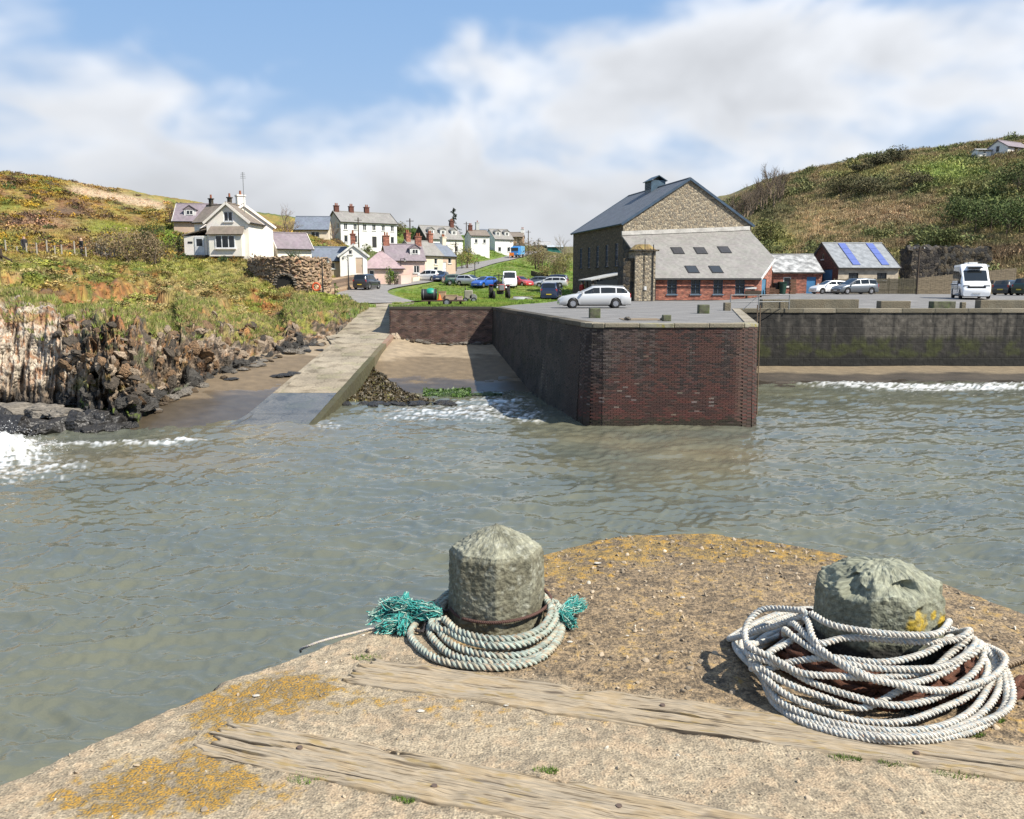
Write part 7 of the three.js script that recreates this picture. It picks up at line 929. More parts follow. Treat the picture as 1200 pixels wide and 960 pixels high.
  // one long rope: each turn runs into the next through the back of the bollard
  const ctrl = []; paths.forEach(([rad, h, fr], i) => { const pts = fr.map(([x, y, hh]) => Q(x + 5 * (r() - 0.5), y + 4 * (r() - 0.5), hh)); ctrl.push(...pts, ...back(rad, h, pts[pts.length - 1])); });
  const curve = new THREE.CatmullRomCurve3(ctrl, false, 'centripetal'); curve.arcLengthDivisions = 4000;
  solid('white_rope', ropeGeo(curve, 0.0142, 0.052, tone, 3), M.rope, 'long white mooring rope flecked with blue, coiled loosely round the broad bollard', 'rope');
  // rusty chain under the rope, its tail running off to the right
  const o = thing('rusty_chain', 'heavy rusty chain wound round the broad bollard under the white rope', 'chain'), ru = mat({ color: lin(0.14, 0.06, 0.035), map: tex(128, (u, v) => { const q = 0.75 + 0.6 * pf(u, v, 5, 4); return [q, q * 0.9, q * 0.8]; }, 0.2), bumpMap: grit, bumpScale: 0.004, roughness: 0.85 });
  const link = new THREE.TorusGeometry(0.042, 0.015, 8, 16); link.scale(1.55, 1, 1); const pl = []; for (let t = 0; t < 2.9; t += 0.02) { const a = -Math.PI * 2 * t + 2.4, rr = 0.33 + 0.018 * t; pl.push(v3(C.x + Math.cos(a) * rr, DECK + 0.035 + 0.03 * (2.9 - t), C.z - Math.sin(a) * rr)); } const last = pl[pl.length - 1]; for (const [zx, zy, h] of [[1080, 660, 0.03], [1180, 610, 0.03], [1260, 580, 0.03], [1400, 570, 0.03]]) pl.push(Q(zx, zy, h));
  const cc = new THREE.CatmullRomCurve3(pl), n = Math.round(cc.getLength() / 0.088); for (let i = 0; i < n; i++) { const m = part('link', link, ru, o), p = cc.getPointAt(i / n), t = cc.getTangentAt(i / n); m.position.copy(p); m.quaternion.setFromUnitVectors(v3(1, 0, 0), t); m.rotateX(i % 2 ? Math.PI / 2 - 0.3 : 0.3); }
  const tail = new THREE.CatmullRomCurve3([Q(1060, 560, 0.03), Q(1180, 515, 0.03), Q(1260, 490, 0.03), Q(1400, 480, 0.02)]); solid('chain_rope_end', ropeGeo(tail, 0.016, 0.06, (s, k, a) => [0.20, 0.15, 0.10], 9), M.rope, 'short brown rope end beside the rusty chain', 'rope');
  const tail2 = new THREE.CatmullRomCurve3([Q(1085, 640, 0.02), Q(1190, 640, 0.02), Q(1270, 660, 0.02), Q(1400, 660, 0.02)]); solid('brown_rope_end', ropeGeo(tail2, 0.02, 0.07, () => [0.16, 0.075, 0.045], 10), M.rope, 'thick rust brown rope end beside the rusty chain', 'rope');
}
const Z4 = (zx, zy, h) => onY(420 + zx / 4, 590 + zy / 4, DECK + h);
{
  const r = rng(17), C = V(bollL[0], 0, bollL[1]), ctrl = [];
  const turns = [
    [[400, 540, 0.075], [470, 600, 0.068], [600, 632, 0.065], [740, 632, 0.065], [850, 590, 0.07], [900, 520, 0.09], [895, 470, 0.10]],
    [[345, 575, 0.045], [420, 600, 0.05], [500, 640, 0.045], [620, 668, 0.045], [760, 660, 0.045], [870, 610, 0.045], [925, 540, 0.05], [905, 475, 0.07]],
    [[375, 560, 0.045], [395, 620, 0.03], [480, 680, 0.02], [620, 714, 0.02], [780, 708, 0.018], [890, 650, 0.018], [945, 560, 0.018], [930, 480, 0.03]],
    [[335, 590, 0.02], [370, 660, 0.016], [450, 715, 0.016], [600, 745, 0.016], [760, 742, 0.016], [890, 690, 0.016], [950, 590, 0.016], [955, 500, 0.02]],
    [[245, 600, 0.02], [270, 660, 0.016], [370, 730, 0.016], [520, 763, 0.016], [680, 766, 0.016], [830, 738, 0.016], [925, 660, 0.017], [952, 560, 0.018], [930, 470, 0.05], [890, 458, 0.07]],
  ];
  turns.forEach((t) => { const pts = t.map(([x, y, h]) => Z4(x + 4 * (r() - 0.5), y + 3 * (r() - 0.5), h)); ctrl.push(...pts); const e = pts[pts.length - 1], a0 = Math.atan2(-(e.z - C.z), e.x - C.x); for (const q of [0.4, 0.75]) { const a = mixn(a0, Math.PI, q), rr = 0.28 + 0.06 * r(); ctrl.push(v3(C.x + Math.cos(a) * rr, DECK + 0.035 + 0.03 * r(), C.z - Math.sin(a) * rr)); } });
  const curve = new THREE.CatmullRomCurve3(ctrl.slice(0, -2), false, 'centripetal'); curve.arcLengthDivisions = 2000;
  const tone = (s, k, a, sd) => { const b = 0.27 + 0.09 * n2(s * 7 + sd, k * 2.1); const fl = n2(s * 26 + k * 9, sd + a * 0.7); if (fl > 0.55) return [b * 1.15, b * 0.82, b * 0.58]; if (n2(s * 3, k) > 0.4) return [b * 1.05, b * 0.98, b * 0.75]; return [b * 0.92, b * 1.06, b * 0.92]; };
  solid('green_rope', ropeGeo(curve, 0.018, 0.075, tone, 5), M.rope, 'thick grey green mooring rope coiled neatly round the foot of the tall bollard', 'rope');
  const wirePts = []; for (let i = 0; i <= 40; i++) { const a = i / 40 * Math.PI * 2; wirePts.push(v3(C.x + 0.02 + Math.cos(a) * 0.246, DECK + 0.085 + 0.02 * Math.cos(a + 0.4), C.z + Math.sin(a) * 0.246)); } solid('rusty_wire_rope', ropeGeo(new THREE.CatmullRomCurve3(wirePts, true), 0.0085, 0.03, () => [0.09, 0.045, 0.035], 6, 14, 0.004), M.rope, 'thin rusty wire rope ring round the tall bollard above the green rope', 'rope');
  const thin = new THREE.CatmullRomCurve3([Z4(215, 548, 0.05), Z4(120, 572, 0.03), Z4(0, 602, 0.012), onY(375, 752, DECK + 0.012), onY(359, 758, DECK - 0.01), onY(352, 764, DECK - 0.25)]); solid('thin_line', ropeGeo(thin, 0.0065, 0.025, (s, k) => [0.50 - 0.05 * k, 0.46 - 0.05 * k, 0.36], 8, 14, 0.004), M.rope, 'thin pale line leading from the teal net over the pier edge', 'rope');
  const dark = new THREE.CatmullRomCurve3([Z4(425, 500, 0.06), Z4(370, 515, 0.05), Z4(320, 560, 0.03), Z4(300, 600, 0.018), Z4(250, 590, 0.02)]); solid('black_twine', ropeGeo(dark, 0.009, 0.03, () => [0.035, 0.028, 0.028], 8, 14, 0.004), M.rope, 'dark twine between the tall bollard and the teal net', 'rope');
  // frayed teal net and rope end: bundles of loose fibres
  function fray(name, label, list, seed) { const q = rng(seed), gs = []; for (const [A, B, n, spread, rad] of list) for (let i = 0; i < n; i++) { const j = () => v3((q() - 0.5) * spread, (q() - 0.35) * spread, (q() - 0.5) * spread), a = A.clone().add(j().multiplyScalar(0.5)), b = B.clone().add(j()), m1 = A.clone().lerp(B, 0.35).add(j()), m2 = A.clone().lerp(B, 0.7).add(j()); for (const p of [a, m1, m2, b]) p.y = Math.max(p.y, DECK + 0.012); const g = new THREE.TubeGeometry(new THREE.CatmullRomCurve3([a, m1, m2, b]), 10, rad * (0.7 + 0.8 * q()), 3); const cl = new Float32Array(g.attributes.position.count * 3), k = 0.55 + 0.8 * q(), pale = q() < 0.3; for (let z = 0; z < cl.length; z += 3) { cl[z] = (pale ? 0.30 : 0.035) * k; cl[z + 1] = (pale ? 0.42 : 0.26) * k; cl[z + 2] = (pale ? 0.36 : 0.235) * k; } g.setAttribute('color', new THREE.BufferAttribute(cl, 3)); gs.push(g.toNonIndexed()); } return solid(name, gs, mat({ vertexColors: true, roughness: 0.8, side: THREE.DoubleSide }), label, 'net'); }
  const netO = fray('teal_net', 'tangled teal green net bundle left of the tall bollard', [[Z4(375, 520, 0.07), Z4(240, 510, 0.07), 190, 0.085, 0.0022], [Z4(240, 500, 0.09), Z4(140, 505, 0.05), 130, 0.10, 0.002], [Z4(225, 430, 0.11), Z4(205, 605, 0.02), 120, 0.05, 0.002], [Z4(240, 550, 0.04), Z4(110, 590, 0.025), 110, 0.07, 0.002], [Z4(190, 480, 0.06), Z4(60, 550, 0.03), 36, 0.06, 0.002]], 3);
  fray('frayed_rope_end', 'frayed pale teal rope end right of the tall bollard', [[Z4(945, 520, 0.05), Z4(1050, 480, 0.06), 120, 0.055, 0.002], [Z4(950, 530, 0.04), Z4(1005, 570, 0.03), 90, 0.05, 0.002], [Z4(960, 510, 0.06), Z4(1015, 450, 0.09), 40, 0.04, 0.002]], 5);
}
{ // grit and shell chips too many to count
  const r = rng(61), n = 3000, im = new THREE.InstancedMesh(rockGeo(5, 1, 0.7), mat({ roughness: 0.95 }), n), o = new THREE.Object3D(); let c = 0;
  for (let i = 0; i < n * 3 && c < n; i++) { const x = mixn(-2, 3.4, r()), D = mixn(2.2, 5.5, r()), f = across(timberA, x, D), near = f[1] > 0.09; if (inTimber(x, D) || x < lut(edgeL, D) + 0.04 || x > lut(edgeR, D) - 0.04 || D > apexD - 0.08 || (!near && r() > 0.4)) continue; const s = 0.0022 + 0.006 * Math.pow(r(), 4) * (near ? 1.5 : 1), b = 0.6 + 0.8 * r(); o.position.set(x, deckTop(x, D) + s * 0.3, -D); o.rotation.set(r() * 3, r() * 6, r() * 3); o.scale.set(s * (1 + r()), s, s * (1 + 0.5 * r())); o.updateMatrix(); im.setMatrixAt(c, o.matrix); im.setColorAt(c++, r() < 0.03 ? lin(0.5, 0.47, 0.4) : lin(0.28 * b, 0.225 * b, 0.16 * b)); } im.count = c; top(shade(im), 'grit', 'loose grit and small stones scattered over the pier deck', 'grit', undefined, 'stuff');
  const bl = new THREE.BufferGeometry().setFromPoints([v3(-0.1, 0, 0), v3(0.1, 0, 0), v3(0.05, 1, 0.25), v3(0, 0, -0.1), v3(0, 0, 0.1), v3(-0.3, 0.8, -0.1)]); bl.computeVertexNormals(); const spots = [[360, 913, 0.05], [432, 771, 0.05], [476, 936, 0.03], [640, 905, 0.03], [1052, 894, 0.05], [1125, 906, 0.06], [470, 917, 0.02], [990, 889, 0.04], [1160, 845, 0.04], [1140, 862, 0.03]]; const mo = new THREE.InstancedMesh(planarUV(bl), mat({ roughness: 1, side: THREE.DoubleSide }), spots.length * 160); let k = 0;
  for (const [px, py, R] of spots) { const p = onY(px, py, DECK); for (let i = 0; i < 160; i++) { const a = r() * 6.28, q = R * Math.sqrt(r()); o.position.set(p.x + Math.cos(a) * q * 1.5, deckTop(p.x, -p.z) - 0.004, p.z + Math.sin(a) * q * 0.6); o.rotation.set((r() - 0.5), r() * 6, (r() - 0.5)); o.scale.setScalar(0.008 + 0.014 * r()); o.updateMatrix(); mo.setMatrixAt(k, o.matrix); const b = 0.6 + 0.8 * r(); mo.setColorAt(k++, lin(0.10 * b, 0.17 * b, 0.025 * b)); } } top(shade(mo), 'moss', 'small green moss tufts in the joints of the pier deck', 'moss', undefined, 'stuff');
  for (const [px, py, s] of [[594, 826, 0.02], [493, 833, 0.022], [300, 815, 0.02], [668, 752, 0.02], [700, 660, 0.03], [905, 646, 0.025], [735, 745, 0.014], [800, 700, 0.02]]) { const p = onY(px, py, DECK + 0.005); rock('white_shell_chip', 'small whitish chip lying on the pier deck', 'whitish chips on the deck', p, [s * 0.7, s * 0.25, s * 0.45], plain(0.56, 0.53, 0.47), px); }
}
// ---------------------------------------------------------------- vegetation
const blades = (n, seed, lean, wid) => { const r = rng(seed), pts = []; for (let i = 0; i < n; i++) { const a = r() * 6.283, q = 0.55 * Math.sqrt(r()), x = Math.cos(a) * q, z = Math.sin(a) * q, h = 0.55 + 0.6 * r(), b = r() * 6.283, lx = Math.cos(a) * lean * r() + 0.2 * (r() - 0.5), lz = Math.sin(a) * lean * r() + 0.2 * (r() - 0.5), w = wid * (0.6 + 0.8 * r()); pts.push(v3(x - Math.cos(b) * w, 0, z - Math.sin(b) * w), v3(x + Math.cos(b) * w, 0, z + Math.sin(b) * w), v3(x + lx, h, z + lz)); } const g = new THREE.BufferGeometry().setFromPoints(pts); g.computeVertexNormals(); return planarUV(g); };
const clump = (n, seed, s, shell = 0.5) => { const r = rng(seed), pts = []; for (let i = 0; i < n; i++) { const u = r() * 6.283, y = Math.pow(r(), 0.8), q = Math.sqrt(1 - y * y), k = mixn(shell, 1.05, Math.sqrt(r())) * (0.85 + 0.3 * n3(Math.cos(u) * q * 1.6 + seed, y * 1.6, Math.sin(u) * q * 1.6)), c = v3(Math.cos(u) * q * k, y * k * 0.85, Math.sin(u) * q * k), j = () => v3((r() - 0.5), (r() - 0.5), (r() - 0.5)).multiplyScalar(s * 2); pts.push(c.clone().add(j()), c.clone().add(j()), c.clone().add(j())); } const g = new THREE.BufferGeometry().setFromPoints(pts); g.computeVertexNormals(); return planarUV(g); };
M.leafInst = mat({ roughness: 1, side: THREE.DoubleSide });
function scatter(name, label, category, geos, n, place, seed) {
  const r = rng(seed), o = new THREE.Object3D(), lists = geos.map(() => []);
  for (let i = 0, c = 0; i < n * 6 && c < n; i++) { const q = place(r); if (!q) continue; lists[Math.floor(r() * geos.length)].push(q); c++; }
  geos.forEach((g, k) => { const L = lists[k]; if (!L.length) return; const im = new THREE.InstancedMesh(g, M.leafInst, L.length); L.forEach((q, i) => { o.position.copy(q.p); o.rotation.set(q.tilt ? (r() - 0.5) * q.tilt : 0, r() * 6.283, q.tilt ? (r() - 0.5) * q.tilt : 0); o.scale.set(q.s, q.h ?? q.s, q.s); o.updateMatrix(); im.setMatrixAt(i, o.matrix); im.setColorAt(i, lin(...q.c)); }); top(shade(im), name, label, category, undefined, 'stuff'); });
}
const tintd = (c, r, k = 0.5) => { const s = 1 - k / 2 + k * r(), h = 0.9 + 0.2 * r(); return [c[0] * s * h, c[1] * s, c[2] * s]; };
const nearRoad = (x, D) => D > 74 && x > -24 && x < 20 && roadNear(x, D)[0] < 3.6;
const grassG = [blades(26, 1, 0.5, 0.05), blades(26, 2, 0.8, 0.06), blades(22, 3, 0.35, 0.045)], clumpG = [clump(110, 1, 0.16), clump(110, 2, 0.2), clump(100, 3, 0.14)];
// heath on the left headland
scatter('headland_grass', 'rough grass covering the left headland and cliff top', 'grass', grassG, 30000, (r) => { const px = -90 + 500 * r(), lo = lut(CLIFF_TOP, px, 2) - 0.5, D = lo * Math.pow(150 / lo, Math.pow(r(), 1.1)), x = colX(px, D); if (nearRoad(x, D)) return null; const y = landY(x, D), [qx, qy] = proj(x, y, D), c = landColor(qx, qy, x, D), s = (0.22 + 0.34 * r() * r()) * (D < 65 ? 0.55 : 1.0); if (c[0] > c[1] * 1.55 && r() < 0.6) return null; return { p: V(x, y - 0.05, D), s: s * 1.2, h: s * (0.45 + 0.6 * r()), tilt: 0.5, c: tintd(c, r, 0.75) }; }, 1);
scatter('headland_heath', 'heather, bracken and gorse clumps on the left headland', 'heath', clumpG, 6500, (r) => { const px = -90 + 490 * r(), D = 72 * Math.pow(2.2, Math.pow(r(), 0.8)), x = colX(px, D), y = landY(x, D), [qx, qy] = proj(x, y, D), n = fb2(x * 0.1 + 2, D * 0.1, 3); if (n < -0.08 || qy > 300 + 8 * r() || G(qx, qy, 120, 267, 45, 8) > 0.5 * r() || Math.exp(-(((qy - (222 + (qx - 85) * 0.19)) / 6) ** 2)) * (qx > 80 && qx < 195 ? 1 : 0) > 0.4) return null; let c = landColor(qx, qy, x, D); if (r() < 0.10 + 0.5 * sst(0.15, 0.35, fb2(x * 0.16, D * 0.16 + 30, 2))) c = r() < 0.5 ? [0.34, 0.21, 0.02] : [0.24, 0.14, 0.03]; else if (r() < 0.3) c = [0.10, 0.065, 0.045]; else if (r() < 0.2) c = [0.07, 0.10, 0.022]; const s = 0.35 + 0.75 * r() * r(); return { p: V(x, y - 0.15, D), s: s * 1.2, h: s * 0.95, c: tintd(c, r, 0.6) }; }, 2);
scatter('headland_tussock', 'grass tussocks and low brambles on the slope above the cliff', 'tussocks', clumpG, 4200, (r) => { const px = -90 + 500 * r(), lo = lut(CLIFF_TOP, px, 2) + 0.3, D = lo * Math.pow(92 / lo, r()), x = colX(px, D), n = fb2(x * 0.5, D * 0.4 + 7, 3); if (n < 0 || nearRoad(x, D) || D > 88 && px > 210 && px < 330) return null; const y = landY(x, D), [qx, qy] = proj(x, y, D), c = landColor(qx, qy, x, D), s = 0.25 + 0.4 * r() * r(); if (c[0] > c[1] * 1.6 && r() < 0.8) return null; return { p: V(x, y - 0.08, D), s: s * 1.3, h: s * 0.75, c: tintd(r() < 0.22 ? [0.13, 0.16, 0.04] : r() < 0.4 ? [0.36, 0.30, 0.14] : c, r, 0.6) }; }, 12);
// tufts hanging over the cliff lip and in its clefts
scatter('cliff_grass', 'grass tufts hanging over the cliff lip', 'grass', grassG, 5200, (r) => { const px = -60 + 490 * r(), t = mixn(0.40, 1, Math.sqrt(r())), Db = lut(CLIFF_BASE, px, 2) - 0.3, Dt = lut(CLIFF_TOP, px, 2), steep = mixn(2.6, 1.35, sst(120, 330, px)), a = fb2(px * 0.03, t * 4, 3); if (t < mixn(0.9, 0.5, sst(90, 250, px)) - 0.35 * a && r() > 0.12) return null; const D = mixn(Db, Dt, Math.pow(t, steep)) - 0.15, x = colX(px, D), yb = P(px, lut(CLIFF_BASE, px, 1), Db).y - 0.5, yt = landY(colX(px, Dt), Dt), y = mixn(yb, yt, 1 - Math.pow(1 - t, mixn(1.7, 1.3, sst(120, 330, px)))), c = r() < 0.4 ? [0.20, 0.23, 0.05] : r() < 0.6 ? [0.32, 0.26, 0.12] : [0.14, 0.18, 0.04], s = 0.13 + 0.2 * r(); return { p: V(x, y - 0.03, D), s: s * 1.3, h: s * 0.9, tilt: 1.0, c: tintd(c, r, 0.6) }; }, 3);
// mown green and rougher banks in the village
scatter('village_grass', 'grass of the village green and banks', 'grass', grassG, 16000, (r) => { const px = 395 + 290 * r(), D = 59.5 * Math.pow(4.3, Math.pow(r(), 1.15)), x = colX(px, D); if (onDeck(x, D) || nearRoad(x, D) || (px < 460 && D < 78) || x < -8.2 && D < 72) return null; const y = landY(x, D), [qx, qy] = proj(x, y, D), c = landColor(qx, qy, x, D), s = 0.10 + 0.12 * r() + 0.2 * sst(140, 200, D); return { p: V(x, y - 0.02, D), s: s * 1.6, h: s, c: tintd(c, r, 0.45) }; }, 4);
// scrub on the right hill
scatter('hillside_scrub', 'bramble, gorse and blackthorn scrub covering the right hillside', 'scrub', clumpG, 15000, (r) => { const px = 815 + 520 * r(), D = 96 * Math.pow(2.15, r()), x = colX(px, D); if (onDeck(x, D) || D < deckBack(x) + 1.5) return null; const y = landY(x, D), [qx, qy] = proj(x, y, D), c = landColor(qx, qy, x, D), open = clamp(G(qx, qy, 1108, 203, 40, 13) + G(qx, qy, 955, 262, 45, 18) + 0.8 * G(qx, qy, 905, 280, 25, 14)); if (r() < open * 0.85) return null; const dark = c[0] < c[1], s = (dark ? 0.6 + 1.7 * r() * r() : 0.4 + 0.6 * r()); return { p: V(x, y - 0.2, D), s, h: s * (0.8 + 0.4 * r()), c: tintd(c, r, 0.6) }; }, 5);
scatter('hillside_grass', 'straw and green grass between the scrub of the right hillside', 'grass', grassG, 15000, (r) => { const px = 815 + 520 * r(), D = 96 * Math.pow(2.1, r()), x = colX(px, D); if (onDeck(x, D) || D < deckBack(x) + 0.5) return null; const y = landY(x, D), [qx, qy] = proj(x, y, D), c = landColor(qx, qy, x, D), s = 0.5 + 0.5 * r(); return { p: V(x, y - 0.1, D), s, tilt: 0.5, c: tintd(c, r, 0.6) }; }, 6);
scatter('quay_weeds', 'small weeds growing along the quay edges', 'weeds', grassG, 300, (r) => { const t = r(), x = mixn(-8.2, -1.4, t), D = 59.6 + 0.6 * r(); return { p: V(x, DECK, D), s: 0.12 + 0.12 * r(), c: tintd([0.15, 0.22, 0.04], r) }; }, 7);

function leafMass(n, w, h, d, leaf, col, seed, lobes = 7, gap = 0.2) { // leaves spread through several overlapping lobes
  const r = rng(seed), L = []; for (let i = 0; i < lobes; i++) { const a = r() * 6.283, q = 0.62 * Math.sqrt(r()); L.push([Math.cos(a) * q * w / 2, h * (0.38 + 0.32 * r()), Math.sin(a) * q * d / 2, 0.28 + 0.26 * r()]); }
  const pos = [], cl = []; for (let i = 0; i < n; i++) { const l = L[Math.floor(r() * lobes)], u = r() * 6.283, y = r() * 2 - 1, q = Math.sqrt(1 - y * y), k = mixn(0.45, 1, Math.pow(r(), 0.5)), c = v3(l[0] + Math.cos(u) * q * k * l[3] * w * 0.62, l[1] + y * k * l[3] * h * 0.85, l[2] + Math.sin(u) * q * k * l[3] * d * 0.62); if (c.y < 0 || fb3(c.x * 1.1 + seed, c.y * 1.1, c.z * 1.1, 2) < -gap) continue; const s = leaf * (0.6 + 0.8 * r()), b = 0.6 + 0.8 * r(), hh = 0.9 + 0.2 * r(); for (let t = 0; t < 3; t++) { pos.push(c.x + (r() - 0.5) * s * 2, c.y + (r() - 0.5) * s * 2, c.z + (r() - 0.5) * s * 2); cl.push(col[0] * b * hh, col[1] * b, col[2] * b); } }
  const g = new THREE.BufferGeometry(); g.setAttribute('position', new THREE.Float32BufferAttribute(pos, 3)); g.setAttribute('color', new THREE.Float32BufferAttribute(cl, 3)); g.computeVertexNormals(); return planarUV(g);
}
function twigs(h, spread, depth, seed, r0, splits = 4, start = 0.25) { // bare boughs and twigs
  const r = rng(seed), gs = []; const grow = (a, d, len, rad, k) => { const b = a.clone().addScaledVector(d, len); gs.push(bar(a, b, rad, k > 1 ? 3 : 5, rad * 0.6)); if (k >= depth) return; const n = splits - (k > 2 ? 1 : 0); for (let i = 0; i < n; i++) { const nd = d.clone().add(v3((r() - 0.5) * spread, (r() - 0.2) * 0.5, (r() - 0.5) * spread)).normalize(); grow(a.clone().lerp(b, mixn(start, 1, (i + r()) / n)), nd, len * (0.55 + 0.25 * r()), rad * 0.55, k + 1); } }; grow(v3(0, -0.2, 0), v3(0.05 * (r() - 0.5), 1, 0).normalize(), h * 0.42, r0, 0); return gs;
}
M.leafMass = mat({ vertexColors: true, roughness: 1, side: THREE.DoubleSide });
const bark = (a, b, c) => plain(a, b, c);
function bush(name, label, px, D, w, h, col, leaves = 1600, leaf = 0.12, twig, dy = 0, cat = 'bush') { const p = stand(px, D); p.y += dy; const o = thing(name, label, cat, p), sd = Math.round(px * 7 + D); part('crown', leafMass(leaves, w, h, w * 0.75, leaf, col, sd), M.leafMass, o); const gs = []; const r = rng(sd); for (let i = 0; i < 5; i++) gs.push(...twigs(h * (0.7 + 0.4 * r()), 1.6, 2, sd + i, 0.05 * h / 3, 3).map((g) => g.translate((r() - 0.5) * w * 0.4, 0, (r() - 0.5) * w * 0.3))); part('stems', gs, twig ?? bark(0.12, 0.085, 0.06), o); return o; }
function bareTree(label, px, D, h, spread, col, seed, dy = 0, depth = 4) { const p = stand(px, D); p.y += dy; const o = thing('bare_tree', label, 'tree', p), gs = twigs(h, spread, depth, seed, 0.02 * h + 0.03, 4, 0.35); const m = bark(...col); part('trunk', gs.slice(0, 1), m, o); part('crown', gs.slice(1), m, o); return o; }
const olive = [0.135, 0.115, 0.05], brush = bark(0.13, 0.095, 0.07);
bush('scrub_bush', 'large rounded olive brown bush left of the white house', 172, 80, 6.4, 3.7, [0.19, 0.145, 0.08], 6500, 0.09, brush); bush('scrub_bush', 'low grey brown bush at the path beside the wooden fence', 118, 81.5, 3.2, 2.0, [0.21, 0.16, 0.09], 1800, 0.09, brush); bush('scrub_bush', 'brown bush hugging the left side of the large olive bush', 142, 80.5, 3.6, 3.0, [0.20, 0.15, 0.085], 2400, 0.09, brush);
bush('dark_bush', 'dark green bush above the large olive bush', 177, 101, 3.6, 2.6, [0.05, 0.075, 0.022], 1800, 0.1); bush('bright_bush', 'bright yellow green bush left of the white house', 203, 96, 3.0, 2.4, [0.17, 0.24, 0.035], 1500, 0.1); bush('dark_bush', 'dark green shrub at the white house garden edge', 265, 87, 1.7, 0.9, [0.03, 0.065, 0.02], 900, 0.07); bush('dark_bush', 'dark hedge shrub behind the porch of the white house', 213, 94, 1.6, 2.4, [0.045, 0.06, 0.025], 1000, 0.1);
bareTree('bare pinkish tree behind the right side of the white house', 334, 121, 5.6, 1.5, [0.30, 0.215, 0.165], 4, 0.4, 5); bareTree('bare brown tree on the skyline left of the bungalow', 203, 126, 3.2, 1.6, [0.24, 0.165, 0.11], 5, -0.2, 5); bareTree('second bare tree behind the white house', 305, 122, 4.2, 1.5, [0.28, 0.2, 0.15], 6, 0.2, 5);
bush('hedge_bush', 'brown green hedge behind the purple garage roof', 350, 108, 4.4, 2.4, [0.115, 0.115, 0.05], 1500, 0.12, brush); bush('hedge_bush', 'bright green hedge right of the garage roof', 362, 125, 4.5, 2.6, [0.13, 0.18, 0.035], 1500, 0.12); bush('hedge_bush', 'green hedge below the blue-grey bungalow', 377, 132, 4.6, 2.4, [0.11, 0.16, 0.04], 1500, 0.13); bareTree('bare shrub before the grey terrace gable', 392, 150, 4.4, 1.5, [0.26, 0.19, 0.14], 9, -0.5, 4);
bush('garden_shrub', 'dark green upright shrubs at the road by the pink cottage', 457, 112, 1.3, 2.4, [0.10, 0.16, 0.02], 900, 0.1); bush('garden_shrub', 'dark upright shrub beside the yellow green one at the road', 463.5, 112.5, 0.9, 1.9, [0.03, 0.06, 0.018], 700, 0.09); bush('garden_shrub', 'small shrub below the white terrace', 432, 150, 2.6, 1.8, [0.12, 0.14, 0.05], 700, 0.12); bush('garden_shrub', 'green shrub at the end of the rubble wall', 390.5, 90, 1.4, 1.4, [0.09, 0.15, 0.03], 700, 0.08);
bush('willow_bush', 'golden olive willow bush beside the upper road', 545, 158, 5.6, 4.4, [0.20, 0.175, 0.055], 2200, 0.13, brush); bush('willow_bush', 'brown willow bush behind the cream cottages', 524, 162, 4.4, 4.2, [0.16, 0.14, 0.055], 1600, 0.13, brush); bush('willow_bush', 'tan bush close to the tan end cottage', 517, 152, 2.0, 2.6, [0.2, 0.15, 0.07], 800, 0.1, brush);
bush('thorn_scrub', 'tall tan thorn scrub beside the upper road bend', 632, 170, 6.2, 6.2, [0.165, 0.125, 0.06], 2600, 0.14, brush); bush('thorn_scrub', 'olive scrub bush next to the warehouse corner', 655, 150, 4.6, 4.4, [0.17, 0.15, 0.055], 2000, 0.13, brush); bush('thorn_scrub', 'dark thorn scrub behind the blue lorry', 613, 215, 7, 4.2, [0.13, 0.10, 0.055], 1800, 0.16, brush); bush('thorn_scrub', 'low scrub running down from the road bend', 643, 146, 4.4, 2.6, [0.19, 0.16, 0.06], 1500, 0.12, brush); bush('thorn_scrub', 'yellow green bush at the dark warehouse wall', 661, 168, 4.0, 4.6, [0.2, 0.2, 0.05], 1500, 0.13, brush); bush('thorn_scrub', 'brown scrub below the brown stone house', 600, 232, 6, 2.6, [0.16, 0.11, 0.06], 1200, 0.16, brush);
bush('pinkish_scrub', 'pinkish pale scrub left of the green shed', 651, 200, 5, 3.2, [0.30, 0.22, 0.17], 1300, 0.14, brush); bareTree('pale bare tree behind the warehouse eave', 662, 190, 8.2, 1.3, [0.36, 0.30, 0.22], 12, 0, 5);
bush('round_tree', 'dark green rounded tree behind the telegraph pole', 487, 196, 4.4, 4.0, [0.05, 0.095, 0.02], 1800, 0.16, undefined, 0.6, 'tree'); bush('round_tree', 'dark olive tree behind the right end of the white terrace', 449, 205, 5.4, 5.4, [0.06, 0.07, 0.035], 1800, 0.17, brush, 0.5, 'tree'); bush('round_tree', 'brown olive tree on the skyline between terrace and dark gable', 470, 215, 4.6, 3.2, [0.13, 0.12, 0.05], 1400, 0.16, brush, 0, 'tree');
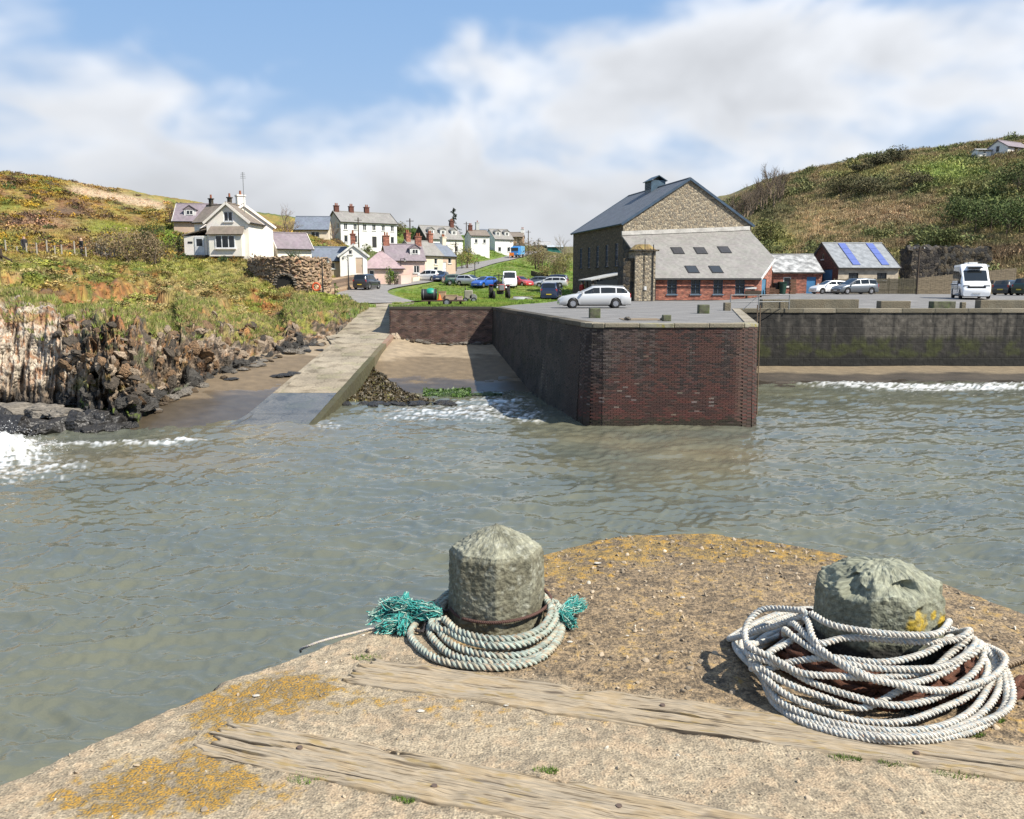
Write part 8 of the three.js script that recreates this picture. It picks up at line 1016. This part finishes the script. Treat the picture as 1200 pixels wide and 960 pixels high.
{ // conifer with uneven tiers
  const o = thing('conifer_tree', 'tall dark conifer with ragged open tiers above the village', 'tree', stand(532, 198)), H = P(532, 243, 198).y - o.position.y, r = rng(3), pos = [], cl = []; part('trunk', bar(v3(0, 0, 0), v3(0, H, 0), 0.22, 6, 0.04), bark(0.07, 0.055, 0.045), o);
  for (let t = 0; t < 60; t++) { const y = H * mixn(0.22, 0.98, t / 60), a = r() * 6.283, L = (2.6 * Math.pow(1 - y / H, 0.8) + 0.25) * (0.55 + 0.6 * r()); for (let i = 0; i < 46; i++) { const q = Math.sqrt(r()), c = v3(Math.cos(a) * L * q + (r() - 0.5) * 0.3, y - 0.22 * L * q * q + (r() - 0.5) * 0.28, Math.sin(a) * L * q + (r() - 0.5) * 0.3), b = 0.6 + 0.8 * r(); for (let k = 0; k < 3; k++) { pos.push(c.x + (r() - 0.5) * 0.34, c.y + (r() - 0.5) * 0.24, c.z + (r() - 0.5) * 0.34); cl.push(0.028 * b, 0.04 * b, 0.022 * b); } } }
  const g = new THREE.BufferGeometry(); g.setAttribute('position', new THREE.Float32BufferAttribute(pos, 3)); g.setAttribute('color', new THREE.Float32BufferAttribute(cl, 3)); g.computeVertexNormals(); part('crown', planarUV(g), M.leafMass, o);
}
{ // row of bare trees behind the annex and thickets on the right hill
  const r = rng(21); for (let i = 0; i < 17; i++) { const px = 852 + i * 3.8 + 2 * r(), D = 168 + 14 * r(); bareTree('bare grey brown tree in the row behind the warehouse', px, D, 6.5 + 2 * r(), 1.1, [0.25, 0.19, 0.135], 40 + i, -0.3, 4).userData.group = 'bare trees behind the warehouse'; }
  for (const [px, D, w, h, l] of [[1040, 184, 9, 3.4, 'dark hilltop thicket on the skyline'], [1018, 182, 6, 2.6, 'lower dark thicket left of the hilltop thicket'], [1000, 181, 5, 2.0, 'small dark thicket at the left of the hilltop group']]) bush('hilltop_thicket', l, px, D, w, h, [0.085, 0.08, 0.04], 2600, 0.2, brush);
  for (const [px, D, w, h, c, l] of [[902, 124, 7, 4.2, [0.075, 0.085, 0.028], 'dark green bush on the slope beside the warehouse roof end'], [893, 140, 7, 5, [0.10, 0.10, 0.035], 'olive bush above the warehouse roof end'], [1150, 122, 9, 5, [0.045, 0.062, 0.018], 'big dark green gorse bush above the ruins'], [1186, 116, 8, 5, [0.05, 0.07, 0.02], 'big dark gorse bush above the motorhome'], [1120, 128, 7, 4.4, [0.05, 0.066, 0.02], 'dark gorse bush left of the biggest gorse'], [1190, 140, 10, 6, [0.05, 0.065, 0.02], 'wide dark thicket high on the right slope'], [1100, 116, 6, 3.4, [0.06, 0.07, 0.022], 'dark bush over the black hopper ruin'], [985, 165, 9, 4, [0.07, 0.065, 0.03], 'dark brown green thicket crossing the upper slope'], [1010, 160, 9, 3.6, [0.07, 0.065, 0.032], 'second dark thicket crossing the upper slope'], [1060, 158, 8, 3.4, [0.065, 0.06, 0.03], 'third dark thicket crossing the upper slope']]) bush('slope_thicket', l, px, D, w, h, c.map((v) => v * 1.5), 3800, 0.17, brush);
}
// spiky garden plants by the garage
for (const [px, D, h] of [[343, 91, 1.5], [350, 92, 1.8], [357, 92.5, 1.3]]) { const o = thing('cabbage_palm', 'spiky green garden palm beside the purple garage', 'palm', stand(px, D), 0, 'garden palms'), gs = [], r = rng(px); for (let i = 0; i < 40; i++) { const a = r() * 6.28, e = 0.1 + 1.2 * r(), L = h * (0.5 + 0.3 * r()), b = v3(Math.cos(a) * Math.cos(e) * L, h * 0.45 + Math.sin(e) * L, Math.sin(a) * Math.cos(e) * L), m = new THREE.BufferGeometry().setFromPoints([v3(-0.05, h * 0.4, 0), v3(0.05, h * 0.45, 0.03), b]); m.computeVertexNormals(); gs.push(planarUV(m)); } part('trunk', cyl(0.1, 0.08, h * 0.5, 0, -0.1, 0, 7), M.darkwood, o); part('leaves', gs, mat({ color: lin(0.09, 0.12, 0.05), side: THREE.DoubleSide }), o); }
{ // post and wire fence along the headland path
  const o = thing('wire_fence', 'post and wire fence along the headland path', 'fence'), m = plain(0.42, 0.38, 0.31), pts = [-20, -4, 10, 23, 34, 46, 58, 67, 75, 90, 103].map((px) => stand(px, 79)); pts.forEach((p) => part('post', bar(p, p.clone().setY(p.y + 1.25), 0.07, 6), m, o)); for (const h of [0.4, 0.75, 1.1]) for (let i = 0; i + 1 < pts.length; i++) part('wire', bar(pts[i].clone().setY(pts[i].y + h), pts[i + 1].clone().setY(pts[i + 1].y + h), 0.008, 3), M.metal, o);
  const w = thing('wooden_gate', 'small pale wooden gate and rails at the foot of the brown bush', 'gate'); const q = [116, 119, 122, 126, 131, 136].map((px) => stand(px, 81)); q.forEach((p, i) => part('post', box(0.12, 1.3 - 0.1 * (i % 2), 0.1), m, w).position.copy(p)); for (const h of [0.5, 1.0]) part('rail', beam(q[0].clone().add(v3(0, h, 0.08)), q[5].clone().add(v3(0, h, 0.08)), 0.06, 0.1), m, w); part('brace', beam(q[3].clone().add(v3(0, 0.2, 0.1)), q[5].clone().add(v3(0, 1.0, 0.1)), 0.06, 0.1), m, w);
  const s = thing('stile_rails', 'dark wooden stile rails at the edge of the headland path', 'stile'), a = P(0, 300, 58), b = P(14, 312, 58); for (let i = 0; i < 4; i++) part('rail', beam(a.clone().add(v3(-1, -i * 0.42 + 0.6, 0)), b.clone().add(v3(0, -i * 0.36 + 0.35, 0)), 0.08, 0.12), M.darkwood, s); for (const p of [a, b]) part('post', bar(p.clone().add(v3(0, -2.4, -0.1)), p.clone().add(v3(0, 0.5, -0.1)), 0.08), M.darkwood, s);
}
// ---------------------------------------------------------------- people: one continuous body each
function person(label, at, turn, tone, stride) {
  const res = 56, mc = new MarchingCubes(res, new THREE.MeshBasicMaterial(), false, false, 60000), J = [], B = (ax, ay, az, ra, bx, by, bz, rb) => J.push([v3(ax, ay, az), v3(bx, by, bz), ra, rb]), s = stride;
  B(0, 1.02, 0, 0.15, 0, 1.42, 0, 0.17); B(-0.10, 1.42, 0, 0.10, 0.10, 1.42, 0, 0.10); B(0, 1.45, 0, 0.06, 0, 1.56, 0.01, 0.055); B(0, 1.64, 0.02, 0.105, 0, 1.70, 0.01, 0.10); B(0, 1.64, 0.11, 0.02, 0, 1.62, 0.125, 0.018);
  for (const k of [-1, 1]) { B(k * 0.19, 1.41, 0, 0.065, k * 0.25, 1.14, -0.04 * k * s, 0.052); B(k * 0.25, 1.14, -0.04 * k * s, 0.05, k * 0.22, 0.90, 0.10 - 0.08 * k * s, 0.04); B(k * 0.22, 0.90, 0.10 - 0.08 * k * s, 0.04, k * 0.21, 0.82, 0.12, 0.03); B(k * 0.09, 0.98, 0, 0.105, k * 0.10, 0.52, 0.10 * k * s + 0.03, 0.07); B(k * 0.10, 0.52, 0.10 * k * s + 0.03, 0.068, k * 0.10, 0.09, 0.12 * k * s - 0.05, 0.045); B(k * 0.10, 0.05, 0.12 * k * s - 0.05, 0.05, k * 0.11, 0.04, 0.12 * k * s + 0.13, 0.04); B(k * 0.105, 1.66, 0.0, 0.02, k * 0.105, 1.64, 0.0, 0.02); }
  const dist = (p) => { let d = 1e9; for (const [a, b, ra, rb] of J) { const ab = b.clone().sub(a), t = clamp(p.clone().sub(a).dot(ab) / ab.lengthSq()), q = p.distanceTo(a.clone().addScaledVector(ab, t)) - mixn(ra, rb, t), h = clamp(0.5 + 0.5 * (d - q) / 0.03); d = d > 1e8 ? q : mixn(d, q, h) - 0.03 * h * (1 - h); } return d; };
  const half = res / 2, S = 0.93; for (let z = 0; z < res; z++) for (let y = 0; y < res; y++) for (let x = 0; x < res; x++) { const p = v3((x - half) / half * S, (y - half) / half * S + 0.9, (z - half) / half * S); mc.field[x + y * res + z * res * res] = Math.abs(p.x) > 0.45 || Math.abs(p.z) > 0.5 ? -1 : -dist(p); }
  mc.isolation = 0; mc.update(); const n = mc.count, pos = mc.positionArray.slice(0, n * 3), cl = new Float32Array(n * 3); for (let i = 0; i < n; i++) { const x = pos[i * 3] * S, y = pos[i * 3 + 1] * S + 0.9, z = pos[i * 3 + 2] * S; pos[i * 3] = x; pos[i * 3 + 1] = y; pos[i * 3 + 2] = z; const c = y > 1.71 || (y > 1.60 && z < -0.01) ? tone.hair : y > 1.53 ? [0.42, 0.27, 0.2] : y < 0.89 && y > 0.78 && Math.abs(x) > 0.18 ? [0.42, 0.27, 0.2] : y > 0.93 || Math.abs(x) > 0.19 ? tone.coat : y > 0.1 ? tone.legs : [0.03, 0.03, 0.03]; cl.set(c, i * 3); }
  const g = new THREE.BufferGeometry(); g.setAttribute('position', new THREE.BufferAttribute(pos, 3)); g.setAttribute('color', new THREE.BufferAttribute(cl, 3)); g.computeVertexNormals(); planarUV(g); const o = solid('person', smooth(g, -1), mat({ vertexColors: true }), label, 'person'); o.position.copy(at); o.rotation.y = turn; return o;
}
person('person in dark coat walking by the left fence post on the headland path', stand(32, 80).add(v3(0, 0.0, 0)), 0.6, { hair: [0.10, 0.05, 0.03], coat: [0.022, 0.022, 0.028], legs: [0.03, 0.03, 0.035] }, 0.6); person('person in black clothes with fair hair near the brown bush on the path', stand(98.5, 80), -0.9, { hair: [0.45, 0.36, 0.24], coat: [0.012, 0.012, 0.014], legs: [0.012, 0.012, 0.014] }, 0.8); person('person in red jacket standing at the warehouse side by the lean-to', stand(682, 88), 0.4, { hair: [0.05, 0.035, 0.03], coat: [0.45, 0.05, 0.04], legs: [0.05, 0.05, 0.07] }, 0.2);
renderer.render(scene, camera);
